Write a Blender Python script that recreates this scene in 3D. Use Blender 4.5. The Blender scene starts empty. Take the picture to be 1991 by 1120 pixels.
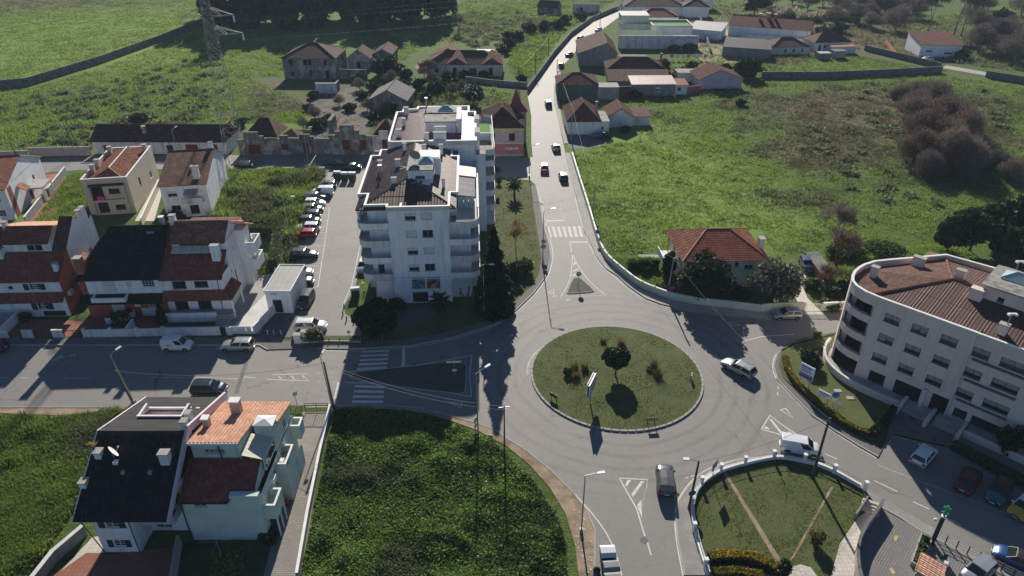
import bpy, bmesh, math, random
import numpy as np
from math import sin, cos, pi, radians, hypot, atan2
from mathutils import Vector, Matrix
from mathutils.geometry import tessellate_polygon

random.seed(7)
SC = bpy.context.scene
COL = SC.collection

# ---------------------------------------------------------------- camera, sky, sun, exposure
cam = bpy.data.cameras.new('camera'); camo = bpy.data.objects.new('camera', cam); COL.objects.link(camo)
camo.location = (0, 0, 56); camo.rotation_euler = (radians(90-30.5), 0, 0)
cam.sensor_width = 36; cam.lens = 36*1380/1991; cam.clip_end = 6000; cam.clip_start = 1
SC.camera = camo
SUN_EL = radians(27.0); SUN_AZ = radians(-1.6)          # sun stands beyond the scene, towards +Y
world = bpy.data.worlds.new('World'); SC.world = world; world.use_nodes = True
wn = world.node_tree.nodes; wl = world.node_tree.links
sky = wn.new('ShaderNodeTexSky'); sky.sky_type = 'NISHITA'; sky.sun_disc = False
sky.sun_elevation = SUN_EL; sky.sun_rotation = SUN_AZ; sky.altitude = 50; sky.air_density = 0.75; sky.dust_density = 0.1; sky.ozone_density = 5.0
wl.new(sky.outputs[0], wn['Background'].inputs[0]); wn['Background'].inputs[1].default_value = 0.062
sun = bpy.data.lights.new('sun', 'SUN'); suno = bpy.data.objects.new('sun', sun); COL.objects.link(suno)
sun.energy = 5.0; sun.angle = radians(0.55); sun.color = (1.0, 0.93, 0.82)
sd = Vector((sin(SUN_AZ)*cos(SUN_EL), cos(SUN_AZ)*cos(SUN_EL), sin(SUN_EL)))
suno.rotation_euler = sd.to_track_quat('Z', 'Y').to_euler(); suno.location = (0, 200, 150)
SC.view_settings.view_transform = 'Standard'; SC.view_settings.look = 'None'
SC.view_settings.exposure = 0.5; SC.view_settings.gamma = 1.0; SC.view_settings.use_curve_mapping = False
SC.render.engine = 'CYCLES'

# ---------------------------------------------------------------- materials
M = {}
def nd(nt, t, **k):
    n = nt.nodes.new(t)
    for a, b in k.items():
        if isinstance(a, str) and a.startswith('i_'):
            n.inputs[int(a[2:])].default_value = b
        else: setattr(n, a, b)
    return n
def newmat(name):
    m = bpy.data.materials.new(name); m.use_nodes = True; M[name] = m
    nt = m.node_tree; p = nt.nodes['Principled BSDF']
    return m, nt, p
def rgb(c): return (c[0], c[1], c[2], 1)
def mul(c, k): return tuple(min(1, a*k) for a in c)
def noise(nt, scale, detail=4, vec=None, rough=.6):
    n = nd(nt, 'ShaderNodeTexNoise'); n.inputs['Scale'].default_value = scale; n.inputs['Detail'].default_value = detail; n.inputs['Roughness'].default_value = rough
    if vec is None:
        g = nd(nt, 'ShaderNodeNewGeometry'); vec = g.outputs['Position']
    nt.links.new(vec, n.inputs['Vector']); return n.outputs['Fac']
def mapr(nt, v, a, b, c=0, d=1):
    n = nd(nt, 'ShaderNodeMapRange'); nt.links.new(v, n.inputs[0])
    for i, x in enumerate((a, b, c, d)): n.inputs[i+1].default_value = x
    return n.outputs[0]
def mix(nt, fac, a, b, mode='MIX'):
    n = nd(nt, 'ShaderNodeMix', data_type='RGBA', blend_type=mode)
    if isinstance(fac, (int, float)): n.inputs[0].default_value = fac
    else: nt.links.new(fac, n.inputs[0])
    for i, x in ((6, a), (7, b)):
        if isinstance(x, tuple): n.inputs[i].default_value = rgb(x)
        else: nt.links.new(x, n.inputs[i])
    return n.outputs[2]
def math_(nt, op, a, b=0.0):
    n = nd(nt, 'ShaderNodeMath', operation=op)
    for i, x in ((0, a), (1, b)):
        if isinstance(x, (int, float)): n.inputs[i].default_value = x
        else: nt.links.new(x, n.inputs[i])
    return n.outputs[0]
def bump_(nt, p, h, dist, strength=1.0):
    b = nd(nt, 'ShaderNodeBump'); b.inputs['Strength'].default_value = strength; b.inputs['Distance'].default_value = dist
    nt.links.new(h, b.inputs['Height']); nt.links.new(b.outputs[0], p.inputs['Normal'])
def svec(nt, s):
    g = nd(nt, 'ShaderNodeNewGeometry'); m = nd(nt, 'ShaderNodeMapping'); m.inputs['Scale'].default_value = s
    nt.links.new(g.outputs['Position'], m.inputs[0]); return m.outputs[0]
def mat(name, c, rough=.8, var=.15, sc=1.0, c2=None, c2sc=.3, c2lo=.5, c2hi=.65, bump=0, bsc=10, metal=0, spec=.3, streak=0, emit=0):
    m, nt, p = newmat(name)
    col = mix(nt, mapr(nt, noise(nt, sc), .3, .7), mul(c, 1-var), mul(c, 1+var))
    if c2: col = mix(nt, mapr(nt, noise(nt, c2sc, 6), c2lo, c2hi), col, c2)
    if streak:
        f = mapr(nt, noise(nt, 1, 5, svec(nt, (1.6, 1.6, .16))), .5, .78, 0, streak)
        col = mix(nt, f, col, mul(c, .3))
    nt.links.new(col, p.inputs['Base Color'])
    p.inputs['Roughness'].default_value = rough; p.inputs['Metallic'].default_value = metal; p.inputs['Specular IOR Level'].default_value = spec
    if bump: bump_(nt, p, noise(nt, bsc, 3), bump)
    return m
def tilemat(name, c, c2, per=.24, row=.36, var=.25, rough=.85, bmp=.03, moss=None, mossk=.5, spec=.12):
    m, nt, p = newmat(name)
    uv = nd(nt, 'ShaderNodeUVMap'); sx = nd(nt, 'ShaderNodeSeparateXYZ'); nt.links.new(uv.outputs[0], sx.inputs[0])
    u = math_(nt, 'DIVIDE', sx.outputs[0], per); v = math_(nt, 'DIVIDE', sx.outputs[1], row)
    fu = math_(nt, 'FLOOR', u); fv = math_(nt, 'FLOOR', v)
    cx = nd(nt, 'ShaderNodeCombineXYZ'); nt.links.new(fu, cx.inputs[0]); nt.links.new(fv, cx.inputs[1])
    wnz = nd(nt, 'ShaderNodeTexWhiteNoise', noise_dimensions='2D'); nt.links.new(cx.outputs[0], wnz.inputs[0])
    col = mix(nt, wnz.outputs[0], mul(c, 1-var), mul(c2, 1+var))
    col = mix(nt, mapr(nt, noise(nt, .8, 6), .35, .75), col, mul(c, .8))
    if moss: col = mix(nt, mapr(nt, noise(nt, 1.3, 8, rough=.75), .5, .68, 0, mossk), col, moss)
    nt.links.new(col, p.inputs['Base Color']); p.inputs['Roughness'].default_value = rough; p.inputs['Specular IOR Level'].default_value = spec
    wu = math_(nt, 'SINE', math_(nt, 'MULTIPLY', u, 2*pi))
    fr = math_(nt, 'FRACT', v)
    h = math_(nt, 'ADD', math_(nt, 'MULTIPLY', wu, .5), math_(nt, 'MULTIPLY', fr, -.9))
    bump_(nt, p, h, bmp)
    return m
def leafmat(name, c, c2, trans=.35, rough=.5, sc=.6, var=.5, spec=.4):
    m, nt, p = newmat(name)
    g = nd(nt, 'ShaderNodeNewGeometry')
    col = mix(nt, mapr(nt, noise(nt, sc, 5), .35, .65), c, c2)
    r = mapr(nt, g.outputs['Random Per Island'], 0, 1, 1-var, 1+var)
    oi = nd(nt, 'ShaderNodeObjectInfo'); r = math_(nt, 'MULTIPLY', r, mapr(nt, oi.outputs['Random'], 0, 1, .82, 1.18))
    cc = nd(nt, 'ShaderNodeVectorMath', operation='SCALE'); nt.links.new(col, cc.inputs[0]); nt.links.new(r, cc.inputs['Scale'])
    col = cc.outputs[0]
    nt.links.new(col, p.inputs['Base Color']); p.inputs['Roughness'].default_value = rough; p.inputs['Specular IOR Level'].default_value = spec
    if trans:
        t = nd(nt, 'ShaderNodeBsdfTranslucent'); nt.links.new(col, t.inputs[0]); ms = nd(nt, 'ShaderNodeMixShader'); ms.inputs[0].default_value = trans
        nt.links.new(p.outputs[0], ms.inputs[1]); nt.links.new(t.outputs[0], ms.inputs[2]); nt.links.new(ms.outputs[0], nt.nodes['Material Output'].inputs[0])
    return m
def glassmat(name, c=(.015, .02, .025), rough=.06):
    m, nt, p = newmat(name)
    p.inputs['Base Color'].default_value = rgb(c); p.inputs['Roughness'].default_value = rough; p.inputs['Specular IOR Level'].default_value = .6
    return m
def paintmat(name, c, metal=0.0, rough=.3):
    m, nt, p = newmat(name)
    col = mix(nt, mapr(nt, noise(nt, 3, 5), .35, .7), mul(c, .93), c)
    nt.links.new(col, p.inputs['Base Color']); p.inputs['Metallic'].default_value = metal; p.inputs['Roughness'].default_value = rough
    p.inputs['Coat Weight'].default_value = .35; p.inputs['Coat Roughness'].default_value = .16
    return m

# ---------------------------------------------------------------- mesh helpers
class MB:
    def __init__(s): s.v = []; s.f = []; s.uv = {}
    def add(s, vs, fs):
        n = len(s.v); s.v += [tuple(p) for p in vs]; s.f += [tuple(i+n for i in f) for f in fs]; return s
    def box(s, x0, x1, y0, y1, z0, z1):
        return s.add([(x0,y0,z0),(x1,y0,z0),(x1,y1,z0),(x0,y1,z0),(x0,y0,z1),(x1,y0,z1),(x1,y1,z1),(x0,y1,z1)],
                     [(0,3,2,1),(4,5,6,7),(0,1,5,4),(1,2,6,5),(2,3,7,6),(3,0,4,7)])
    def obox(s, p, u, n, l, d, z0, z1):
        # box on footprint: from p along unit u for l, along unit n for d
        a = (p[0], p[1]); b = (p[0]+u[0]*l, p[1]+u[1]*l); c = (b[0]+n[0]*d, b[1]+n[1]*d); e = (a[0]+n[0]*d, a[1]+n[1]*d)
        return s.prism([a, b, c, e], z0, z1)
    def prism(s, pts, z0, z1):
        if sum(a[0]*b[1]-b[0]*a[1] for a, b in zip(pts, pts[1:]+pts[:1])) < 0: pts = pts[::-1]
        n = len(pts)
        return s.add([(p[0],p[1],z0) for p in pts]+[(p[0],p[1],z1) for p in pts],
                     [tuple(range(n))[::-1], tuple(range(n, 2*n))]+[(i,(i+1)%n,n+(i+1)%n,n+i) for i in range(n)])
    def poly(s, pts): return s.add(pts, [tuple(range(len(pts)))])
    def slab(s, pts, t):
        # planar 3d polygon thickened downward by t
        n = len(pts)
        return s.add(list(pts)+[(p[0],p[1],p[2]-t) for p in pts], [tuple(range(n)), tuple(range(n,2*n))[::-1]]+[(i,n+i,n+(i+1)%n,(i+1)%n) for i in range(n)])
    def tube(s, p0, p1, r0, r1=None, n=6, cap=True):
        r1 = r0 if r1 is None else r1
        p0 = Vector(p0); p1 = Vector(p1); d = (p1-p0)
        if d.length < 1e-6: return s
        d.normalize(); a = d.orthogonal().normalized(); b = d.cross(a)
        vs = [p0+(a*cos(2*pi*i/n)+b*sin(2*pi*i/n))*r0 for i in range(n)]+[p1+(a*cos(2*pi*i/n)+b*sin(2*pi*i/n))*r1 for i in range(n)]
        fs = [(i,(i+1)%n,n+(i+1)%n,n+i) for i in range(n)]
        if cap: fs += [tuple(range(n))[::-1], tuple(range(n,2*n))]
        return s.add(vs, fs)
    def path(s, pts, r, n=5):
        for a, b in zip(pts, pts[1:]): s.tube(a, b, r, r, n, False)
        return s
    def lathe(s, prof, n=12, c=(0,0)):
        vs = [(c[0]+r*cos(2*pi*i/n), c[1]+r*sin(2*pi*i/n), z) for r, z in prof for i in range(n)]
        fs = [(j*n+i, j*n+(i+1)%n, (j+1)*n+(i+1)%n, (j+1)*n+i) for j in range(len(prof)-1) for i in range(n)]
        fs += [tuple(range(n))[::-1], tuple((len(prof)-1)*n+i for i in range(n))]
        return s.add(vs, fs)
    def build(s, name, m, parent=None, smooth=False, loc=None):
        me = bpy.data.meshes.new(name); me.from_pydata(s.v, [], s.f)
        if m: me.materials.append(M[m] if isinstance(m, str) else m)
        if smooth: me.polygons.foreach_set('use_smooth', [True]*len(me.polygons))
        me.update()
        o = bpy.data.objects.new(name, me); COL.objects.link(o)
        if parent: o.parent = parent
        if loc: o.location = loc
        return o
def npmesh(name, V, Fq, m, parent=None, smooth=False):
    # V (n,3) array, Fq (k,3|4) int array
    me = bpy.data.meshes.new(name); k = Fq.shape[1]
    me.vertices.add(len(V)); me.vertices.foreach_set('co', V.astype(np.float32).ravel())
    me.loops.add(Fq.size); me.loops.foreach_set('vertex_index', Fq.astype(np.int32).ravel())
    me.polygons.add(len(Fq)); me.polygons.foreach_set('loop_start', np.arange(0, Fq.size, k, dtype=np.int32))
    try: me.polygons.foreach_set('loop_total', np.full(len(Fq), k, dtype=np.int32))
    except Exception: pass
    if smooth: me.polygons.foreach_set('use_smooth', np.ones(len(Fq), dtype=bool))
    me.update(calc_edges=True); me.validate()
    if m: me.materials.append(M[m] if isinstance(m, str) else m)
    o = bpy.data.objects.new(name, me); COL.objects.link(o)
    if parent: o.parent = parent
    return o
def tag(o, label=None, cat=None, group=None, kind=None):
    if label: o['label'] = label
    if cat: o['category'] = cat
    if group: o['group'] = group
    if kind: o['kind'] = kind
    return o
def thing(name, label, cat, loc=(0,0,0), rot=0.0, group=None):
    o = bpy.data.objects.new(name, None); COL.objects.link(o); o.empty_display_size = .5
    o.location = loc if len(loc) == 3 else (loc[0], loc[1], 0); o.rotation_euler = (0, 0, rot)
    return tag(o, label, cat, group)
def dup(root, loc=None, rot=None, label=None, group=None, scale=None):
    def cp(o, par):
        c = o.copy(); COL.objects.link(c); c.parent = par
        for ch in kids.get(o.name, ()): cp(ch, c)
        return c
    kids = {}
    def walk(o):
        kids[o.name] = list(o.children)
        for ch in o.children: walk(ch)
    walk(root); r = cp(root, None)
    if loc is not None: r.location = loc if len(loc) == 3 else (loc[0], loc[1], 0)
    if rot is not None: r.rotation_euler = (0, 0, rot)
    if scale is not None: r.scale = scale if isinstance(scale, tuple) else (scale,)*3
    if label: r['label'] = label
    if group: r['group'] = group
    return r
def share(o, name_parent_loc):
    c = o.copy(); COL.objects.link(c); c.parent = name_parent_loc[0]; c.location = name_parent_loc[1]; return c
def unit(a, b):
    d = hypot(b[0]-a[0], b[1]-a[1]) or 1e-9
    return ((b[0]-a[0])/d, (b[1]-a[1])/d), d
def offset(pts, d, closed=False):
    # polyline offset to the left by d
    out = []; n = len(pts)
    for i in range(n):
        a = pts[i-1] if (i or closed) else None; b = pts[(i+1) % n] if (i < n-1 or closed) else None
        ns = []
        for p, q in ((a, pts[i]), (pts[i], b)):
            if p and q:
                u, _ = unit(p, q); ns.append((-u[1], u[0]))
        nx = sum(q[0] for q in ns)/len(ns); ny = sum(q[1] for q in ns)/len(ns); l = max(.35, nx*nx+ny*ny)
        out.append((pts[i][0]+nx/l*d, pts[i][1]+ny/l*d))
    return out
def resample(pts, step):
    out = [pts[0]]
    for a, b in zip(pts, pts[1:]):
        u, d = unit(a, b); k = max(1, int(d/step+.5))
        out += [(a[0]+(b[0]-a[0])*i/k, a[1]+(b[1]-a[1])*i/k) for i in range(1, k+1)]
    return out
def smooth_line(pts, it=2, closed=False):
    for _ in range(it):
        n = len(pts); out = [] if closed else [pts[0]]
        for i in range(n if closed else n-1):
            a = pts[i]; b = pts[(i+1) % n]
            out += [(a[0]*.75+b[0]*.25, a[1]*.75+b[1]*.25), (a[0]*.25+b[0]*.75, a[1]*.25+b[1]*.75)]
        if not closed: out.append(pts[-1])
        pts = out
    return pts
def strip(mb, pts, w, z, z1=None):
    # ribbon (or raised strip when z1 given) centred on pts
    L = offset(pts, w/2); R = offset(pts, -w/2); n = len(pts)
    if z1 is None:
        mb.add([(p[0],p[1],z) for p in L]+[(p[0],p[1],z) for p in R], [(i, n+i, n+i+1, i+1) for i in range(n-1)])
    else:
        V = [(p[0],p[1],z) for p in L]+[(p[0],p[1],z) for p in R]+[(p[0],p[1],z1) for p in L]+[(p[0],p[1],z1) for p in R]
        fs = []
        for i in range(n-1): fs += [(2*n+i,3*n+i,3*n+i+1,2*n+i+1), (i,2*n+i,2*n+i+1,i+1), (n+i,n+i+1,3*n+i+1,3*n+i)]
        fs += [(0, n, 3*n, 2*n), (n-1, 3*n-1, 4*n-1, 2*n-1)]
        mb.add(V, fs)
    return mb
def sheet(name, pts, z, m, kind='structure', parent=None, bottom=None):
    mb = MB()
    tris = tessellate_polygon([[Vector((p[0], p[1], 0)) for p in pts]])
    n = len(pts)
    fs = []
    for t in tris:
        a, b, c = (pts[i] for i in t)
        if (b[0]-a[0])*(c[1]-a[1])-(b[1]-a[1])*(c[0]-a[0]) < 0: t = (t[0], t[2], t[1])
        fs.append(t)
    vs = [(p[0], p[1], z) for p in pts]
    if bottom is not None:
        ccw = sum(a[0]*b[1]-b[0]*a[1] for a, b in zip(pts, pts[1:]+pts[:1])) > 0
        vs += [(p[0], p[1], bottom) for p in pts]
        fs += [((i, n+i, n+(i+1)%n, (i+1)%n) if ccw else (i, (i+1)%n, n+(i+1)%n, n+i)) for i in range(n)]
    mb.add(vs, fs)
    o = mb.build(name, m, parent)
    if kind and not parent: o['kind'] = kind
    return o
def slope(name, pts, m, parent, corr=None, amp=.035, thick=.1, row=.36, lift=0):
    # planar convex roof face; pts[0]->pts[1] is the eave. corr = corrugation period in metres
    P = [Vector(p) for p in pts]; U = (P[1]-P[0]).normalized(); N = Vector((0,0,0))
    for i in range(len(P)): N += (P[i]-P[0]).cross(P[(i+1) % len(P)]-P[0])
    N.normalize()
    if N.z < 0: N = -N
    W = N.cross(U)
    if sum((p-P[0]).dot(W) for p in P) < 0: W = -W
    me = bpy.data.meshes.new(name); bm = bmesh.new()
    uvs = [((p-P[0]).dot(U), (p-P[0]).dot(W)) for p in P]
    if corr:
        u0 = min(a for a, b in uvs); u1 = max(a for a, b in uvs); v0 = min(b for a, b in uvs); v1 = max(b for a, b in uvs)
        nu = int((u1-u0)/corr*4)+2; nv = max(1, int((v1-v0)/row)+1); ru = row if (v1-v0)/row > 1 else (v1-v0)
        prof = (0, .9, 1, .9)
        rows = []
        for j in range(nv):
            for e in (0, 1):
                vv = v0+(j+e)*row
                rows.append([bm.verts.new(P[0]+U*(u0+i*corr/4)+W*vv+N*(amp*prof[i % 4]+lift+(0 if e else amp*.6))) for i in range(nu)])
        for a, b in zip(rows, rows[1:]):
            for i in range(nu-1): bm.faces.new((a[i], a[i+1], b[i+1], b[i]))
        C = sum(P, Vector((0,0,0)))/len(P)
        for i in range(len(P)):
            a = P[i]; b = P[(i+1) % len(P)]; n = (b-a).cross(N).normalized()
            if n.dot(C-a) > 0: n = -n
            geom = bm.verts[:]+bm.edges[:]+bm.faces[:]
            bmesh.ops.bisect_plane(bm, geom=geom, plane_co=a, plane_no=n, clear_outer=True, dist=1e-4)
        lo = [bm.verts.new(p+N*(lift-.01)) for p in P]; lo2 = [bm.verts.new(p-N*thick) for p in P]
        k = len(P)
        for i in range(k): bm.faces.new((lo[i], lo[(i+1) % k], lo2[(i+1) % k], lo2[i]))
        bm.faces.new(lo2[::-1])
    else:
        hi = [bm.verts.new(p+N*lift) for p in P]; lo = [bm.verts.new(p-N*thick) for p in P]; k = len(P)
        bm.faces.new(hi); bm.faces.new(lo[::-1])
        for i in range(k): bm.faces.new((hi[i], lo[i], lo[(i+1) % k], hi[(i+1) % k]))
        bmesh.ops.recalc_face_normals(bm, faces=bm.faces[:])
    ul = bm.loops.layers.uv.new('UVMap')
    for f in bm.faces:
        for l in f.loops:
            d = l.vert.co-P[0]; l[ul].uv = (d.dot(U), d.dot(W))
    bm.to_mesh(me); bm.free(); me.materials.append(M[m])
    o = bpy.data.objects.new(name, me); COL.objects.link(o); o.parent = parent
    return o
def ridge(parent, pts, m, r=.13, name='ridge_tiles'):
    mb = MB()
    for a, b in zip(pts, pts[1:]): mb.tube(a, b, r, r, 6)
    return mb.build(name, m, parent)

# ---------------------------------------------------------------- material library
WH = (.82, .82, .82)
mat('wall_white', WH, .85, .06, .6, streak=.45); mat('wall_white_stained', (.66, .66, .64), .9, .14, .5, streak=.85)
mat('wall_beige', (.52, .45, .36), .85, .06, .8, streak=.2); mat('wall_taupe', (.72, .60, .52), .85, .05, .5, bump=.006, bsc=14, streak=.15)
mat('wall_green', (.58, .65, .56), .85, .06, .7, streak=.3); mat('wall_palegreen', (.60, .64, .50), .85, .08, .5, streak=.35)
mat('wall_red', (.34, .085, .05), .85, .12, 1.2); mat('wall_orange', (.55, .25, .06), .85, .1, .8); mat('wall_lilac', (.56, .47, .50), .85, .1, 1)
mat('wall_ruin', (.19, .18, .165), .95, .4, .6, c2=(.40, .385, .355), c2sc=.45, c2lo=.5, c2hi=.6, streak=.9, bump=.03, bsc=5)
mat('wall_plaster_old', (.56, .53, .48), .95, .25, .5, c2=(.30, .17, .10), c2sc=.35, c2lo=.6, c2hi=.66, streak=.8, bump=.02, bsc=5)
mat('wall_pinkgrey', (.42, .36, .33), .9, .2, 1.5, streak=.4); mat('wall_pink', (.42, .16, .16), .9, .12, 1, streak=.3)
mat('wall_greyblock', (.24, .24, .24), .95, .2, .8, streak=.6, bump=.02, bsc=3); mat('wall_stone', (.17, .165, .155), .95, .35, 1.2, c2=(.10, .115, .07), c2sc=.5, bump=.05, bsc=3)
mat('wall_darkgreen', (.055, .10, .09), .85, .15, .5, streak=.3); mat('wall_yellow', (.58, .46, .22), .85, .1, .8, streak=.3)
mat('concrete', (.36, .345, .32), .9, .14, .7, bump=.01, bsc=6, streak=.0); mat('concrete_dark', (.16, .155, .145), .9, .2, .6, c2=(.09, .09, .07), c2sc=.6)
mat('kerbstone', (.34, .33, .30), .85, .15, 1.3); mat('parapet', (.60, .59, .56), .85, .12, .8, streak=.3); mat('cap_white', (.74, .73, .71), .7, .08, 1)
tilemat('tile_orange', (.66, .36, .24), (.74, .46, .33), per=.36, var=.10, moss=(.36, .17, .10), mossk=.35)  # paler tile; also puts sunlight into rear slopes of darker roofs
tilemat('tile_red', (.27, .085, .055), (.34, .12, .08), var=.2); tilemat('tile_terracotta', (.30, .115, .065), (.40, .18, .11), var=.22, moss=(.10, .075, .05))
tilemat('tile_old', (.085, .045, .036), (.13, .07, .055), var=.32, moss=(.06, .05, .04), mossk=.75)
tilemat('tile_oldred', (.155, .062, .045), (.21, .092, .068), var=.3, moss=(.08, .06, .045), mossk=.6)
tilemat('tile_black', (.022, .021, .022), (.032, .030, .030), var=.25, rough=.65, moss=(.065, .055, .032), mossk=.6)
tilemat('tile_brown', (.14, .075, .055), (.20, .11, .08), var=.25, moss=(.07, .055, .045))
tilemat('sheet_red', (.22, .05, .05), (.24, .06, .055), per=.30, row=5, var=.12, rough=.36, bmp=.05, moss=(.45, .41, .39), mossk=.5, spec=.7)
tilemat('sheet_worn', (.10, .052, .045), (.13, .062, .05), per=.30, row=4, var=.3, rough=.5, bmp=.05, moss=(.33, .31, .30), mossk=.55, spec=.4)
tilemat('sheet_brown', (.105, .055, .042), (.125, .066, .05), per=.30, row=4, var=.15, rough=.65, bmp=.015, moss=(.085, .06, .035), mossk=.5, spec=.2); mat('island_dark', (.075, .08, .062), .9, .25, .8, bump=.02, bsc=8)
tilemat('sheet_grey', (.30, .30, .29), (.34, .33, .32), per=.25, row=6, var=.1, bmp=.03); tilemat('sheet_pink', (.50, .37, .34), (.55, .40, .37), per=.4, row=6, var=.06, bmp=.02, rough=.5)
tilemat('flat_black', (.035, .034, .034), (.045, .043, .042), per=3, row=.5, var=.2, rough=.75, bmp=.004)
mat('roof_flat', (.30, .285, .26), .9, .2, .8, c2=(.10, .09, .075), c2sc=.7, c2lo=.5, c2hi=.7); mat('panel_grey', (.33, .335, .32), .7, .1, .8)
mat('frame_white', (.75, .75, .74), .5, .04); mat('frame_dark', (.03, .03, .032), .5, .1); mat('frame_green', (.02, .05, .04), .55, .1); mat('frame_grey', (.25, .25, .25), .5, .1)
glassmat('glass'); glassmat('glass_green', (.34, .48, .44), .2); mat('blind', (.62, .62, .58), .7, .06, 2); mat('blind_grey', (.40, .41, .40), .7, .08, 2); mat('curtain', (.30, .29, .275), .85, .2, 2.5)
mat('door_dark', (.022, .024, .024), .6, .1); mat('door_red', (.15, .03, .025), .7, .2, 2); mat('door_brown', (.10, .055, .035), .7, .2, 2); mat('shutter_green', (.012, .035, .028), .55, .1)
mat('void', (.012, .012, .012), 1, 0)
mat('galv', (.36, .37, .37), .5, .12, 2, metal=.5); mat('pole_wood', (.085, .062, .045), .9, .25, 4); mat('pole_concrete', (.33, .31, .28), .9, .12, 2)
mat('lamp_white', (.75, .75, .75), .4, .04); mat('wire', (.10, .10, .10), .6, 0); mat('wire_light', (.35, .34, .31), .6, 0); mat('steel_dark', (.05, .05, .05), .5, .1)
mat('sign_blue', (.02, .12, .42), .4, .05); mat('sign_back', (.34, .35, .36), .5, .06); mat('sign_white', (.78, .78, .78), .4, .03); mat('sign_red', (.55, .03, .03), .4, .05); mat('yellow', (.68, .42, .03), .5, .08); mat('black', (.015, .015, .015), .6, .1)
mat('bin_green', (.035, .075, .045), .55, .15, 2); mat('bin_grey', (.22, .22, .21), .6, .15, 2); mat('bin_top', (.55, .58, .58), .5, .06)
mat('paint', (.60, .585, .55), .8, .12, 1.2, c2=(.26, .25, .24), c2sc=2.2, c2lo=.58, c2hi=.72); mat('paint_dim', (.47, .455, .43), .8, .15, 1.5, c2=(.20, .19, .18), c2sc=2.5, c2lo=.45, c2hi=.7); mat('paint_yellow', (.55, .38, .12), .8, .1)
mat('dirt', (.30, .23, .16), .95, .25, .6, c2=(.17, .125, .08), c2sc=.35, bump=.03, bsc=4); mat('rubble', (.125, .105, .085), .95, .5, .8, c2=(.055, .06, .03), c2sc=.25, bump=.08, bsc=2)
mat('paving_red', (.30, .12, .075), .85, .1, 2); mat('paving_pale', (.56, .52, .46), .85, .08, 1.5); mat('paving_white', (.72, .71, .68), .8, .05, 1)
mat('bark', (.10, .075, .055), .95, .3, 4, bump=.02, bsc=8); mat('bark_pale', (.22, .18, .15), .95, .25, 4); mat('hedge_core', (.018, .03, .010), 1, .4, 1.5)
mat('turf_green', (.10, .22, .04), .95, .2, 4); mat('awning', (.58, .55, .44), .6, .06, 1.5); mat('brick_red', (.36, .12, .07), .85, .2, 3); mat('cloth_pink', (.62, .03, .25), .8, .05); mat('cloth_white', (.75, .75, .75), .8, .04)
mat('rubber', (.018, .018, .018), .85, .1); mat('rim', (.42, .42, .43), .35, .05, metal=.7); mat('trim', (.02, .02, .022), .5, .05); mat('plate', (.75, .75, .72), .5, .02); mat('tail', (.35, .012, .012), .3, .05); glassmat('headlamp', (.55, .57, .58), .08); glassmat('car_glass', (.012, .018, .022), .04)
mat('poster_teal', (.05, .16, .22), .6, .6, 2.5, c2=(.45, .30, .24), c2sc=1.6, c2lo=.5, c2hi=.55); mat('poster_red', (.28, .03, .04), .6, .5, 2.5, c2=(.55, .42, .38), c2sc=1.6, c2lo=.52, c2hi=.58)
def brickgrid(name, c, joint, bw, bh, jt=.02, var=.2, rough=.85, rot=0, offs=.5, bmp=.006):
    m, nt, p = newmat(name)
    g = nd(nt, 'ShaderNodeNewGeometry'); mp = nd(nt, 'ShaderNodeMapping'); mp.inputs['Rotation'].default_value = (0, 0, rot); nt.links.new(g.outputs['Position'], mp.inputs[0])
    b = nd(nt, 'ShaderNodeTexBrick'); nt.links.new(mp.outputs[0], b.inputs['Vector'])
    b.inputs['Color1'].default_value = rgb(mul(c, 1-var)); b.inputs['Color2'].default_value = rgb(mul(c, 1+var)); b.inputs['Mortar'].default_value = rgb(joint)
    b.inputs['Scale'].default_value = 1; b.inputs['Mortar Size'].default_value = jt; b.inputs['Brick Width'].default_value = bw; b.inputs['Row Height'].default_value = bh; b.offset = offs
    col = mix(nt, mapr(nt, noise(nt, .5, 5), .35, .7), b.outputs[0], mul(c, .75))
    nt.links.new(col, p.inputs['Base Color']); p.inputs['Roughness'].default_value = rough; p.inputs['Specular IOR Level'].default_value = .3
    bump_(nt, p, math_(nt, 'SUBTRACT', 1, b.outputs['Fac']), bmp)
    return m
brickgrid('cobble', (.24, .235, .225), (.10, .10, .095), .22, .22, .03, .22, rot=.75, offs=0); brickgrid('slabs', (.30, .285, .265), (.24, .23, .215), .5, .5, .015, .07, offs=0)
brickgrid('slabs_red', (.31, .125, .085), (.16, .08, .06), .45, .45, .025, .12, offs=0); brickgrid('slabs_white', (.68, .67, .64), (.45, .44, .42), .8, .4, .025, .05); brickgrid('slabs_pale', (.60, .55, .48), (.42, .38, .33), .45, .45, .03, .08, offs=0)
brickgrid('drive_blocks', (.30, .275, .245), (.17, .155, .14), .42, .21, .025, .14); brickgrid('small_setts', (.20, .195, .185), (.11, .105, .10), .11, .11, .02, .2, offs=.5)

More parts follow.
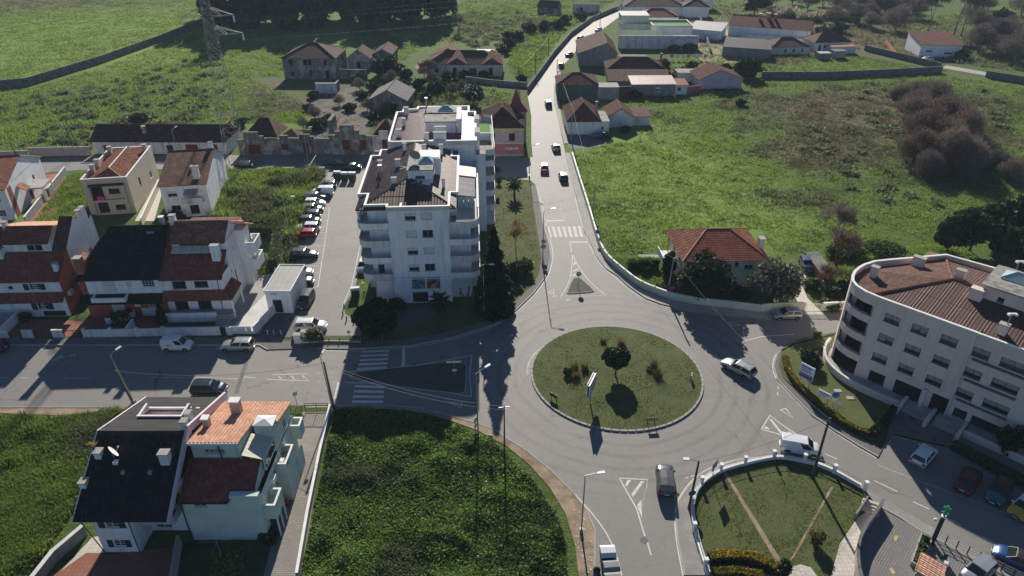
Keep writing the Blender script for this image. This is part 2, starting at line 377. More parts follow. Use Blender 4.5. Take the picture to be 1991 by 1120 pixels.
def asphalt(name, c, c2, gloss=.55, patch=.35):
    m, nt, p = newmat(name)
    col = mix(nt, mapr(nt, noise(nt, .16, 6), .3, .7), c, c2)
    col = mix(nt, mapr(nt, noise(nt, 1.1, 6, rough=.7), .45, .75, 0, patch), col, mul(c, .62))
    col = mix(nt, mapr(nt, noise(nt, 28, 2), .35, .65, 0, .35), col, mul(c2, 1.5))
    # tar-filled cracks
    v = nd(nt, 'ShaderNodeTexVoronoi', feature='DISTANCE_TO_EDGE'); v.inputs['Scale'].default_value = .16
    g = nd(nt, 'ShaderNodeNewGeometry'); nv = nd(nt, 'ShaderNodeTexNoise'); nv.inputs['Scale'].default_value = .7; nv.inputs['Detail'].default_value = 6; nt.links.new(g.outputs['Position'], nv.inputs[0])
    ad = nd(nt, 'ShaderNodeVectorMath', operation='MULTIPLY_ADD'); nt.links.new(nv.outputs['Color'], ad.inputs[0]); ad.inputs[1].default_value = (2.2, 2.2, 0); nt.links.new(g.outputs['Position'], ad.inputs[2]); nt.links.new(ad.outputs[0], v.inputs['Vector'])
    crack = math_(nt, 'MULTIPLY', mapr(nt, v.outputs['Distance'], .002, .009, 1, 0), mapr(nt, noise(nt, .09, 3), .5, .6, 0, .65))
    col = mix(nt, crack, col, (.03, .03, .03))
    # polished and rubber-darkened wheel tracks round the island
    dn = nd(nt, 'ShaderNodeVectorMath', operation='DISTANCE'); nt.links.new(g.outputs['Position'], dn.inputs[0]); dn.inputs[1].default_value = (13.4, 73.2, .03); dv = math_(nt, 'ADD', dn.outputs['Value'], math_(nt, 'MULTIPLY', noise(nt, .12, 3), 1.6))
    tr = math_(nt, 'MULTIPLY', mapr(nt, math_(nt, 'SINE', math_(nt, 'MULTIPLY', dv, 3.3)), .2, 1), math_(nt, 'MULTIPLY', mapr(nt, dn.outputs['Value'], 11.5, 13), mapr(nt, dn.outputs['Value'], 19, 22, 1, 0)))
    col = mix(nt, math_(nt, 'MULTIPLY', tr, mapr(nt, noise(nt, .3, 4), .3, .65, .05, .5)), col, mul(c, .55))
    sv = nd(nt, 'ShaderNodeMapping'); sv.inputs['Scale'].default_value = (.25, 1.1, 1); nt.links.new(g.outputs['Position'], sv.inputs[0])
    col = mix(nt, mapr(nt, noise(nt, .35, 5, sv.outputs[0], .7), .55, .75, 0, .35), col, mul(c, .6))
    nt.links.new(col, p.inputs['Base Color']); p.inputs['Specular IOR Level'].default_value = .4
    nt.links.new(mapr(nt, noise(nt, 3, 5), .3, .7, gloss+.13, gloss+.2), p.inputs['Roughness'])
    bump_(nt, p, noise(nt, 40, 2), .012, .6)
    return m
asphalt('asphalt', (.165, .155, .144), (.195, .184, .171)); asphalt('asphalt_old', (.185, .174, .158), (.215, .203, .186), .6, .5); asphalt('asphalt_dark', (.085, .085, .085), (.11, .11, .11), .6)

def groundmat():
    m, nt, p = newmat('grassland')
    at = nd(nt, 'ShaderNodeVertexColor'); at.layer_name = 'zones'; sp = nd(nt, 'ShaderNodeSeparateColor'); nt.links.new(at.outputs[0], sp.inputs[0])
    a = mix(nt, mapr(nt, noise(nt, .05, 6), .35, .65), (.105, .155, .036), (.145, .185, .050))
    a = mix(nt, mapr(nt, noise(nt, .5, 6, rough=.7), .4, .7, 0, .8), a, (.045, .092, .018))
    a = mix(nt, mapr(nt, noise(nt, 3.0, 5, rough=.7), .45, .7, 0, .6), a, (.034, .070, .014))
    dry = mix(nt, mapr(nt, noise(nt, .4, 6, rough=.7), .35, .65), (.165, .140, .065), (.105, .095, .055))
    dirt = mix(nt, mapr(nt, noise(nt, .8, 6), .35, .65), (.20, .16, .115), (.10, .08, .055))
    f1 = mapr(nt, math_(nt, 'ADD', sp.outputs[0], math_(nt, 'MULTIPLY', math_(nt, 'SUBTRACT', noise(nt, .22, 7, rough=.65), .5), 1.3)), .35, .75)
    f2 = mapr(nt, math_(nt, 'ADD', sp.outputs[1], math_(nt, 'MULTIPLY', math_(nt, 'SUBTRACT', noise(nt, .35, 7, rough=.7), .5), 1.1)), .4, .7)
    col = mix(nt, f2, mix(nt, f1, a, dry), dirt)
    lush = mix(nt, mapr(nt, noise(nt, .3, 6, rough=.65), .35, .7), (.22, .33, .065), (.175, .26, .05))
    col = mix(nt, sp.outputs[2], col, lush)
    nt.links.new(col, p.inputs['Base Color']); p.inputs['Roughness'].default_value = .95; p.inputs['Specular IOR Level'].default_value = .15
    h = math_(nt, 'ADD', noise(nt, 1.2, 6, rough=.75), math_(nt, 'MULTIPLY', noise(nt, 6, 3), .4)); bump_(nt, p, h, .5, .9)
    return m
groundmat()
mat('lawn', (.082, .108, .030), .95, .2, .35, c2=(.120, .112, .042), c2sc=.5, c2lo=.45, c2hi=.75, bump=.06, bsc=14)
mat('soil_green', (.045, .075, .022), .95, .4, .7, bump=.1, bsc=3)
leafmat('leaf_grass', (.145, .222, .040), (.195, .262, .056), .6, .6, .25, .3, .2); leafmat('leaf_dry', (.175, .150, .075), (.135, .120, .068), .5, .7, .3, .35, .2); leafmat('leaf_tuft', (.105, .135, .058), (.145, .160, .080), .5, .6, .3, .3, .2)
leafmat('leaf_bramble', (.135, .235, .045), (.19, .29, .062), .55, .5, .5, .5, .3); leafmat('leaf_dark', (.018, .034, .012), (.028, .050, .015), .25, .65, .8, .5, .15); leafmat('leaf_pine', (.022, .048, .016), (.034, .068, .018), .25, .6, 1.2, .5, .2)
leafmat('leaf_olive', (.085, .095, .065), (.14, .145, .105), .3, .5, 1, .45); leafmat('leaf_mid', (.045, .085, .020), (.080, .125, .030), .38, .55, .8, .45, .25); leafmat('leaf_euca', (.026, .044, .022), (.050, .070, .030), .35, .6, .3, .5, .15)
leafmat('leaf_yellow', (.42, .30, .02), (.30, .24, .03), .35, .6, 1, .4); leafmat('leaf_yellowgreen', (.10, .105, .03), (.145, .13, .04), .35, .5, 1, .4); leafmat('leaf_autumn', (.16, .085, .035), (.22, .13, .05), .35, .6, 1, .5); leafmat('leaf_hedge', (.075, .105, .030), (.10, .13, .04), .3, .55, 1, .35)
leafmat('twig_red', (.205, .145, .112), (.165, .125, .095), .25, .8, .3, .35, .1); leafmat('twig_grey', (.17, .14, .118), (.20, .17, .14), .2, .8, .3, .35, .1); mat('pylon_steel', (.20, .205, .205), .6, .12, 2, metal=.3); leafmat('plume', (.42, .36, .26), (.34, .28, .19), .4, .7, 1, .3); leafmat('flower_orange', (.55, .16, .03), (.6, .3, .05), .3, .6, 1, .3)

# ---------------------------------------------------------------- building helpers
_wc = {}
def _winmeshes(w, h, kind, fm, d):
    key = (round(w, 2), round(h, 2), kind, fm, d)
    if key in _wc: return _wc[key]
    out = []; f = .06; y0 = d-.10; y1 = d-.02      # local: x right, y inward, z up; wall face at y=0
    fr = MB()
    if kind not in ('void',):
        fr.box(-w/2, w/2, y0, y1, 0, f); fr.box(-w/2, w/2, y0, y1, h-f, h); fr.box(-w/2, -w/2+f, y0, y1, f, h-f); fr.box(w/2-f, w/2, y0, y1, f, h-f)
    if kind in ('p2', 'half', 'cur', 'shut', 'doorp'): fr.box(-.03, .03, y0, y1, f, h-f)
    if kind in ('grid', 'shut'):
        k = max(2, int(w/.42))
        for i in range(1, k): fr.box(-w/2+w*i/k-.02, -w/2+w*i/k+.02, y0+.01, y1-.01, f, h-f)
        for i in range(1, 3): fr.box(-w/2+f, w/2-f, y0+.015, y1-.015, h*i/3-.02, h*i/3+.02)
    if kind in ('door', 'garage', 'red'):
        k = max(2, int(w/.3))
        for i in range(k): fr.box(-w/2+f+(w-2*f)*i/k+.01, -w/2+f+(w-2*f)*(i+1)/k-.01, d-.045, d-.015, f, h-f)
    if kind not in ('door', 'garage', 'red', 'blind', 'void'): fr.box(-w/2-.06, w/2+.06, -.07, d-.11, -.06, -.002)
    out.append(('window' if kind not in ('door', 'garage', 'red', 'doorp') else 'door', fr, {'door': 'door_dark', 'garage': 'door_dark', 'red': 'door_red'}.get(kind, fm)))
    p = MB()
    if kind == 'blind':
        n = max(3, int((h-2*f)/.16))
        for i in range(n): p.box(-w/2+f, w/2-f, d-.09+.012*(i % 2), d-.03, f+(h-2*f)*i/n, f+(h-2*f)*(i+1)/n)
        out.append(('blind', p, 'blind'))
    elif kind in ('void', 'door', 'garage', 'red'):
        p.box(-w/2, w/2, d-.012, d-.004, 0, h); out.append(('pane' if kind == 'void' else 'panel', p, 'void'))  # void kind: black sheet stands for the unlit inside of an open hole
    else:
        p.box(-w/2+f/2, w/2-f/2, d-.05, d-.04, f/2, h-f/2); out.append(('pane', p, 'glass'))
    if kind in ('half', 'cur'):
        p = MB(); b0 = h*.5 if kind == 'half' else h*.42
        p.box(-w/2+f, w/2-f, d-.085, d-.055, b0, h-f); out.append(('blind', p, 'blind' if kind == 'half' else 'curtain'))
    if kind == 'shut':
        for s_ in (-1, 1):
            p = MB(); sw = w/2-.05; x0 = s_*(w/2+.05) if s_ > 0 else -(w/2+.05+sw); p.box(x0, x0+sw, -.06, -.01, 0, h)
            for i in range(5): p.box(x0+.04, x0+sw-.04, -.08, -.06, h*(i+.15)/5, h*(i+.85)/5)
            out.append(('shutter', p, 'shutter_green'))
    res = []
    for n_, mb, mm in out:
        me = bpy.data.meshes.new(n_); me.from_pydata(mb.v, [], mb.f); me.materials.append(M[mm]); me.update(); res.append((n_, me))
    _wc[key] = res
    return res
def put_window(parent, O, U, u, z, w, h, kind, fm='frame_white', d=.2):
    root = None
    for n_, me in _winmeshes(w, h, kind, fm, d):
        o = bpy.data.objects.new(n_, me); COL.objects.link(o)
        if root is None:
            root = o; o.parent = parent; o.location = (O[0]+U[0]*u, O[1]+U[1]*u, z); o.rotation_euler = (0, 0, atan2(U[1], U[0]))
        else: o.parent = root
    return root
def facade(mb, O, U, W, z0, z1, holes, d=.2):
    us = sorted({0, W}|{min(max(h[0]-h[2]/2, 0), W) for h in holes}|{min(max(h[0]+h[2]/2, 0), W) for h in holes})
    zs = sorted({z0, z1}|{h[1] for h in holes if z0 < h[1] < z1}|{h[1]+h[3] for h in holes if z0 < h[1]+h[3] < z1})
    N = (U[1], -U[0])
    def P(u, z, k=0): return (O[0]+U[0]*u-N[0]*k, O[1]+U[1]*u-N[1]*k, z)
    for a, b in zip(us, us[1:]):
        if b-a < 1e-4: continue
        for c, e in zip(zs, zs[1:]):
            um = (a+b)/2; zm = (c+e)/2
            if any(abs(um-h[0]) < h[2]/2 and h[1] < zm < h[1]+h[3] for h in holes): continue
            mb.poly([P(a, c), P(b, c), P(b, e), P(a, e)])
    for h in holes:
        a = h[0]-h[2]/2; b = h[0]+h[2]/2; c = h[1]; e = h[1]+h[3]
        mb.poly([P(a, c), P(a, c, d), P(b, c, d), P(b, c)]); mb.poly([P(a, e), P(b, e), P(b, e, d), P(a, e, d)])
        mb.poly([P(a, c), P(a, e), P(a, e, d), P(a, c, d)]); mb.poly([P(b, c), P(b, c, d), P(b, e, d), P(b, e)])
class Bld:
    def __init__(s, name, label, cat, ox, oy, rot=0, group=None, z=0):
        s.e = thing(name, label, cat, (ox, oy, z), rot, group)
    def block(s, x0, x1, y0, y1, z0, z1, m, F=(), R=(), L=(), K=(), top=None, fm='frame_white', name='wall', d=.2, parent=None):
        mb = MB(); par = parent or s.e
        for O, U, W, wins in (((x0, y0), (1, 0), x1-x0, F), ((x1, y0), (0, 1), y1-y0, R), ((x1, y1), (-1, 0), x1-x0, K), ((x0, y1), (0, -1), y1-y0, L)):
            facade(mb, O, U, W, z0, z1, wins, d)
            for w in wins: put_window(par, O, U, w[0], w[1], w[2], w[3], w[4], w[5] if len(w) > 5 else fm, d)
        if top is not None: mb.poly([(x0, y0, z1), (x1, y0, z1), (x1, y1, z1), (x0, y1, z1)])
        return mb.build(name, m, par)
    def box(s, name, m, *a, parent=None):
        mb = MB()
        for i in range(0, len(a), 6): mb.box(*a[i:i+6])
        return mb.build(name, m, parent or s.e)
    def parapet(s, x0, x1, y0, y1, z0, z1, m='parapet', t=.22, cap='cap_white'):
        mb = MB(); mb.box(x0, x1, y0, y0+t, z0, z1); mb.box(x0, x1, y1-t, y1, z0, z1); mb.box(x0, x0+t, y0+t, y1-t, z0, z1); mb.box(x1-t, x1, y0+t, y1-t, z0, z1)
        o = mb.build('parapet', m, s.e)
        if cap:
            mb = MB(); e = .03; mb.box(x0-e, x1+e, y0-e, y0+t+e, z1, z1+.06); mb.box(x0-e, x1+e, y1-t-e, y1+e, z1, z1+.06); mb.box(x0-e, x0+t+e, y0+t+e, y1-t-e, z1, z1+.06); mb.box(x1-t-e, x1+e, y0+t+e, y1-t-e, z1, z1+.06)
            mb.build('coping', cap, o)
        return o
    def gable(s, x0, x1, y0, y1, ze, zr, m, wm, axis='x', mid=.5, ov=.35, corr=None, rm=None, ge=True, oe=.25):
        # gable roof; ridge along axis. gable walls in wm
        if axis == 'x':
            ym = y0+(y1-y0)*mid; k0 = (zr-ze)/(ym-y0); k1 = (zr-ze)/(y1-ym)
            a = [(x0-oe, y0-ov, ze-ov*k0), (x1+oe, y0-ov, ze-ov*k0), (x1+oe, ym, zr), (x0-oe, ym, zr)]
            b = [(x1+oe, y1+ov, ze-ov*k1), (x0-oe, y1+ov, ze-ov*k1), (x0-oe, ym, zr), (x1+oe, ym, zr)]
            r = [(x0-oe, ym, zr+.03), (x1+oe, ym, zr+.03)]
            g = [[(x0, y0, ze-.12), (x0, ym, zr-.12), (x0, y1, ze-.12)], [(x1, y0, ze-.12), (x1, y1, ze-.12), (x1, ym, zr-.12)]]
        else:
            xm = x0+(x1-x0)*mid; k0 = (zr-ze)/(xm-x0); k1 = (zr-ze)/(x1-xm)
            a = [(x0-ov, y1+oe, ze-ov*k0), (x0-ov, y0-oe, ze-ov*k0), (xm, y0-oe, zr), (xm, y1+oe, zr)]
            b = [(x1+ov, y0-oe, ze-ov*k1), (x1+ov, y1+oe, ze-ov*k1), (xm, y1+oe, zr), (xm, y0-oe, zr)]
            r = [(xm, y0-oe, zr+.03), (xm, y1+oe, zr+.03)]
            g = [[(x0, y0, ze-.12), (x1, y0, ze-.12), (xm, y0, zr-.12)], [(x0, y1, ze-.12), (xm, y1, zr-.12), (x1, y1, ze-.12)]]
        mm = m if isinstance(m, tuple) else (m, m)
        o1 = slope('roof', a, mm[0], s.e, corr); o2 = slope('roof', b, mm[1], s.e, corr)
        ridge(s.e, r, rm or mm[0])
        if ge:
            mb = MB()
            for q in g: mb.poly(q)
            mb.build('gable_wall', wm, s.e)
        return o1, o2
    def hip(s, x0, x1, y0, y1, ze, zr, m, ov=.35, corr=None, rm=None, ins=None):
        x0 -= ov; x1 += ov; y0 -= ov; y1 += ov; w = min(x1-x0, y1-y0)/2 if ins is None else ins
        if x1-x0 >= y1-y0:
            ym = (y0+y1)/2; A = (x0+w, ym, zr); B = (x1-w, ym, zr)
            fs = [[(x0,y0,ze),(x1,y0,ze),B,A], [(x1,y0,ze),(x1,y1,ze),B], [(x1,y1,ze),(x0,y1,ze),A,B], [(x0,y1,ze),(x0,y0,ze),A]]
        else:
            xm = (x0+x1)/2; A = (xm, y0+w, zr); B = (xm, y1-w, zr)
            fs = [[(x0,y0,ze),(x1,y0,ze),A], [(x1,y0,ze),(x1,y1,ze),B,A], [(x1,y1,ze),(x0,y1,ze),B], [(x0,y1,ze),(x0,y0,ze),A,B]]
        for f in fs:
            f2 = [p for i, p in enumerate(f) if p != f[i-1]]
            slope('roof', f2, m, s.e, corr)
        mb = MB()
        for a, b in (((x0,y0,ze), A), ((x1,y0,ze), A if x1-x0 < y1-y0 else B), ((x1,y1,ze), B), ((x0,y1,ze), A if x1-x0 >= y1-y0 else B), (A, B)): mb.tube(a, b, .11, .11, 6)
        mb.build('ridge_tiles', rm or m, s.e)
    def chimney(s, x, y, z0, z1, w=.7, d=.5, m='wall_white', cap='concrete'):
        o = s.box('chimney', m, x-w/2, x+w/2, y-d/2, y+d/2, z0, z1-.12)
        mb = MB(); mb.box(x-w/2-.08, x+w/2+.08, y-d/2-.08, y+d/2+.08, z1-.12, z1)
        mb.build('chimney_cap', cap, o); return o

# ---------------------------------------------------------------- ground sheet with zones of dry growth, bare earth and lush meadow
def axis(lo, a, b, hi, step):
    mid = list(np.arange(a, b+step/2, step)); L = []; d = step; x = a
    while x > lo: d *= 1.35; x -= d; L.append(x)
    R = []; d = step; x = mid[-1]
    while x < hi: d *= 1.35; x += d; R.append(x)
    return np.array(L[::-1]+mid+R)
gx = axis(-2500, -270, 270, 2500, 3.0); gy = axis(-600, 20, 400, 3500, 3.0)
GX, GY = np.meshgrid(gx, gy); nx_, ny_ = len(gx), len(gy)
V = np.stack([GX.ravel(), GY.ravel(), np.zeros(GX.size)], 1)
idx = np.arange(nx_*ny_).reshape(ny_, nx_)
Fq = np.stack([idx[:-1, :-1].ravel(), idx[:-1, 1:].ravel(), idx[1:, 1:].ravel(), idx[1:, :-1].ravel()], 1)
ground = npmesh('ground', V, Fq, 'grassland'); ground['kind'] = 'structure'
def gauss(lst):
    z = np.zeros(len(V))
    for (cx, cy), sx, sy, a in lst: z += a*np.exp(-((V[:, 0]-cx)/sx)**2-((V[:, 1]-cy)/sy)**2)
    return np.clip(z, 0, 1)
DRY = [((84.88,191.9), 28, 20, .75), ((81.64,155.29), 18, 16, .55), ((64.6,155.29), 10, 16, .4), ((114.62,169.97), 30, 25, .45), ((128.3,207.48), 40, 20, .3), ((56.19,126.45), 10, 10, .5), ((129.73,289.4), 45, 45, .7),
       ((-233.06,366.02), 60, 30, .8), ((-62.5,196.86), 14, 12, .6), ((-92.44,189.49), 50, 9, .2), ((-129.95,204.74), 40, 14, .25), ((-115.18,164.21), 20, 8, .3), ((34.25,182.58), 10, 8, .4), ((100.64,299.71), 30, 40, .5), ((-13.61,299.71), 60, 40, .35), ((-42.95,61.83), 6, 6, .4)]
DIRT = [((-73.53,217.31), 10, 9, .9), ((-51.59,199.43), 12, 14, .9), ((-41.55,184.84), 12, 14, .9), ((80.18,284.49), 11, 40, .9), ((74.83,305.11), 12, 20, .7), ((-6.75,204.74), 14, 7, .9), ((29.54,210.29), 16, 8, .6), ((36.74,189.49), 6, 6, .8), ((-76.51,204.74), 9, 8, .5), ((-82.15,299.71), 60, 14, .3)]
LUSH = [((-169.4,299.71), 90, 75, 1.0), ((-175.98,262), 60, 40, .8), ((35.47,136.86), 22, 30, .75), ((27.57,155.29), 20, 30, .7), ((-57.43,178.21), 16, 7, .7), ((-47.4,289.4), 30, 20, .4), ((-123.62,169.97), 30, 12, .5), ((-88.51,128.93), 10, 14, .8), ((98.74,228.63), 30, 6, .6), ((10.33,270.6), 15, 25, .5), ((42.63,117.25), 20, 8, .6)]
zc = np.stack([gauss(DRY), gauss(DIRT), gauss(LUSH), np.ones(len(V))], 1).astype(np.float32)
ca = ground.data.color_attributes.new('zones', 'FLOAT_COLOR', 'POINT'); ca.data.foreach_set('color', zc.ravel())

# ---------------------------------------------------------------- road network: one traced sheet
N_left = [(50.14,348.48),(34.16,318.82),(22.3,284.49),(14.12,251.52),(6.99,218.52),(4.42,206.93),(5.09,184.38),(4.61,163.83),(4.71,153.27)]
back_top = [(-4.15,154.27),(-32.27,154.61),(-60.38,154.61),(-95.18,153.94),(-108.4,152.6),(-137.55,151.29)]
back_bot = [(-128.45,139.1),(-108.4,141.41),(-101.8,143.18),(-94.11,145.29),(-63.27,146.21),(-39.78,146.21),(-30.72,145.6),(-3.85,140.83),(3.72,139.67)]
N_left2 = [(4.93,136.86),(5.42,126.21),(5.76,117.03),(6.46,109.63),(6.53,105.46),(5.91,101.18),(5.2,98.13),(3.27,93.36),(0.65,88.64),(-2.6,84.52),(-8.38,81.29),(-14.13,79.32),(-20.75,78.72),(-26.29,78.84),(-33.02,78.48),(-34.47,79.56)]
W_bot = [(-80.35,66.35),(-61.92,66.64),(-49.36,66.64),(-27.17,66.92),(-21.76,67.02),(-15.41,67.12),(-10.77,66.45),(-7.2,65.13),(-4.57,64.04),(-2.12,62.79),(-0.92,61.57),(1.7,59.14),(4.21,56.22),(6.27,53.19),(7.56,50.77),(8.23,48.15),(7.87,45.11),(7.54,41.75)]
S_right = [(15.88,42.84),(16.03,46.6),(16.47,49.83),(17.18,51.79),(18.47,53.62),(19.99,55.31),(22.01,56.6),(24.73,57.54),(27.16,57.93),(29.16,57.78),(33.13,55.39),(35.89,52.63),(38.63,49.9),(40.51,47.46),(42.61,45.23),(46.45,41.75)]
lawnE = [(40.5,58.17),(39.01,60.05),(37.33,62.44),(35.75,65.13),(34.66,68.78),(33.81,72.07),(34.22,74.78),(35.61,77.65),(38.77,79.81),(45,82.05)]
N_right = [(48.11,88.64),(42.87,87.37),(37.83,86.4),(35.53,86.68),(30.69,87.65),(25.86,88.64),(22.35,90.22),(20.3,91.84),(18.23,95.38),(16.85,98.96),(15.29,101.18),(14.22,105.46),(13.85,109.63),(13.41,112.62),(13.07,120.35),(12.79,131.49),(12.44,144.08),(12.21,155.97),(12.09,178.64),(11.67,196.36),(12.5,212.59),(14.44,231.29),(21.7,257.88),(26.61,276.93),(34.46,296.55),(48.82,334.99),(65.41,378.64)]
outline = [(95, 480), (60, 375)]+N_left+back_top+back_bot+N_left2+[(-69.96,79.56),(-91.04,79.56)]+W_bot+[(6.5, 20), (12.8, 20)]+S_right+[(75, 25), (90, 20), (95, 28)]+[(53.43,52.98),(50.77,56.91),(48.88,59.72),(43.88,61.65)]+lawnE+[(54.92,83.6),(87.68,83.6),(92.88,90.51),(57.63,89.35)]+N_right+[(66, 374), (100, 479)]
RZ = .03
road = sheet('road', outline, RZ, 'asphalt')
lot = sheet('parking_lot', [(-39.57,145.29),(-30.73,144.99),(-29.42,131.49),(-24.77,101.7),(-24.43,95.07),(-25.02,89.35),(-24.31,87.37),(-22.32,85.99),(-21.06,81.92),(-30.38,81.92),(-33.38,95.07),(-37.1,117.25),(-38.36,131.49)], RZ+.006, 'asphalt_old')
PV = .14
def pave(name, pts, m='slabs', z=PV): return sheet(name, pts, z, m, bottom=-.02)
def kerb(pts, par, w=.18, z1=PV+.02):
    return strip(MB(), pts, w, 0, z1).build('kerb', 'kerbstone', par)
pv1 = pave('pavement', [(4.93,136.86),(5.42,126.21),(5.76,117.03),(6.46,109.63),(6.53,105.46),(5.91,101.18),(5.2,98.13),(3.27,93.36),(0.65,88.64),(-2.6,84.52),(-8.38,81.29),(-14.13,79.32),(-20.75,78.72),(-26.29,78.84),(-33.02,78.48),(-30.87,80.54),(-20.9,80.3),(-14.6,80.79),(-8.36,82.95),(-3.74,85.72),(-0.8,88.78),(1.45,92.45),(3.25,95.7),(4.43,99.64),(4.94,104.73),(4.46,117.25),(3.64,136.03)], 'small_setts'); kerb(N_left2[:-2], pv1)
pv2 = pave('pavement', [(12.21,155.97),(12.44,144.08),(12.79,131.49),(13.07,120.35),(13.41,112.62),(13.85,109.63),(14.22,105.46),(15.29,101.18),(16.85,98.96),(18.23,95.38),(20.3,91.84),(22.35,90.22),(25.86,88.64),(30.69,87.65),(35.53,86.68),(37.83,86.4),(42.87,87.37),(43.22,88.35),(38.04,87.79),(30.86,89.21),(25.76,90.37),(22.98,91.99),(19.55,95.07),(17.67,98.96),(16.04,102.57),(15.16,106.2),(14.79,111.01),(14.38,126.45),(13.97,141.12),(13.27,155.97)], 'concrete'); kerb(N_right[2:18], pv2)
pv3 = pave('pavement', [(12.09,178.64),(11.67,196.36),(12.5,212.59),(14.44,231.29),(15.59,231.29),(13.88,212.59),(13.1,196.36),(13.01,178.64),(13.23,162.36),(12.38,162.36)], 'concrete')
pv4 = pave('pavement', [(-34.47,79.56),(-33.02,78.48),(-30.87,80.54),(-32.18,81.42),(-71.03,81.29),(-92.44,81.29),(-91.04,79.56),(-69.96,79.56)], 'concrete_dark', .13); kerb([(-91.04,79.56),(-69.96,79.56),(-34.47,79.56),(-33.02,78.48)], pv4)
pv5 = pave('pavement', lawnE+[(45.2,82.56),(39.25,80.79),(36.54,78.6),(34.93,74.9),(34.6,72.28),(35.49,68.98),(36.59,65.6),(38.2,63.14),(40.08,60.8),(41.55,59.39)], 'small_setts'); kerb(lawnE, pv5)
pv6 = pave('pavement', S_right+[(47.85,42.56),(43.72,46.18),(41.39,48.41),(39.26,50.9),(36.61,53.69),(34.04,56.6),(29.59,58.25),(27.05,57.54),(24.93,56.84),(22.34,55.92),(20.47,54.57),(19.03,52.98),(18.07,50.77),(17.83,49.44),(17.72,46.6),(18.2,42.84)], 'slabs'); kerb(S_right, pv6)
verge = sheet('dirt_verge', [(-21.08,66.16),(-15.29,66.35),(-10.8,65.6),(-7.25,64.22),(-3.9,62.44),(-0.61,59.88),(1.94,56.91),(4.03,53.55),(5.42,50.1),(6.06,46.3),(6.18,41.75),(7.44,41.75),(7.78,45.11),(8.13,48.15),(7.45,50.77),(6.16,53.12),(4.09,56.14),(1.58,59.06),(-1.03,61.48),(-2.24,62.7),(-4.69,63.95),(-7.31,65.04),(-10.87,66.26),(-15.38,66.92),(-21.55,66.92)], .05, 'dirt')
kerb([(-21.24,66.92),(-15.39,67.02),(-10.76,66.35),(-7.19,65.04),(-4.57,63.95),(-2.12,62.7),(-0.91,61.48),(1.7,59.06),(4.2,56.14),(6.26,53.12),(7.55,50.7),(8.18,48.09),(7.83,45.11),(7.49,41.75)], verge, .16, .08)
verge2 = sheet('dirt_verge', [(-79.07,64.77),(-61.22,65.51),(-57.42,65.32),(-53.64,65.13),(-50.81,65.6),(-48.23,65.97),(-46.28,66.45),(-46.97,66.59),(-61.89,66.59),(-80.27,66.26)], .05, 'dirt'); kerb([(-80.31,66.3),(-61.89,66.59),(-49.15,66.59)], verge2, .16, .1)

# traffic islands
isl = thing('roundabout_island', 'round grass roundabout island ringed by a pale kerb', 'roundabout', (13.4, 73.2, 0))
RI = 11.0; nseg = 72
mb = MB(); rings = [(RI-.25, .17), (RI-2, .22), (RI-5, .3), (3, .34), (.01, .36)]
mb.lathe(rings, nseg); lw = mb.build('lawn', 'lawn', isl)
for i in range(nseg):
    a0 = 2*pi*i/nseg+.004; a1 = 2*pi*(i+1)/nseg-.004
    k = MB().prism([((RI-.25)*cos(a0), (RI-.25)*sin(a0)), (RI*cos(a0), RI*sin(a0)), (RI*cos(a1), RI*sin(a1)), ((RI-.25)*cos(a1), (RI-.25)*sin(a1))], 0, .2)
    k.build('kerb_stone', 'kerbstone', isl)
def IH(x, y):
    r = hypot(x-13.4, y-73.2); return float(np.interp(r, [0, 3, 6, 9, 10.75], [.36, .34, .3, .22, .17]))
def small_island(pts, label, m):
    pts = smooth_line([p for a, b in zip(pts, pts[1:]+pts[:1]) for p in ((a[0]*.9+b[0]*.1, a[1]*.9+b[1]*.1), (a[0]*.1+b[0]*.9, a[1]*.1+b[1]*.9))], 1, True); c = (sum(p[0] for p in pts)/len(pts), sum(p[1] for p in pts)/len(pts)); q = [(p[0]-c[0], p[1]-c[1]) for p in pts]
    e = thing('traffic_island', label, 'traffic island', (c[0], c[1], 0))
    MB().prism(q, 0, .14).build('kerb', 'kerbstone', e)
    ins = offset(q, .16 if sum(a[0]*b[1]-b[0]*a[1] for a, b in zip(q, q[1:]+q[:1])) > 0 else -.16, True)
    sheet('surface', ins, .15, m, None, e); return e
small_island([(8.14,93.05),(12.95,93.82),(10.93,98.13),(9.7,98.13)], 'small triangular cobbled traffic island at the mouth of the uphill road', 'island_dark')
small_island([(-20.93,72.6),(-20.13,73.57),(-13.81,74.67),(-6.64,76.03),(-5.83,74.9),(-5.72,69.38),(-6.4,68.98),(-12.58,70.09),(-19.63,71.64)], 'long wedge-shaped cobbled traffic island between the two shaded zebra crossings', 'island_dark')

# ---------------------------------------------------------------- painted markings, each a piece of the road
MZ = RZ+.006
def mark(pts, m='paint', name='road_marking', par=None): 
    o = MB().poly([(p[0], p[1], MZ) for p in pts]).build(name, m, par or road); o.data.flip_normals() if o.data.polygons[0].normal.z < 0 else None; return o
def line(pts, w=.13, m='paint', name='edge_line', par=None, z=None):
    return strip(MB(), pts, w, z or MZ).build(name, m, par or road)
line(smooth_line([(5.03,136.58),(5.91,126.21),(6.23,117.03),(6.9,109.63),(6.96,105.46),(6.32,101.18),(5.61,98.13),(3.67,93.36),(1.02,88.49),(-2.45,84.12),(-8.35,80.79),(-14.07,78.84),(-20.59,78.24),(-26.1,78.36)]))
line(smooth_line([(37.48,85.99),(30.59,87.23),(25.77,88.21),(22.27,89.78),(19.97,91.69),(17.91,94.75),(16.5,98.13),(15.02,101),(13.94,105.27),(13.56,109.44),(13.14,112.62),(12.76,120.12),(12.46,131.23)]), .12)
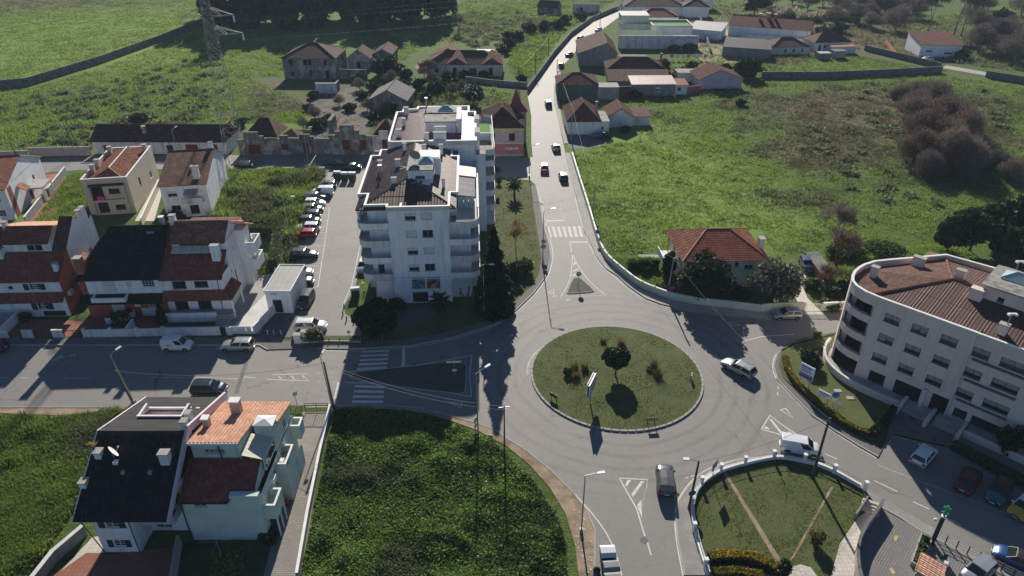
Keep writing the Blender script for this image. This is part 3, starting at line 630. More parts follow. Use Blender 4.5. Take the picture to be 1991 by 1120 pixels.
line(smooth_line([(10.11,42.84),(9.91,45.4),(9.18,48.03),(7.9,50.56),(6.46,52.91),(4.19,55.99),(1.69,58.9),(-0.91,61.23),(-3.89,63.5),(-7.18,64.86),(-10.73,66.07),(-15.36,66.83),(-21.51,66.73),(-24.97,66.64)]))
line(smooth_line([(15.74,42.84),(15.88,46.6),(16.31,49.83),(17.03,51.86),(18.34,53.77),(19.91,55.46),(22.01,56.84),(24.79,57.78),(27.24,58.17),(29.35,58.01),(33.44,55.61),(36.14,52.84)]))
line(smooth_line([(38.26,79.56),(35.37,77.77),(34.01,74.78),(33.62,72.07),(34.47,68.78),(35.56,65.13),(37.14,62.26),(38.76,59.88),(40.26,58.01)]), .12)
line(smooth_line([(5.19,80.17),(3.01,77.88),(2.06,75.12),(1.95,72.92)]), .3, 'paint_dim')
def zebra(a0, a1, b0, b1, n, frac=.5):
    # stripes between edge a (a0->a1) and edge b (b0->b1)
    for i in range(n):
        t0 = i/(n-1+frac) if n > 1 else 0; t1 = t0+frac/(n-1+frac)
        L = lambda p, q, t: (p[0]+(q[0]-p[0])*t, p[1]+(q[1]-p[1])*t)
        mark([L(a0, a1, t0), L(b0, b1, t0), L(b0, b1, t1), L(a0, a1, t1)], 'paint', 'crossing_stripe')
zebra((6.23,117.03), (13.46,117.25), (6.59,112.62), (13.52,112.83), 8, .55)
zebra((-20.33,78.36), (-20.14,74.01), (-16.6,78.48), (-16.32,74.34), 5, .5)
zebra((-19.82,70.91), (-19.53,67.4), (-16.02,70.71), (-15.7,67.4), 4, .5)
def bar(*p): mark(list(p), 'paint', 'stop_line')
bar((6.15,119.67), (9.79,120.01), (9.76,119.45), (6.13,119.11)); bar((10.02,111.01), (13.72,111.11), (13.76,110.61), (9.99,110.52))
bar((-14.92,78.96), (-14.51,79.02), (-14.02,74.67), (-14.42,74.67)); bar((-22.13,71.43), (-21.81,71.43), (-21.57,68.19), (-21.89,68.19))
line([(9.69,119.89),(9.13,134.13),(8.86,145.6)], .12, 'paint_dim', 'centre_line')
line([(10.09,110.61),(10.18,105.83)], .14); line(smooth_line([(10.18,105.83),(9.8,101.7),(9.03,96.66),(7.39,92.29)]), .14, 'paint', 'island_line'); line(smooth_line([(10.16,106.76),(11.07,100.83),(12.48,96.34),(14.41,92.75)]), .14, 'paint', 'island_line'); line([(7.38,92.14),(14.34,92.9)], .14, 'paint_dim', 'island_line')
mark([(10.39,104),(10.65,102.93),(10.09,102.22)], 'paint', 'hatch_mark'); mark([(9.97,100.66),(10.78,101.35),(10.74,100.83),(9.85,100.15)], 'paint', 'hatch_mark'); mark([(9.61,99.13),(11.1,100.15),(11.14,99.64),(9.57,98.63)], 'paint', 'hatch_mark')
def giveway(a, b, c): line([a, b, c, a], .16, 'paint', 'give_way_mark')
giveway((5.49,93.51), (6.51,94.91), (6.35,93.36)); giveway((-7.76,67.6), (-6.05,67.5), (-6.18,66.54)); giveway((32.28,66.16), (33.03,66.35), (33.32,64.67)); giveway((31.17,85.45), (31.26,84.38), (32.68,84.52))
line([(-38.85,72.38),(-35.09,72.17)], .12, 'paint_dim', 'centre_line'); line([(-34.64,72.6),(-32.8,72.38)], .12, 'paint', 'centre_line'); line([(-31.32,72.07),(-25.73,71.75)], .12, 'paint', 'island_line'); line([(-30.81,73.03),(-26.37,73.24)], .12, 'paint', 'island_line')
for a, b in ((540, 733), (565, 733), (588, 731)): mark([(-30.06,72.71), (-29.79,72.71), (-29.32,72.17), (-29.58,72.17)] if a == 540 else ([(-28.5,72.81), (-28.24,72.81), (-27.58,72.07), (-27.91,72.07)] if a == 565 else [(-27.14,72.92), (-26.81,72.92), (-25.92,71.96), (-26.24,71.96)]), 'paint_dim', 'hatch_mark')
for p in ([(-25.46,73.35),(-24.55,73.41)], [(-23.44,73.52),(-22.72,73.57)], [(-24.78,71.59),(-23.79,71.54)], [(-22.8,71.49),(-22.13,71.43)], [(-65.49,72.38),(-64.18,72.38)], [(-62.86,72.38),(-61.68,72.38)], [(-60.89,72.38),(-59.57,72.38)], [(-57.6,72.38),(-53.65,72.38)], [(-46.33,72.49),(-38.85,72.38)]): line(p, .12, 'paint_dim', 'centre_line')
line(smooth_line([(-21.81,73.68),(-17.09,74.12),(-11.19,75.35),(-5.34,77.3)]), .13, 'paint', 'island_line'); line(smooth_line([(-21.09,71.43),(-16.61,71.12),(-10.64,69.99),(-4.98,68.58)]), .13, 'paint', 'island_line'); line(smooth_line([(-5.34,77.3),(-5.52,72.92),(-4.98,68.58)]), .13, 'paint', 'island_line')
line([(11.46,55.01),(14.39,54.79),(14.08,53.55)], .14, 'paint', 'island_line'); line([(11.46,55.01),(12.68,50.77),(12.96,47.34)], .15, 'paint', 'island_line'); line([(13.07,46.79),(13.19,45.11)], .13, 'paint', 'centre_line'); line([(14.39,54.79),(13.31,51.1)], .05, 'paint_dim', 'island_line')
mark([(11.93,54.06),(12.29,54.72),(12.68,54.72),(12.12,53.84)], 'paint', 'hatch_mark'); mark([(12.38,52.7),(13.69,54.57),(14.08,54.61),(12.55,52.34)], 'paint', 'hatch_mark'); mark([(12.74,51.17),(13.34,52),(13.04,49.57)], 'paint', 'hatch_mark')
line([(28.95,62.7),(30.72,65.13),(31.6,63.5),(32.88,61.65)], .15, 'paint', 'island_line'); line([(28.95,62.7),(31.23,61.65)], .15, 'paint', 'island_line'); mark([(30.43,64.4),(30.7,64.49),(31.29,61.83),(30.93,62)], 'paint', 'hatch_mark'); mark([(29.18,62.87),(29.71,63.23),(29.93,62.61)], 'paint', 'hatch_mark'); mark([(31.9,62.44),(32.5,61.74),(32.2,61.57)], 'paint', 'hatch_mark')
for p in ([(33.41,70.6),(33.37,70.09)], [(32.98,69.48),(32.91,68.88)], [(34.82,58.66),(35.87,57.86)], [(38.55,54.64),(40.24,53.12)], [(41.23,51.72),(42.38,50.77)], [(43.19,49.9),(44.53,48.66)], [(45.83,47.28),(47.04,45.94)], [(18.49,55.01),(18.83,55.09)], [(19.14,55.24),(19.62,55.39)]): line(p, .13, 'paint', 'centre_line')
line([(31.93,80.54),(34.68,81.67),(39.56,82.3)], .14, 'paint', 'island_line'); line([(32.39,82.95),(32.43,80.79)], .12, 'paint_dim', 'island_line')
line([(37.37,62.09),(39.25,59.39)], .1, 'paint_dim', 'edge_line'); line([(40.59,58.25),(43.84,61.57),(45.82,60.55)], .14, 'paint_dim', 'bay_line'); line([(39.94,56.91),(43.83,54.28),(51.15,49.31)], .1, 'paint_dim', 'bay_line')
PZ = RZ+.012
line([(-35.13,125.72),(-32.68,111.01),(-30.22,95.23)], .12, 'paint', 'bay_line', lot, PZ)
for a, b in (("641,407", "628,407"), ("638,418", "625,418"), ("636,430", "620,430"), ("634,441", "616,441"), ("632,453", "612,453"), ("631,464", "572,466"), ("629,478", "570,480"), ("626,491", "569,492"), ("624,503", "568,505"), ("622,517", "569,518"), ("620,531", "600,531"), ("619,545", "600,545"), ("618,559", "598,560")): pass
for seg in ([(-34.92,124.76),(-36.2,124.76)], [(-34.63,122.17),(-35.89,122.17)], [(-34.22,119.45),(-35.74,119.45)], [(-33.86,117.03),(-35.55,117.03)], [(-33.47,114.48),(-35.31,114.48)], [(-33.02,112.12),(-38.29,111.81)], [(-32.59,109.44),(-37.73,109.05)], [(-32.28,106.95),(-37.21,106.76)], [(-31.94,104.73),(-36.66,104.36)], [(-31.53,102.22),(-35.96,102.05)], [(-31.13,99.81),(-32.79,99.81)], [(-30.67,97.48),(-32.22,97.48)], [(-30.22,95.23),(-32.42,95.07)]): line(seg, .1, 'paint', 'bay_line', lot, PZ)
line([(-26.69,117.25),(-26.21,109.05),(-25.06,95.86),(-25.26,89.78)], .12, 'paint', 'bay_line', lot, PZ); line([(-24.69,99.47),(-24.02,99.47)], .1, 'paint', 'bay_line', lot, PZ)
# wheelchair symbol painted in the bay
wcx, wcy = (-23.68,96.66); mbw = MB()
strip(mbw, [(wcx+.35*cos(t), wcy-.1+.35*sin(t)) for t in np.linspace(-2.6, 2.2, 12)], .1, PZ); strip(mbw, [(wcx-.05, wcy+.65), (wcx-.02, wcy+.1), (wcx+.4, wcy+.05), (wcx+.6, wcy-.3)], .1, PZ); mbw.build('wheelchair_symbol', 'paint_yellow', lot)
# worn patches, manholes
def manhole(p, r=.35, m='concrete', par=None):
    mb = MB(); mb.add([(p[0]+r*cos(2*pi*i/16), p[1]+r*sin(2*pi*i/16), MZ+.003) for i in range(16)], [tuple(range(16))]); return mb.build('manhole_cover', m, par or road)
for p in ((6.47,92.6), (8.5,91.4), (11.45,155.12), (9.38,151.29), (11.38,148.4)): manhole(p, .42, 'paint_dim')
for p in ((34.53,60.05), (34.9,56.53), (-12.89,75.35), (-58.18,74.67), (12.79,46.85)): manhole(p, .4, 'concrete_dark')
mark([(-60.49,77.41),(-59.54,76.95),(-60.13,76.03),(-61.02,76.14)], 'concrete', 'road_patch'); mark([(-59.39,77.3),(-58.54,77.65),(-58.3,77.06),(-59.27,76.95)], 'concrete', 'road_patch')
for pp, k in (([(-38.83,76.03),(-32.88,76.6),(-32.31,70.6),(-38.26,70.6)], 'asphalt_old'), ([(-35.41,76.6),(-34.93,76.6),(-34,69.28),(-34.51,69.28)], 'asphalt_dark')):
    o = mark(pp, k, 'road_patch'); o.location.z = -.003 if k == 'asphalt_old' else 0

# ---------------------------------------------------------------- yards, lawns and other ground surfaces
YZ = .02
sheet('lawn', [(-4.12,143.18),(3.63,135.76),(4.46,117.25),(4.94,104.73),(4.43,99.64),(3.25,95.7),(1.45,92.45),(-0.8,88.78),(-3.74,85.72),(-8.36,82.95),(-14.6,80.79),(-20.9,80.3),(-21.29,83.6),(-19.47,89.06),(-5.02,89.78),(-4.04,95.07),(-4.39,121.71)], .1, 'lawn', bottom=-.02)
sheet('lawn', [(-30.35,81.8),(-21.03,81.8),(-20.95,80.54),(-30.87,80.54)], .1, 'lawn', bottom=-.02)
sheet('garage_ramp', [(-17.57,89.06),(-10.83,90.51),(-10.58,88.49),(-11.55,85.99),(-14.92,83.34),(-19.79,82.05),(-21.15,81.67),(-21.29,83.6),(-18.55,85.59)], .12, 'asphalt_dark')
sheet('lawn', [(34.6,72.28),(34.93,74.9),(36.54,78.6),(39.25,80.79),(45.2,82.56),(46.91,83.6),(42.05,76.25),(42.19,71.85),(46.62,67.31),(42,60.38),(40.34,61.4),(38.41,63.68),(36.8,66.16),(35.7,69.58)], .16, 'lawn', bottom=-.02)
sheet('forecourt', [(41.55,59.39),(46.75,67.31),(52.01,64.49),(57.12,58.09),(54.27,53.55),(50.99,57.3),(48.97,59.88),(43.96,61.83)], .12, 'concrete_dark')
park = [(17.83,49.44),(18.07,50.77),(19.03,52.98),(20.47,54.57),(22.34,55.92),(24.93,56.84),(27.05,57.54),(29.59,58.25),(34.04,56.6),(36.61,53.69),(37.38,51.04),(33.4,47.53),(30.82,44.82),(29.12,42.29),(27.04,38.66),(18.09,38.66),(18.23,43.96),(17.72,46.6)]
sheet('lawn', park, .16, 'lawn', bottom=-.02)
def yard(name, pts, m, z=YZ): return sheet(name, pts, z, m)
yard('path', [(22.71,55.61),(23.06,55.69),(25.27,44.47),(24.77,44.13)], 'dirt', .175); yard('path', [(33.42,53.55),(33.85,53.69),(26.65,44.82),(25.83,44.13)], 'dirt', .18)
yard('path', [(34.51,49.44),(36.99,51.1),(37.47,50.77),(35.46,48.79),(33.39,46.3),(31.74,43.39),(30.34,40.69),(28.27,40.69),(29.69,43.39),(31.51,46.3)], 'slabs_pale', .185)
yard('path', [(18.34,43.39),(20.27,43.5),(22.59,43.28),(24.27,42.56),(23.37,41.21),(18.04,41.21)], 'concrete', .175)
yard('plaza', [(25.8,43.62),(26.88,43.96),(27.74,43.67),(28.04,42.56),(26.93,40.17),(23.96,40.17),(24.83,42.84)], 'slabs_pale', .19)
yard('forecourt', [(37.47,50.77),(40.44,47.53),(42.61,45.23),(46.7,41.48),(43.44,36.28),(28.52,36.28),(31.74,43.39),(33.39,46.3),(35.46,48.79)], 'cobble', .16)
yard('drive', [(-25.13,65.79),(-21.92,65.79),(-19.25,41.21),(-22.72,41.21),(-23.77,52.84)], 'drive_blocks', .05)
yard('yard', [(-42.43,39.66),(-42.55,42.95),(-40.28,46.6),(-38.79,45.11),(-35.69,45.58),(-31.91,46.18),(-29.51,39.66)], 'slabs_red', .05)
yard('yard', [(-41.75,43.39),(-40.84,47.22),(-39.93,47.4),(-38.66,45.35),(-40.47,45.35)], 'slabs_pale', .06)
yard('garden_soil', [(-29.51,39.66),(-32.08,46.6),(-31.4,46.79),(-24.54,47.15),(-22.79,47.15),(-24.14,52.84),(-24.71,62.26),(-24.91,65.41),(-26.14,65.41),(-22.25,39.66)], 'soil_green', .045)
yard('yard', [(-61.54,83.6),(-59.45,81.67),(-56.59,81.67),(-57.57,89.06),(-61.32,91.25),(-61.49,85.59)], 'slabs_red', .05)
yard('yard', [(-56.59,81.67),(-48.16,82.05),(-50.71,89.06),(-57.62,88.35)], 'slabs_red', .045)
yard('yard', [(-48.16,82.05),(-40.71,82.3),(-40.81,89.06),(-50.71,89.06)], 'soil_green', .04)
yard('yard', [(-71.11,81.42),(-60.53,81.67),(-61.49,85.59),(-74.12,86.27)], 'slabs_red', .04); yard('yard', [(-40.71,82.3),(-35.31,82.3),(-36.02,95.07),(-37.4,99.98),(-42.26,98.3)], 'concrete', .045)
yard('drive', [(-35.04,81.42),(-32.18,81.42),(-30.9,89.06),(-31.45,91.25),(-35.82,87.65),(-35.59,84.92)], 'asphalt_dark', .05); yard('verge', [(-32.11,81.42),(-30.25,81.42),(-33.38,95.07),(-37.1,117.25),(-38.36,131.49),(-39.57,145.29),(-40.46,145.29),(-38.04,117.25),(-34.34,95.07)], 'small_setts', .06)
yard('path', [(-87.75,117.25),(-84,117.25),(-95.2,143.18),(-101.8,143.18)], 'paving_red', .035); yard('path', [(-69.81,119.45),(-66.19,119.45),(-71.26,135.48),(-73.51,136.3)], 'paving_pale', .035)
yard('yard', [(11.93,169.18),(22.03,169.18),(22.29,160.54),(13.71,158.76)], 'concrete_dark', .035); yard('drive', [(45.32,100.32),(47.69,99.98),(45.36,95.7),(44.83,91.99),(45.58,87.37),(42.57,87.37),(43.14,92.75)], 'paving_pale', .045); yard('path', [(21.25,106.2),(26.86,106.01),(26.65,104.91),(21.08,105.09)], 'concrete', .04)
yard('path', [(140.92,237.47),(156.55,219.13),(159.25,223.48),(144.48,241.03)], 'concrete', .03); yard('path', [(-32.34,238.88),(-25.09,225.39),(-23.47,225.39),(-30.94,246.17)], 'dirt', .03)
yard('yard', [(-60.78,213.17),(-45.96,216.11),(-37.08,182.58),(-32.97,155.29),(-46.49,155.29),(-51.89,182.58)], 'rubble', .03); yard('yard', [(74.23,322.43),(92.46,320.02),(77.48,246.17),(63.57,238.88),(67.33,289.4)], 'dirt', .03)

# ---------------------------------------------------------------- white apartment building
A = Bld('apartment_building', 'tall white apartment building with curved corner balconies and corrugated hip roof', 'building', -17.4, 90.5, radians(3))
FL = [4.2, 6.92, 9.64, 12.36]
winF = []
for k, (a, b) in zip(range(4), (('half', 'p2'), ('void', 'blind'), ('blind', 'p2'), ('half', 'blind'))):
    z = FL[k]+1.25
    winF += [(3.15, z, 1.5, 1.15, 'half' if a == 'void' else a, 'frame_grey'), (5.45, z, 1.5, 1.15, b, 'frame_grey')]
winF += [(3.75, .12, 2.3, 1.75, 'garage', 'frame_dark'), (6.3, .75, 1.5, .9, 'p1', 'frame_grey')]
A.block(0, 8.5, 0, 6, 0, 15.6, 'wall_white', F=winF, name='wall')
for i, (x, m_) in enumerate(((3.6, 'poster_teal'), (5.8, 'poster_red'))):
    p = A.box('poster_frame', 'frame_dark', x-.95, x+.95, -.07, -.005, 2.5, 4.05); A.box('poster', m_, x-.87, x+.87, -.085, -.072, 2.58, 3.97, parent=p)
    A.box('vent_slot', 'frame_dark', x-.95, x+.95, -.03, -.004, 4.22, 4.32)
A.box('band', 'parapet', -.02, 8.52, -.03, -.004, 4.36, 4.46)
A.block(-3.0, 0, 1.5, 23.5, 0, 15.6, 'wall_white', F=[(1.2, FL[k]+.1, .9, 2.1, 'doorp', 'frame_grey') for k in range(1)], L=[(u, FL[k]+.9, 1.4, 1.3, 'blind' if (i+k) % 3 else 'p2', 'frame_grey') for k in range(4) for i, u in enumerate((3, 7, 11, 15, 19))], name='wall')
A.block(-4.3, -3.0, 5.0, 23.5, 0, 15.6, 'wall_white', L=[(u, FL[k]+.9, 1.4, 1.3, 'p2' if (i+k) % 3 else 'blind', 'frame_grey') for k in range(4) for i, u in enumerate((2.5, 7, 12, 16))], name='wall')
A.block(8.5, 11.5, 1.5, 23.5, 0, 12.36, 'wall_white', F=[], name='wall'); A.block(8.5, 9.6, 5, 23.5, 12.36, 15.6, 'wall_white', R=[(4, 12.5, 2.4, 2.1, 'p2'), (12, 12.5, 2.4, 2.1, 'p2')], name='wall')
A.block(11.5, 12.6, 4.6, 24, 0, 12.36, 'wall_white', R=[(u, FL[k]-1.6, 1.4, 1.3, 'p2') for k in range(4) for u in (4, 9, 14)], name='wall')
def arc(cx, cy, r, a0, a1, n=8): return [(cx+r*cos(radians(a0+(a1-a0)*i/n)), cy+r*sin(radians(a0+(a1-a0)*i/n))) for i in range(n+1)]
left_line = [(-.0, -.1)]+arc(-3.0, 1.3, 1.4, 270, 180)+[(-4.4, 5.0)]
right_line = [(8.5, -.1)]+arc(11.3, 1.3, 1.4, 270, 360)+[(12.7, 4.6)]
for side, ln in (('left', left_line), ('right', right_line)):
    for k, z in enumerate(FL):
        bal = MB().prism(ln+[(0 if side == 'left' else 8.5, 5)], z-.16, z).build('balcony', 'parapet', A.e)
        strip(MB(), [(p[0], p[1]) for p in offset(ln, .07 if side == 'left' else .07)] if False else ln, .14, z+.002, z+.92).build('parapet', 'wall_white_stained' if (k+(side == 'left')) % 2 else 'wall_white', bal)
        strip(MB(), ln, .2, z+.92, z+.98).build('coping', 'concrete', bal)
        rl = MB(); rl.path([(p[0], p[1], z+1.12) for p in ln], .025)
        for p in ln[::3]: rl.tube((p[0], p[1], z+.98), (p[0], p[1], z+1.12), .02, .02, 4)
        rl.build('railing', 'galv', bal)
A.box('roof_slab', 'parapet', -4.4, -3.02, .9, 5.0, 14.9, 15.12, -3.02, -.002, .9, 1.5, 14.9, 15.12)
A.box('column', 'wall_white', -4.35, -4.1, .95, 1.2, 13.3, 14.9)
# corner roof parapet edge following the steps
par = [(0, 0), (8.6, 0), (8.6, 4.9), (9.7, 4.9), (9.7, 20), (8.6, 20), (8.6, 23.5), (2.6, 24.2), (-3.2, 23.5), (-3.2, 20.8), (-4.5, 20.8), (-4.5, 4.9), (-3.1, 4.9), (-3.1, .9), (0, .9)]
strip(MB(), par+[par[0]], .24, 15.1, 15.7).build('parapet', 'parapet', A.e); strip(MB(), par+[par[0]], .34, 15.7, 15.77).build('coping', 'cap_white', A.e)
RG = 17.0; hy = 7.6; rx = 2.6
slope('roof', [(-4.4, 23.4, 15.2), (-4.4, .2, 15.2), (rx, hy, RG), (rx, 23.4, RG)], 'sheet_worn', A.e, .3, .05, .1, 3.0)
slope('roof', [(9.6, .2, 15.2), (9.6, 23.4, 15.2), (rx, 23.4, RG), (rx, hy, RG)], 'sheet_worn', A.e, .3, .05, .1, 3.0)
slope('roof', [(-4.4, .2, 15.2), (9.6, .2, 15.2), (rx, hy, RG)], 'sheet_brown', A.e, .42, .07, .1, 3.0)
ridge(A.e, [(-4.2, .4, 15.3), (rx, hy, RG+.05), (rx, 23.4, RG+.05)], 'concrete_dark', .13); ridge(A.e, [(9.4, .4, 15.3), (rx, hy, RG+.05)], 'concrete_dark', .13)
A.box('gable_wall', 'wall_white', -4.3, 9.5, 23.3, 23.5, 15.1, 15.6)
# stair penthouse with dish, skylight and hatches
A.block(2.5, 6.1, 7.2, 14.6, 15.6, 18.2, 'wall_white', F=[(1.8, 16.9, 1.4, .5, 'grid', 'frame_grey')], name='penthouse'); A.box('penthouse_roof', 'roof_flat', 2.35, 6.25, 7.05, 14.75, 18.2, 18.36)
A.box('lift_housing', 'wall_white', 6.25, 7.1, 11, 14.6, 15.6, 18.6, 3.9, 7.0, 11.3, 14.7, 18.37, 18.7)
def skylight(cx, cy, z, w, d, h=.75):
    e = A.box('skylight', 'frame_white', cx-w/2, cx+w/2, cy-d/2, cy+d/2, z, z+.18)
    a = [(cx-w/2, cy-d/2, z+.19), (cx+w/2, cy-d/2, z+.19), (cx+w/2, cy+d/2, z+.19), (cx-w/2, cy+d/2, z+.19)]; L, R = (cx-w*.12, cy, z+h), (cx+w*.12, cy, z+h)
    for q in ([a[0], a[1], R, L], [a[1], a[2], R], [a[2], a[3], L, R], [a[3], a[0], L]): MB().poly(q).build('pane', 'glass_green', e)
    mb = MB()
    for p in ((a[0], L), (a[1], R), (a[2], R), (a[3], L), (L, R)): mb.tube(p[0], p[1], .03, .03, 4)
    mb.build('glazing_bar', 'frame_white', e)
skylight(5.1, 10.6, 18.37, 2.2, 2.2)
def dish(par, x, y, z, r=.75, az=90, el=25, m='bin_grey'):
    d = Vector((cos(radians(az))*cos(radians(el)), sin(radians(az))*cos(radians(el)), sin(radians(el)))); a = d.orthogonal().normalized(); b = d.cross(a); c = Vector((x, y, z)); mb = MB()
    n = 18; vs = [c]+[c+(a*cos(2*pi*i/n)+b*sin(2*pi*i/n))*r*k+d*(r*.22*k*k) for k in (.5, 1) for i in range(n)]
    mb.add(vs, [(0, 1+i, 1+(i+1) % n) for i in range(n)]+[(1+i, 1+n+i, 1+n+(i+1) % n, 1+(i+1) % n) for i in range(n)])
    o = mb.build('dish_reflector', m, par, True); mb = MB(); mb.tube(c-d*.05, (x, y, z-r*1.1), .04, .05, 5); mb.build('dish_mast', 'galv', o)
    mb = MB(); mb.tube(c-Vector((0, 0, r*.9)), c+d*r*1.1, .02, .02, 4); f = c+d*r*1.1; mb.box(f.x-.07, f.x+.07, f.y-.07, f.y+.07, f.z-.07, f.z+.07); mb.build('feed_arm', 'galv', o); return o
dd = thing('satellite_dish', 'large round satellite dish on the white apartment penthouse', 'satellite dish', (-17.4+3.0, 90.5+9.9, 18.37)); dish(dd, 0, 0, 1.2, .85, 80, 20)
for x in (3.1, 4.6): A.box('roof_hatch', 'cap_white', x, x+1.15, 6.1, 7.1, 16.2, 16.75)
for x, y, z, w, d in ((-2.2, 13.5, 17.6, .6, .6), (.5, 13.6, 17.7, .7, .6), (.5, 6.8, 17.4, .7, .5), (7.7, 6.6, 17.2, .45, .5), (1.0, 20.5, 17.9, .5, .5), (4.2, 19.6, 17.9, .7, .4), (6.9, 20.4, 17.6, .6, .5)): A.chimney(x, y, 15.6, z, w, d, 'wall_white')
A.box('plank', 'cap_white', 1.7, 2.0, .3, 1.8, 15.55, 15.62)
for p in (((1.0, 13.0), (1.9, 11.8)), ((.9, 11.6), (2.0, 12.0))): MB().tube((p[0][0], p[0][1], 16.75), (p[1][0], p[1][1], 16.95), .06, .06, 4).build('plank', 'cap_white', A.e)
# terrace wing with sunrooms
tw = MB(); tw.box(8.62, 12.5, 1.4, 24, 12.37, 12.42); tw.build('terrace_floor', 'slabs_white', A.e)
A.box('parapet', 'wall_white', 12.55, 12.75, 4.6, 24, 12.36, 13.4); A.box('coping', 'cap_white', 12.5, 12.8, 4.6, 24, 13.4, 13.46)
sr = A.box('sunroom', 'frame_white', 9.75, 9.83, 6, 13, 12.45, 14.6, 12.0, 12.08, 6, 13, 12.45, 12.9)
slope('roof', [(12.3, 5.9, 14.5), (12.3, 13, 14.5), (9.7, 13, 14.85), (9.7, 5.9, 14.85)], 'sheet_grey', sr)
for i in range(3): A.box('pane', 'glass_green', 9.85+i*.74, 10.52+i*.74, 6.0, 6.05, 12.5, 14.45, parent=sr)
sr2 = A.box('sunroom', 'frame_white', 9.75, 9.83, 14, 18, 12.45, 14.6, 12.2, 12.28, 14, 18, 12.45, 14.4); slope('roof', [(12.5, 13.9, 14.4), (12.5, 18.1, 14.4), (9.7, 18.1, 14.8), (9.7, 13.9, 14.8)], 'sheet_pink', sr2)
A.box('awning_box', 'bin_green', 8.8, 9.5, .4, 1.3, 12.5, 13.6)
# rear block
A.block(-1.6, 9.0, 23.6, 43, 0, 16.6, 'wall_white', L=[(u, FL[k]+.9, 1.4, 1.3, 'p2') for k in range(4) for u in (4, 9, 14)], name='wall')
A.block(9.0, 14.2, 24.05, 43, 0, 14.4, 'wall_white', F=[], name='wall'); A.block(9.0, 12.5, 24, 43, 14.4, 16.6, 'wall_white', R=[(3, 14.5, 1.6, 1.9, 'p2'), (9, 14.5, 1.6, 1.9, 'p2')], name='wall')
rb = [(-1.7, 23.5), (12.6, 23.5), (12.6, 39.8), (11.4, 39.8), (11.4, 43.5), (1.8, 43.5), (1.8, 42), (-.8, 42), (-.8, 40.3), (-1.9, 40.3), (-1.9, 25)]
strip(MB(), rb+[rb[0]], .26, 16.4, 17.1).build('parapet', 'parapet', A.e); strip(MB(), rb+[rb[0]], .36, 17.1, 17.18).build('coping', 'cap_white', A.e)
slope('roof', [(-1.6, 40, 16.5), (-1.6, 23.7, 16.5), (5.4, 23.7, 16.95), (5.4, 43, 16.95), (1.8, 43, 16.72), (-.5, 41.5, 16.57)], 'sheet_red', A.e, .3, .05, .1, 4.0)
slope('roof', [(12.4, 23.7, 16.5), (12.4, 39.6, 16.5), (11.3, 43, 16.57), (5.4, 43, 16.95), (5.4, 23.7, 16.95)], 'sheet_red', A.e, .3, .05, .1, 4.0)
MB().poly([(-1.6, 23.62, 16.4), (12.4, 23.62, 16.4), (5.4, 23.62, 16.99)]).build('gable_wall', 'wall_white', A.e)
A.block(4.1, 9.2, 28.5, 36.5, 16.6, 18.7, 'wall_white', name='penthouse'); A.box('penthouse_roof', 'roof_flat', 3.95, 9.35, 28.35, 36.65, 18.7, 18.88, 3.95, 9.35, 33, 36.65, 18.89, 19.05); skylight(7.4, 34.8, 19.06, 2.8, 2.2)
A.box('lift_housing', 'wall_white', 9.36, 10.2, 28.6, 36, 16.6, 19.2)
for x, y, z, w in ((-.2, 40, 18.1, .8), (-.1, 33.5, 18, .6), (-.5, 27.3, 18, .9), (6.6, 26.6, 18.6, 1.9), (6.6, 24.6, 18.3, 2.1), (4.4, 24.6, 18.2, .7)): A.chimney(x, y, 16.6, z, w, .7)
MB().lathe([(.16, 17.0), (.16, 18.6), (.3, 18.7), (.3, 18.9)], 10, (3.4, 43.3)).build('flue', 'galv', A.e)
MB().lathe([(.16, 15.8), (.16, 17.6), (.32, 17.65), (.32, 17.9)], 10, (-1.9, 10.6)).build('flue', 'galv', A.e)
# rear roof terraces and rounded side balconies
A.box('terrace_floor', 'roof_flat', 12.55, 15.4, 24.1, 31, 14.41, 14.45); A.box('terrace_floor', 'turf_green', 12.55, 15.4, 33.2, 41, 14.41, 14.45); A.box('partition', 'wall_white', 12.5, 15.4, 31.2, 31.5, 14.45, 15.8)
side = [(14.2, 24.0), (15.0, 24.0)]+arc(14.8, 24.9, .9, 285, 360, 5)+[(15.7, 42.5), (14.2, 43)]
for k, z in enumerate([1.5]+FL[:]+[14.4]):
    bal = MB().prism(side, z-.16, z).build('balcony', 'parapet', A.e)
    if 0 < k:
        strip(MB(), side, .14, z+.002, z+.95).build('parapet', 'wall_white_stained' if k % 2 else 'wall_white', bal)
        rl = MB(); rl.path([(p[0], p[1], z+1.25) for p in side], .03); [rl.tube((p[0], p[1], z+.95), (p[0], p[1], z+1.25), .02, .02, 4) for p in resample(side, 1.2)]; rl.build('railing', 'galv', bal)
for y in (29.5, 36.5): A.box('fin_wall', 'wall_white', 14.2, 15.65, y, y+.2, 0, 14.2)
for cx, cy in ((12.9, 27.5), (12.9, 35)): A.chimney(cx, cy, 14.4, 17.6, .7, 2.6)
# ramp wall and planters in front
A.box('ramp_wall', 'wall_white_stained', -1.1, -.9, -5.4, -.05, 0, 1.3)
A.box('side_panel', 'door_dark', -2.9, -2.86, 1.43, 1.5, .1, 3.2)
A.box('air_conditioner', 'cap_white', 9.8, 10.8, 1.1, 1.48, 3.5, 4.0)

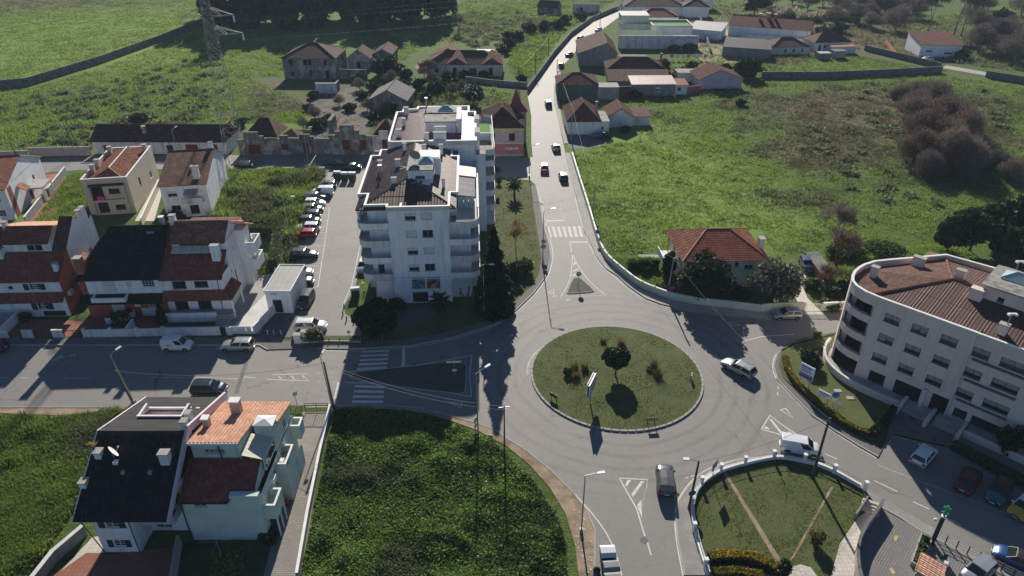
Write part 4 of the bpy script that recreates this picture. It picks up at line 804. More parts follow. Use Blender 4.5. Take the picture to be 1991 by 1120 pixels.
# ---------------------------------------------------------------- taupe apartment block with the rounded corner
B = Bld('apartment_building', 'taupe tiled apartment block with rounded end and brown corrugated roof', 'building', 43.6, 72.4, atan2(-.713, .701))
wf = []
for z in (9.4, 6.55, 3.7): wf += [(2.25, z, 1.75, 1.15, 'cur', 'frame_dark'), (5.35, z, 1.75, 1.15, 'cur', 'frame_dark'), (8.5, z, 1.75, 1.15, 'cur', 'frame_dark')]
wf += [(2.6, .7, 1.9, 1.5, 'p2', 'frame_dark'), (6.2, .45, 3.0, 2.0, 'doorp', 'frame_dark')]
B.block(0, 10.9, 0, 17.5, 0, 11.9, 'wall_taupe', F=wf, fm='frame_dark')
wf = []
for z in (9.2, 6.4, 3.5): wf += [(.9, z, 1.7, 1.15, 'cur', 'frame_dark'), (4.1, z, 2.6, 1.15, 'cur', 'frame_dark'), (8.4, z, 1.7, 1.15, 'cur', 'frame_dark'), (12, z, 2.4, 1.15, 'cur', 'frame_dark')]
wf += [(1.2, .7, 1.4, 1.2, 'p1', 'frame_dark'), (3.9, .55, 3.0, 1.3, 'p2', 'frame_dark'), (6.5, .1, 1.5, 2.1, 'doorp', 'frame_dark'), (9.5, .5, 2.4, 1.6, 'p2', 'frame_dark')]
B.block(10.9, 30, .25, 18, 0, 11.7, 'wall_taupe', F=wf, fm='frame_dark')
for z in (8.75, 5.9, 3.05): B.box('ledge', 'concrete_dark', 11.2, 16.4, -.12, .24, z, z+.16)
for x in (.05, 10.75): MB().tube((x, -.08, .2), (x, -.08, 11.5), .06, .06, 6).build('downpipe', 'cap_white', B.e)
for x in (2.25, 5.35, 8.5):
    B.box('panel_edge', 'wall_beige', x-1.15, x-1.12, -.02, -.002, 3.2, 11, x+1.12, x+1.15, -.02, -.002, 3.2, 11, x-1.12, x+1.12, -.02, -.002, 3.2, 3.24)
B.box('entrance_dark_panel', 'void', 8.9, 10.8, -.03, -.004, .1, 2.7); B.box('column', 'wall_taupe', 7.9, 8.3, -.5, -.05, 0, 2.9)  # flat black panel on the wall face stands for a recess's shade
curve = [(0, 0), (-1.5, .2), (-2.9, .8), (-3.8, 1.7), (-4.3, 2.9), (-4.6, 4.2), (-4.65, 5.6), (-4.5, 7), (-3.9, 8.9), (-2.6, 10.9), (0, 14.6), (2.0, 17.5)]
def wallstrip(name, pts, z0, z1, m, t=.25, par=None): return strip(MB(), offset(pts, -t/2), t, z0, z1).build(name, m, par or B.e)
wallstrip('wall', curve[3:], 0, 12.1, 'wall_taupe')
wallstrip('parapet', curve[:4], 10.75, 12.1, 'wall_taupe')
for k, z in enumerate((2.75, 5.6, 8.45)):
    bl = MB().prism(curve[:5]+[(-2.6, 3.4), (0, 3.4)], z-.2, z).build('balcony', 'wall_taupe', B.e)
    wallstrip('parapet', curve[:4], z, z+.75, 'wall_taupe', .18, bl)
    rl = MB(); q = offset(curve[:4], -.09); rl.path([(p[0], p[1], z+.98) for p in q], .03); [rl.tube((p[0], p[1], z+.75), (p[0], p[1], z+.98), .02, .02, 4) for p in resample(q, .5)]; rl.build('railing', 'galv', bl)
    u_, d_ = unit((-3.6, 2.6), (0, 1.5)); w_ = MB(); facade(w_, (-3.6, 2.6), u_, d_, z, z+2.65, [(1.9, z+.05, 2.3, 2.15)], .15); w_.build('wall', 'wall_taupe', bl); put_window(B.e, (-3.6, 2.6), u_, 1.9, z+.05, 2.3, 2.15, 'doorp', 'frame_dark', .15)
B.box('ceiling', 'wall_taupe', -3.2, -.05, 1.3, 3.2, 10.75, 10.85)
# roof with parapet
ol = [(10.9, 0), (0, 0)]+curve[1:]+[(10.6, 18.2), (30, 18.2)]
wallstrip('parapet', [(30, 18.2), (10.6, 18.2), (2, 17.5)][::-1], 11.5, 12.1, 'wall_taupe', .22)
strip(MB(), offset([(0, 0)]+curve[1:]+[(10.6, 18.2), (30, 18.2)], -.1), .34, 12.1, 12.2).build('coping', 'cap_white', B.e)
B.box('parapet', 'wall_taupe', 0, 10.9, .002, .22, 11.9, 12.1, 10.9, 30, .252, .45, 11.7, 11.95); B.box('coping', 'cap_white', .02, 10.95, -.06, .28, 12.1, 12.19, 10.95, 30, .2, .5, 11.95, 12.04)
rg = 13.1
slope('roof', [(-1.2, .35, 11.55), (30, .35, 11.55), (30, 8.8, rg), (5.2, 8.8, rg)], 'sheet_brown', B.e, .36, .03, .1, 4)
slope('roof', [(2.2, 17.3, 11.55), (-4.2, 7, 11.55), (-4.2, 3.2, 11.55), (-1.2, .35, 11.55), (5.2, 8.8, rg)], 'tile_brown', B.e)
slope('roof', [(30, 17.8, 11.55), (2.2, 17.3, 11.55), (5.2, 8.8, rg), (30, 8.8, rg)], 'sheet_brown', B.e, .36, .03, .1, 4)
ridge(B.e, [(-1.2, .35, 11.66), (5.2, 8.8, rg+.06), (2.2, 17.3, 11.7)], 'tile_oldred', .14); ridge(B.e, [(5.2, 8.8, rg+.06), (9, 8.8, rg+.06)], 'tile_oldred', .14)
B.block(8.6, 16, 7.2, 13.5, 11.6, 14.4, 'wall_taupe', F=[(2.2, 13.0, .7, .6, 'p1'), (5.6, 12.9, .8, .6, 'p1')], fm='frame_dark', name='penthouse'); B.box('penthouse_roof', 'roof_flat', 8.45, 16.15, 7.05, 13.65, 14.4, 14.58); B.box('flue_housing', 'wall_taupe', 7.7, 9.1, 6.2, 7.19, 12, 14.1)
_A = A; A = B; skylight(11.2, 11.2, 14.59, 3.2, 2.2, .9); A = _A
for x, y, z, w in ((-2.6, 5.4, 13.2, .8), (.4, 12.0, 13.2, 1.4), (5.6, 10.2, 14.1, 1.0), (12.6, 2.2, 13.2, .9), (9.5, 17.4, 12.8, 1.6)): B.chimney(x, y, 11.5, z, w, .7, 'wall_taupe')
for x, y in ((9.9, 17.5), (12.8, 2.3)):
    a = thing('roof_aerial', 'white drum aerial on a stub mast at the %s of the brown corrugated roof' % ('rear edge' if y > 9 else 'street edge'), 'aerial', B.e.matrix_world @ Vector((0, 0, 0)) if False else tuple(Vector((43.6, 72.4, 0))+Matrix.Rotation(atan2(-.713, .701), 3, 'Z') @ Vector((x, y, 12.8 if y > 9 else 13.2))))
    mb = MB(); mb.tube((0, 0, 0), (0, 0, 1.2), .08, .06, 6); mb.build('mast', 'galv', a); mb = MB(); mb.box(-.45, .45, -.12, .12, 1.2, 1.4); mb.tube((-.4, 0, 1.3), (-.4, -.3, 1.3), .16, .16, 8); mb.tube((.4, 0, 1.3), (.4, -.3, 1.3), .16, .16, 8); mb.build('head', 'lamp_white', a)
for i, (x, y) in enumerate(((14.2, 9.0), (14.5, 10.6))):
    p = Vector((43.6, 72.4, 0))+Matrix.Rotation(atan2(-.713, .701), 3, 'Z') @ Vector((x, y, 14.58)); a = thing('satellite_dish', 'white satellite dish on the taupe penthouse roof', 'satellite dish', tuple(p), 0, 'satellite dishes on the taupe penthouse'); dish(a, 0, 0, .95, .7, 75, 30, 'cap_white')
# raised terrace, ramp and entrance steps
ter = smooth_line([(-5.5, 5.2), (-5.4, 3.4), (-4.6, 1.3), (-3.0, -.7), (-.6, -1.9), (1.8, -2.3), (6.2, -2.2)], 2)
sheet('terrace', ter+[(6.2, -.02), (0, -.02), (-1.5, .18), (-2.9, .75), (-3.8, 1.65), (-4.3, 2.9), (-4.6, 4.2)], .55, 'concrete', None, B.e, 0)
strip(MB(), ter, .25, 0, .98).build('terrace_wall', 'wall_taupe', B.e); strip(MB(), ter, .32, .98, 1.05).build('coping', 'parapet', B.e)
for x0 in (6.8, 10.2):
    for i in range(4): B.box('step', 'concrete', x0, x0+2.6, -1.4-.35*i, -.02 if i == 0 else -1.4-.35*(i-1)-.002, 0, .5-.12*i)
for x0 in (6.3, 9.5, 12.9): B.box('cheek_wall', 'wall_taupe', x0, x0+.4, -3.6, -.02, 0, .85)
B.box('terrace', 'concrete', 13.4, 30, -1.9, .2, 0, .5); B.box('terrace_wall', 'wall_taupe', 13.4, 30, -2.2, -1.92, 0, 1.0)

# ---------------------------------------------------------------- black-roofed house (near, left)
C = Bld('house', 'white house with a wide black tiled roof and a sunken roof terrace', 'house', -39.2, 45.5)
C.block(.4, 3.9, 0, 13.6, 0, 6.2, 'wall_white', F=[(1.75, 3.35, 1.25, 1.05, 'shut'), (1.75, .75, 1.1, .95, 'shut')], L=[(4, 1, 1.2, 1.2, 'p2'), (9, 3.6, 1.2, 1.2, 'p2')])
C.block(3.9, 8.1, 2.6, 13.6, 0, 6.6, 'wall_white', F=[(1.2, .3, 1.6, 2.0, 'doorp'), (3.0, 3.3, 1.5, 2.0, 'doorp')], R=[(3, 3.6, 1.2, 1.2, 'p2')])
bl = C.box('balcony', 'wall_lilac', 3.95, 7.4, .9, 2.58, 2.75, 2.95); C.box('parapet', 'wall_lilac', 3.95, 7.2, .9, 1.02, 2.96, 3.6, 7.28, 7.4, .9, 2.58, 2.96, 3.6, parent=bl); C.box('coping', 'cap_white', 3.95, 7.45, .86, 1.06, 3.6, 3.66, parent=bl); C.box('balcony_floor', 'door_brown', 3.96, 7.27, 1.03, 2.57, 2.951, 2.97, parent=bl)  # dark brown floor sheet puts the recess's shade into the colour
def rk(y): return 5.6+(y+1.3)*4.4/7.1
def rb_(y): return 10-(y-5.8)*3.0/8.7
slope('roof', [(-.25, -1.3, 5.6), (8.3, -1.3, 5.6), (8.3, 5.8, 10), (-.25, 5.8, 10)], 'tile_black', C.e, .34, .07, .16, .44)
hx0, hx1, hy0, hy1 = 2.05, 6.15, 9.0, 10.9
for q in ((-.25, 8.3, 5.8, hy0), (-.25, hx0, hy0, hy1), (hx1, 8.3, hy0, hy1), (-.25, 8.3, hy1, 14.5)):
    slope('roof', [(q[1], q[3], rb_(q[3])), (q[0], q[3], rb_(q[3])), (q[0], q[2], rb_(q[2])), (q[1], q[2], rb_(q[2]))], 'flat_black', C.e, thick=.16)
mb = MB(); rz = rb_(hy0)
for a in ((hx0-.15, hx1+.15, hy0-.15, hy0), (hx0-.15, hx1+.15, hy1, hy1+.15), (hx0-.15, hx0, hy0, hy1), (hx1, hx1+.15, hy0, hy1)): mb.box(a[0], a[1], a[2], a[3], 7.4, rb_(a[2])+.2)
mb.build('roof_well_rim', 'wall_lilac', C.e)
mb = MB(); 
for a in ((hx0-.2, hx1+.2, hy0-.2, hy0+.02), (hx0-.2, hx1+.2, hy1-.02, hy1+.2), (hx0-.2, hx0+.02, hy0+.02, hy1-.02), (hx1-.02, hx1+.2, hy0+.02, hy1-.02)): mb.box(a[0], a[1], a[2], a[3], rb_(a[2])+.2, rb_(a[2])+.27)
mb.build('coping', 'cap_white', C.e); C.box('roof_well_floor', 'wall_lilac', hx0, hx1, hy0, hy1, 7.4, 7.5); C.box('bench', 'cap_white', 4.2, 5.8, 9.2, 9.7, 7.51, 7.9)
MB().add([(p[0], p[1], p[2]) for p in [(-.32,-1.3,5.66),(-.2,-1.3,5.66),(-.2,5.8,10.06),(-.32,5.8,10.06),(-.2,14.5,7.06),(-.32,14.5,7.06)]], [(0,1,2,3),(3,2,4,5)]).build('verge_trim', 'cap_white', C.e)
pw = MB()   # party wall between the two near houses
pw.add([(8.25,-1.35,5.3),(8.5,-1.35,5.3),(8.5,5.8,9.8),(8.25,5.8,9.8),(8.25,14.5,6.8),(8.5,14.5,6.8),(8.25,-1.35,5.75),(8.5,-1.35,5.75),(8.5,5.8,10.6),(8.25,5.8,10.6),(8.25,14.5,7.7),(8.5,14.5,7.7)],[(6,7,8,9),(9,8,11,10),(0,1,7,6),(0,6,9,3),(3,9,10,4),(1,2,8,7),(2,5,11,8),(4,10,11,5)])
pw.build('party_wall', 'wall_lilac', C.e)
for x, y, z in ((7.0, 3.3, 9.7), (.6, 3.8, 9.4), (-.05, 1.5, 7.9)): C.chimney(x, y, 5.5, z, .85 if x > 2 else .6, .7, 'wall_white', 'concrete')
for x, y in ((7.9, 7.4), (8.0, 6.2)): C.chimney(x, y, 9, 11.0, .55, .6, 'wall_palegreen', 'concrete')
for x in (3.1, 5.6): C.box('roof_vent', 'concrete', x, x+.3, 2.2, 2.5, rk(2.3), rk(2.3)+.35)
C.box('roof_vent', 'cap_white', 1.4, 1.8, 10.9, 11.1, rb_(11), rb_(11)+.08); C.box('roof_vent', 'cap_white', 6.6, 7, 11.2, 11.4, rb_(11.2), rb_(11.2)+.08)
MB().tube((.45, -.06, .1), (.2, -1.0, 5.4), .05, .05, 5).build('downpipe', 'steel_dark', C.e); MB().tube((3.8, -.08, .1), (3.8, -.08, 5.2), .05, .05, 5).build('downpipe', 'steel_dark', C.e)
d1 = thing('satellite_dish', 'white satellite dish standing on the black tiled roof slope', 'satellite dish', (-39.2+2.35, 45.5+3.2, rk(3.2))); MB().box(-.22, .22, -.22, .22, -.2, .25).build('dish_base', 'cap_white', d1); dish(d1, -.1, .1, 1.25, .62, 40, 28, 'cap_white')
d2 = thing('roof_aerial', 'small television aerial on the left chimney of the black roof', 'aerial', (-38.8, 49.3, 9.4)); mb = MB(); mb.tube((0, 0, 0), (0, 0, .9), .025, .025, 5); mb.tube((-.5, .1, .85), (.35, -.1, .85), .02, .02, 4); [mb.tube((-.45+i*.16, -.25, .85), (-.45+i*.16, .3, .85), .012, .012, 4) for i in range(6)]; mb.build('aerial_rods', 'yellow', d2)

# ---------------------------------------------------------------- pale green house
D = Bld('house', 'pale green house with a bright orange tiled roof and white conservatory', 'house', -30.8, 46.9)
D.block(0, 7.2, 0, 11.9, 0, 5.5, 'wall_green', F=[(1.6, 4.55, 1.2, .75, 'grid'), (2.1, 1.5, 1.15, 1.0, 'blind')], R=[(4.6, 3.4, 1.0, 1.3, 'p2'), (7.5, 3.2, .9, 1.2, 'p2'), (9.8, .4, 1.2, 2.0, 'p2')])
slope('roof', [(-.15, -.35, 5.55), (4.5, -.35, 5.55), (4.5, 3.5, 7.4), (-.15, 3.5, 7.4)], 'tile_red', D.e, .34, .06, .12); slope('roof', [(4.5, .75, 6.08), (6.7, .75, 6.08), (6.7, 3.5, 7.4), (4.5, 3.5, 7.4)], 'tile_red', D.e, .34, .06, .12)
MB().poly([(6.7, 0, 5.4), (6.7, 3.6, 5.4), (6.7, 3.6, 7.3), (6.7, .7, 5.95), (6.7, 0, 5.95)]).build('side_wall', 'wall_green', D.e); D.box('parapet', 'wall_green', 4.5, 7.2, -.002, .7, 5.5, 5.98)
D.box('gutter', 'steel_dark', 4.5, 6.8, .62, .74, 5.95, 6.1, 4.45, 4.57, -.38, .62, 5.5, 5.66, -.2, 4.45, -.48, -.36, 5.42, 5.56)
D.block(.3, 4.8, 3.5, 11.5, 5.5, 7.1, 'wall_green'); D.block(4.8, 7.1, 7.7, 11.5, 5.5, 7.1, 'wall_green', R=[(2, 5.7, 1.0, 1.2, 'p2')])
w_ = MB(); facade(w_, (.3, 3.5), (1, 0), 4.5, 7.1, 9.25, [(2.1, 7.9, 2.0, .62)], .2); w_.poly([(4.8, 3.5, 7.1), (4.8, 11.5, 7.1), (4.8, 3.5, 9.25)]); w_.poly([(.3, 3.5, 7.1), (.3, 3.5, 9.25), (.3, 11.5, 7.1)]); w_.poly([(7.1, 7.7, 7.1), (7.1, 11.5, 7.1), (7.1, 7.7, 8.2)]); w_.poly([(4.8, 7.7, 7.1), (7.1, 7.7, 7.1), (7.1, 7.7, 8.2), (4.8, 7.7, 8.2)]); w_.build('upper_wall', 'wall_green', D.e); put_window(D.e, (.3, 3.5), (1, 0), 2.1, 7.9, 2.0, .62, 'grid')
def ro(y): return 9.45-(y-3.2)*2.2/8.7
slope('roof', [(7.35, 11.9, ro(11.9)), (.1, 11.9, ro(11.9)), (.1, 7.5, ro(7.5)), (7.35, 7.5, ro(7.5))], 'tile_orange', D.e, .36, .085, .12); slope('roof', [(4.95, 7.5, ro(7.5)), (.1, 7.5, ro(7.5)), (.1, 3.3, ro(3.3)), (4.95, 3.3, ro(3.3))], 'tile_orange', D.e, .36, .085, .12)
D.box('gutter', 'cap_white', .05, 5.0, 3.2, 3.3, 9.2, 9.5); MB().add([(0, 3.3, 9.35), (.1, 3.3, 9.35), (.1, 11.9, 7.15), (0, 11.9, 7.15), (0, 3.3, 9.55), (.1, 3.3, 9.55), (.1, 11.9, 7.35), (0, 11.9, 7.35)], [(4, 5, 6, 7), (0, 4, 7, 3), (1, 2, 6, 5), (0, 1, 5, 4)]).build('verge_trim', 'cap_white', D.e)
slope('roof', [(-.1, 9.2, 6.3), (-.1, 3.6, 6.3), (.28, 3.6, 6.6), (.28, 9.2, 6.6)], 'tile_red', D.e)
slope('roof', [(-.15, 3.5, 7.0), (.28, 3.5, 7.0), (.28, 9, 7.9), (-.15, 9, 7.9)], 'tile_terracotta', D.e)
D.chimney(2.6, 9.4, 7.5, 9.7, .95, .7, 'wall_pinkgrey', 'cap_white'); D.chimney(.75, 6.5, 8.3, 9.9, .6, .6, 'wall_pinkgrey', 'cap_white')
D.box('stair_turret', 'wall_green', 5.35, 7.15, 6.4, 7.68, 5.5, 8.9); mb = MB(); c4 = [(5.25, 6.3, 8.92), (7.25, 6.3, 8.92), (7.25, 7.9, 8.92), (5.25, 7.9, 8.92)]; ap = (6.25, 7.1, 9.2); [mb.poly([c4[i], c4[(i+1) % 4], ap]) for i in range(4)]; mb.poly(c4[::-1]); mb.build('turret_cap', 'cap_white', D.e)
cs = D.box('conservatory', 'frame_white', 4.85, 7.0, 3.35, 3.45, 5.9, 6.0, 4.85, 4.93, 3.35, 3.43, 6, 7.7, 5.85, 5.93, 3.35, 3.43, 6, 7.55, 6.9, 7.0, 3.35, 3.45, 6.0, 7.2, 6.95, 7.05, 3.45, 6.4, 5.9, 6.1, 6.95, 7.05, 3.45, 6.4, 7.1, 7.3)
for i in range(4): D.box('pane', 'glass', 6.98, 7.02, 3.55+i*.72, 4.2+i*.72, 6.12, 7.08, parent=cs)
for i in range(6):
    y0 = 3.3+i*.52; MB().slab([(4.85, y0, 7.95), (7.1, y0, 7.35), (7.1, y0+.49, 7.35), (4.85, y0+.49, 7.95)], .06).build('roof_panel', 'awning' if i < 7 else 'glass', cs)
D.box('pane', 'glass', 4.95, 5.83, 3.38, 3.42, 6.05, 7.5, parent=cs)
def balcony(Bd, x0, x1, y0, y1, z, h=.9, m='wall_green', fl='slabs_white', sides='FRK'):
    b = Bd.box('balcony', m, x0, x1, y0, y1, z-.9, z); Bd.box('balcony_floor', fl, x0, x1-.16, y0+.15, y1-.15, z+.002, z+.02, parent=b); t = .15
    mb = MB(); cp = MB()
    if 'F' in sides: mb.box(x0, x1, y0, y0+t, z, z+h); cp.box(x0, x1+.03, y0-.03, y0+t+.03, z+h, z+h+.05)
    if 'K' in sides: mb.box(x0, x1, y1-t, y1, z, z+h); cp.box(x0, x1+.03, y1-t-.03, y1+.03, z+h, z+h+.05)
    if 'R' in sides: mb.box(x1-t, x1, y0+t, y1-t, z, z+h); cp.box(x1-t-.03, x1+.03, y0+t+.03, y1-t-.03, z+h, z+h+.05)
    mb.build('parapet', m, b); cp.build('coping', 'cap_white', b); return b
balcony(D, 7.21, 8.4, .4, 2.6, 3.4); D.box('porch_post', 'frame_white', 8.25, 8.38, .4, .52, 0, 2.49, 8.25, 8.38, 1.4, 1.52, 0, 2.49, 8.25, 8.38, 2.48, 2.6, 0, 2.49)
D.box('porch_door', 'door_dark', 7.6, 8.3, .42, .46, .1, 2.6); balcony(D, 7.21, 8.3, 5.0, 7.8, 4.2); D.box('porch_wall', 'wall_green', 8.1, 8.3, 5.0, 7.8, 0, 3.29, 7.21, 8.1, 5.0, 5.15, 0, 3.29)
balcony(D, 7.21, 8.2, 10.6, 12.0, 4.2); D.box('stair_wall', 'wall_green', 8.0, 8.2, 8.3, 10.4, 0, 2.6)
for p in (((7.0, 3.5, 6.0), (7.26, 4.5, 2.8)), ((-.1, -.1, .1), (-.1, -.1, 5.4)), ((2.9, 3.42, 9.3), (3.1, 3.3, 7.5))): MB().tube(p[0], p[1], .07, .07, 6).build('downpipe', 'steel_dark', D.e)
D.box('air_conditioner', 'cap_white', 7.22, 7.6, 3.2, 4.0, 4.2, 4.8); D.box('garden_furniture', 'cap_white', 7.5, 7.9, 5.5, 6.0, 4.63, 5.0, 8.0, 8.3, 5.4, 5.8, 4.63, 4.95)
gb = thing('gas_bottle', 'red gas bottle standing beside the pale green house', 'gas bottle', (-22.9, 51.2, .05)); MB().lathe([(.16, 0), (.17, .1), (.17, .75), (.1, .9), (.05, .95), (.05, 1.0)], 10).build('bottle', 'sign_red', gb, True)

# ---------------------------------------------------------------- terrace row on the left
def E_house(name, label, ox, w, roof, low, lower_wall, deco):
    b = Bld(name, label, 'house', ox, 87.0, radians(2))
    return b
E4 = Bld('house', 'white terraced house with stacked dark red roofs and a tan roof awning', 'house', -49.6, 87.0, radians(2.5))
E4.block(0, 8.4, 0, 12.5, 0, 6.3, 'wall_white', F=[(1.9, 1.05, 1.9, 1.95, 'doorp', 'frame_dark'), (5.2, 1.05, 1.9, 1.95, 'doorp', 'frame_dark'), (2.3, 4.55, 1.9, 1.25, 'p2', 'frame_dark'), (5.4, 4.75, 1.9, 1.0, 'p2', 'frame_dark')], R=[(4.2, 6.0-1.2, .5, .5, 'p1'), (9.2, 1.6, .6, 1.2, 'p1')])
slope('roof', [(-.1, -1.2, 3.2), (9.7, -1.2, 3.2), (8.4, -.02, 4.3), (-.1, -.02, 4.3)], 'tile_red', E4.e, .34, .06); slope('roof', [(9.7, -1.2, 3.2), (9.7, 3.6, 3.2), (8.42, 3.6, 4.3), (8.42, -.02, 4.3)], 'tile_red', E4.e, .34, .06)
slope('roof', [(-.2, -.45, 6.15), (8.6, -.45, 6.15), (8.6, 3.6, 8.85), (-.2, 3.6, 8.85)], 'tile_red', E4.e, .34, .06)
slope('roof', [(-.2, 3.6, 8.85), (1.0, 3.6, 8.85), (1.0, 6.6, 11.4), (-.2, 6.6, 11.4)], 'tile_red', E4.e, .34, .06)
E4.block(1.0, 8.4, 3.7, 12.4, 6.3, 10.0, 'wall_white', F=[(3.5, 8.95, 5, .85, 'p2', 'frame_dark')], R=[(3, 7.2, .5, .6, 'p1')])
slope('roof', [(.9, 3.3, 10.0), (8.6, 3.3, 10.0), (8.6, 6.6, 12.1), (.9, 6.6, 12.1)], 'tile_terracotta', E4.e, .34, .07); slope('roof', [(8.6, 12.6, 9.2), (-.2, 12.6, 9.2), (-.2, 6.6, 12.0), (8.6, 6.6, 12.1)], 'tile_orange', E4.e, .34, .06)  # rear slope in paler orange, sunlight put into its colour
MB().poly([(8.4, 3.7, 9.9), (8.4, 12.4, 9.1), (8.4, 6.6, 11.95)]).build('gable_wall', 'wall_white', E4.e); ridge(E4.e, [(.9, 6.6, 12.13), (8.6, 6.6, 12.13)], 'tile_orange')
for i in range(4): MB().slab([(1.2+i*1.42, 2.3, 9.05), (2.55+i*1.42, 2.3, 9.05), (2.55+i*1.42, 3.65, 9.6), (1.2+i*1.42, 3.65, 9.6)], .06).build('awning_panel', 'awning', E4.e)
E4.chimney(7.5, 2.4, 7.4, 10.3, 1.1, .9); E4.chimney(.6, 6.9, 10, 13.0, .8, .7)
slope('roof', [(10.4, 11.5, 9.2), (8.6, 11.5, 9.2), (8.6, 7.6, 11.2), (10.4, 7.6, 11.2)], 'tile_orange', E4.e, .34, .06); E4.box('wing_wall', 'wall_white', 8.41, 9.6, 8.7, 11.2, 0, 9.4)
for z in (6.6, 3.8): bb = balcony(E4, 9.61, 11.0, 8.4, 11.6, z, .85, 'wall_white')
E4.box('porch_post', 'wall_white', 9.4, 9.6, -1.0, -.8, 0, 3.1, 9.4, 9.6, 3.2, 3.4, 0, 3.1)
for i in range(6): E4.box('step', 'concrete', 7.3, 9.2, -1.5-.33*(i+1), -1.5-.33*i-.002, 0, 1.0-.16*i)
E4.box('terrace', 'concrete', 0, 9.4, -1.5, -.02, 0, 1.0); E4.box('low_wall', 'wall_white', 0, 7.2, -1.75, -1.52, 0, 1.5)
MB().path([(7.6, .0-.02, 1), (7.8, -.1, 5.9)], .05).build('downpipe', 'steel_dark', E4.e); MB().path([(8.46, 5.5, 1.5), (8.46, 5.5, 4.5)], .06).build('downpipe', 'steel_dark', E4.e)
E3 = Bld('house', 'terraced house with black hip roof above brick red ground floor', 'house', -61.0, 86.6, radians(2.5))
E3.block(0, 11.3, 0, 13, 3.1, 6.6, 'wall_white', F=[(3.9, 4.2, 1.9, 2.0, 'blind'), (6.7, 4.9, .9, 1.0, 'blind'), (9.4, 4.9, 1.7, 1.1, 'grid')]); E3.block(0, 11.3, 0, 13, 0, 3.1, 'wall_red', F=[(4.2, .6, 1.9, 2.1, 'blind'), (7.0, 1.6, .9, 1.0, 'blind'), (9.5, 1.6, 1.7, 1.1, 'grid')])
E3.box('corner_panel', 'wall_red', -.03, -.003, .1, 12.9, 3.1, 6.6, -.02, .8, -.03, -.003, 3.1, 6.6)
slope('roof', [(-.5, -.6, 6.4), (11.4, -.6, 6.4), (11.4, 6.2, 11.6), (3.0, 6.2, 11.6)], 'tile_black', E3.e, .3, .06, .12, .45); slope('roof', [(-.5, 13.6, 6.4), (-.5, -.6, 6.4), (3.0, 6.2, 11.6)], 'tile_black', E3.e); slope('roof', [(11.4, 13.6, 6.4), (-.5, 13.6, 6.4), (3.0, 6.2, 11.6), (11.4, 6.2, 11.6)], 'flat_black', E3.e); ridge(E3.e, [(3.0, 6.2, 11.65), (11.4, 6.2, 11.65)], 'tile_black', .12)
ridge(E3.e, [(-.5, -.6, 6.45), (3.0, 6.2, 11.65)], 'tile_brown', .12)
slope('roof', [(-.4, -1.3, 2.9), (11.3, -1.3, 2.9), (11.3, -.02, 3.9), (-.4, -.02, 3.9)], 'tile_black', E3.e, .3, .05)
bb = E3.box('balcony', 'wall_white', 1.6, 6.3, -1.25, -.02, 3.3, 3.5); E3.box('parapet', 'wall_white', 1.6, 6.3, -1.4, -1.26, 3.3, 4.0, 6.15, 6.3, -1.25, -.02, 3.5, 4.0, 1.6, 1.75, -1.25, -.02, 3.5, 4.0, parent=bb)
bb = E3.box('balcony', 'wall_white', 3.2, 6.4, -2.4, -.02, .35, .55); E3.box('parapet', 'wall_white', 3.2, 6.4, -2.4, -2.25, .55, 1.3, 6.25, 6.4, -2.24, -.02, .55, 1.3, parent=bb)
E3.chimney(.5, .6, 6.2, 9.6, .95, .95, 'brick_red', 'concrete'); E3.chimney(10.2, 7.2, 9.5, 12.6, .6, .6, 'wall_pinkgrey', 'cap_white'); E3.box('roof_light', 'panel_grey', 8.6, 9.6, 5.0, 5.7, 10.9, 11.05); E3.box('side_wall', 'wall_white', 7.0, 7.25, -5.2, -2.5, 0, 1.2)
E3.box('garage_door', 'blind', 7.4, 9.9, -.06, -.004, .1, 1.45)
E2 = Bld('house', 'white terraced house with a rust red side wall and dormer under dark red tiles', 'house', -74.6, 86.6, radians(2.5))
E2.block(0, 10.4, 0, 12.8, 0, 6.2, 'wall_white', F=[(6.9, 1.2, 1.5, 1.75, 'shut'), (6.8, 4.5, 1.5, 1.0, 'shut'), (3.4, 4.6, .8, .6, 'p1'), (8.2, .05, 3.2, .9, 'garage')], R=[(7.5, 2.6, 1.4, 1.2, 'p2'), (11.0, 1.8, 1.2, 1.2, 'p2'), (9.8, 5.0, 1.1, 1.1, 'p2')])
E2.box('red_panel', 'wall_red', 10.41, 10.44, .1, 4.2, .05, 6.0); MB().poly([(10.43, .1, 6.0), (10.43, 4.2, 6.0), (10.43, 4.2, 9.2), (10.43, .1, 6.25)]).build('red_panel', 'wall_red', E2.e)
slope('roof', [(-.1, -1.2, 3.0), (10.7, -1.2, 3.0), (10.7, -.02, 4.1), (-.1, -.02, 4.1)], 'tile_red', E2.e, .34, .06)
slope('roof', [(-.1, -.5, 6.0), (10.7, -.5, 6.0), (10.7, 3.3, 8.9), (-.1, 3.3, 8.9)], 'tile_red', E2.e, .34, .06); slope('roof', [(-.1, 3.3, 8.9), (2.2, 3.3, 8.9), (2.2, 6.4, 11.5), (-.1, 6.4, 11.5)], 'tile_red', E2.e, .34, .06); slope('roof', [(8.8, 3.3, 8.9), (10.7, 3.3, 8.9), (10.7, 7.6, 12.4), (8.8, 7.6, 12.4)], 'tile_brown', E2.e, .34, .06)
E2.block(2.2, 8.8, 3.4, 9, 6.2, 10.2, 'wall_white', F=[(4.3, 8.95, 2.2, 1.0, 'p2')]); slope('roof', [(2.1, 3.1, 10.2), (8.7, 3.1, 10.2), (8.7, 5.6, 11.9), (2.1, 5.6, 11.9)], 'tile_red', E2.e, .34, .06); slope('roof', [(8.7, 12.9, 9.2), (-.1, 12.9, 9.2), (-.1, 5.6, 11.9), (8.7, 5.6, 11.9)], 'tile_orange', E2.e, .34, .06)  # sun-facing rear slope wears the paler tile as its sunlight
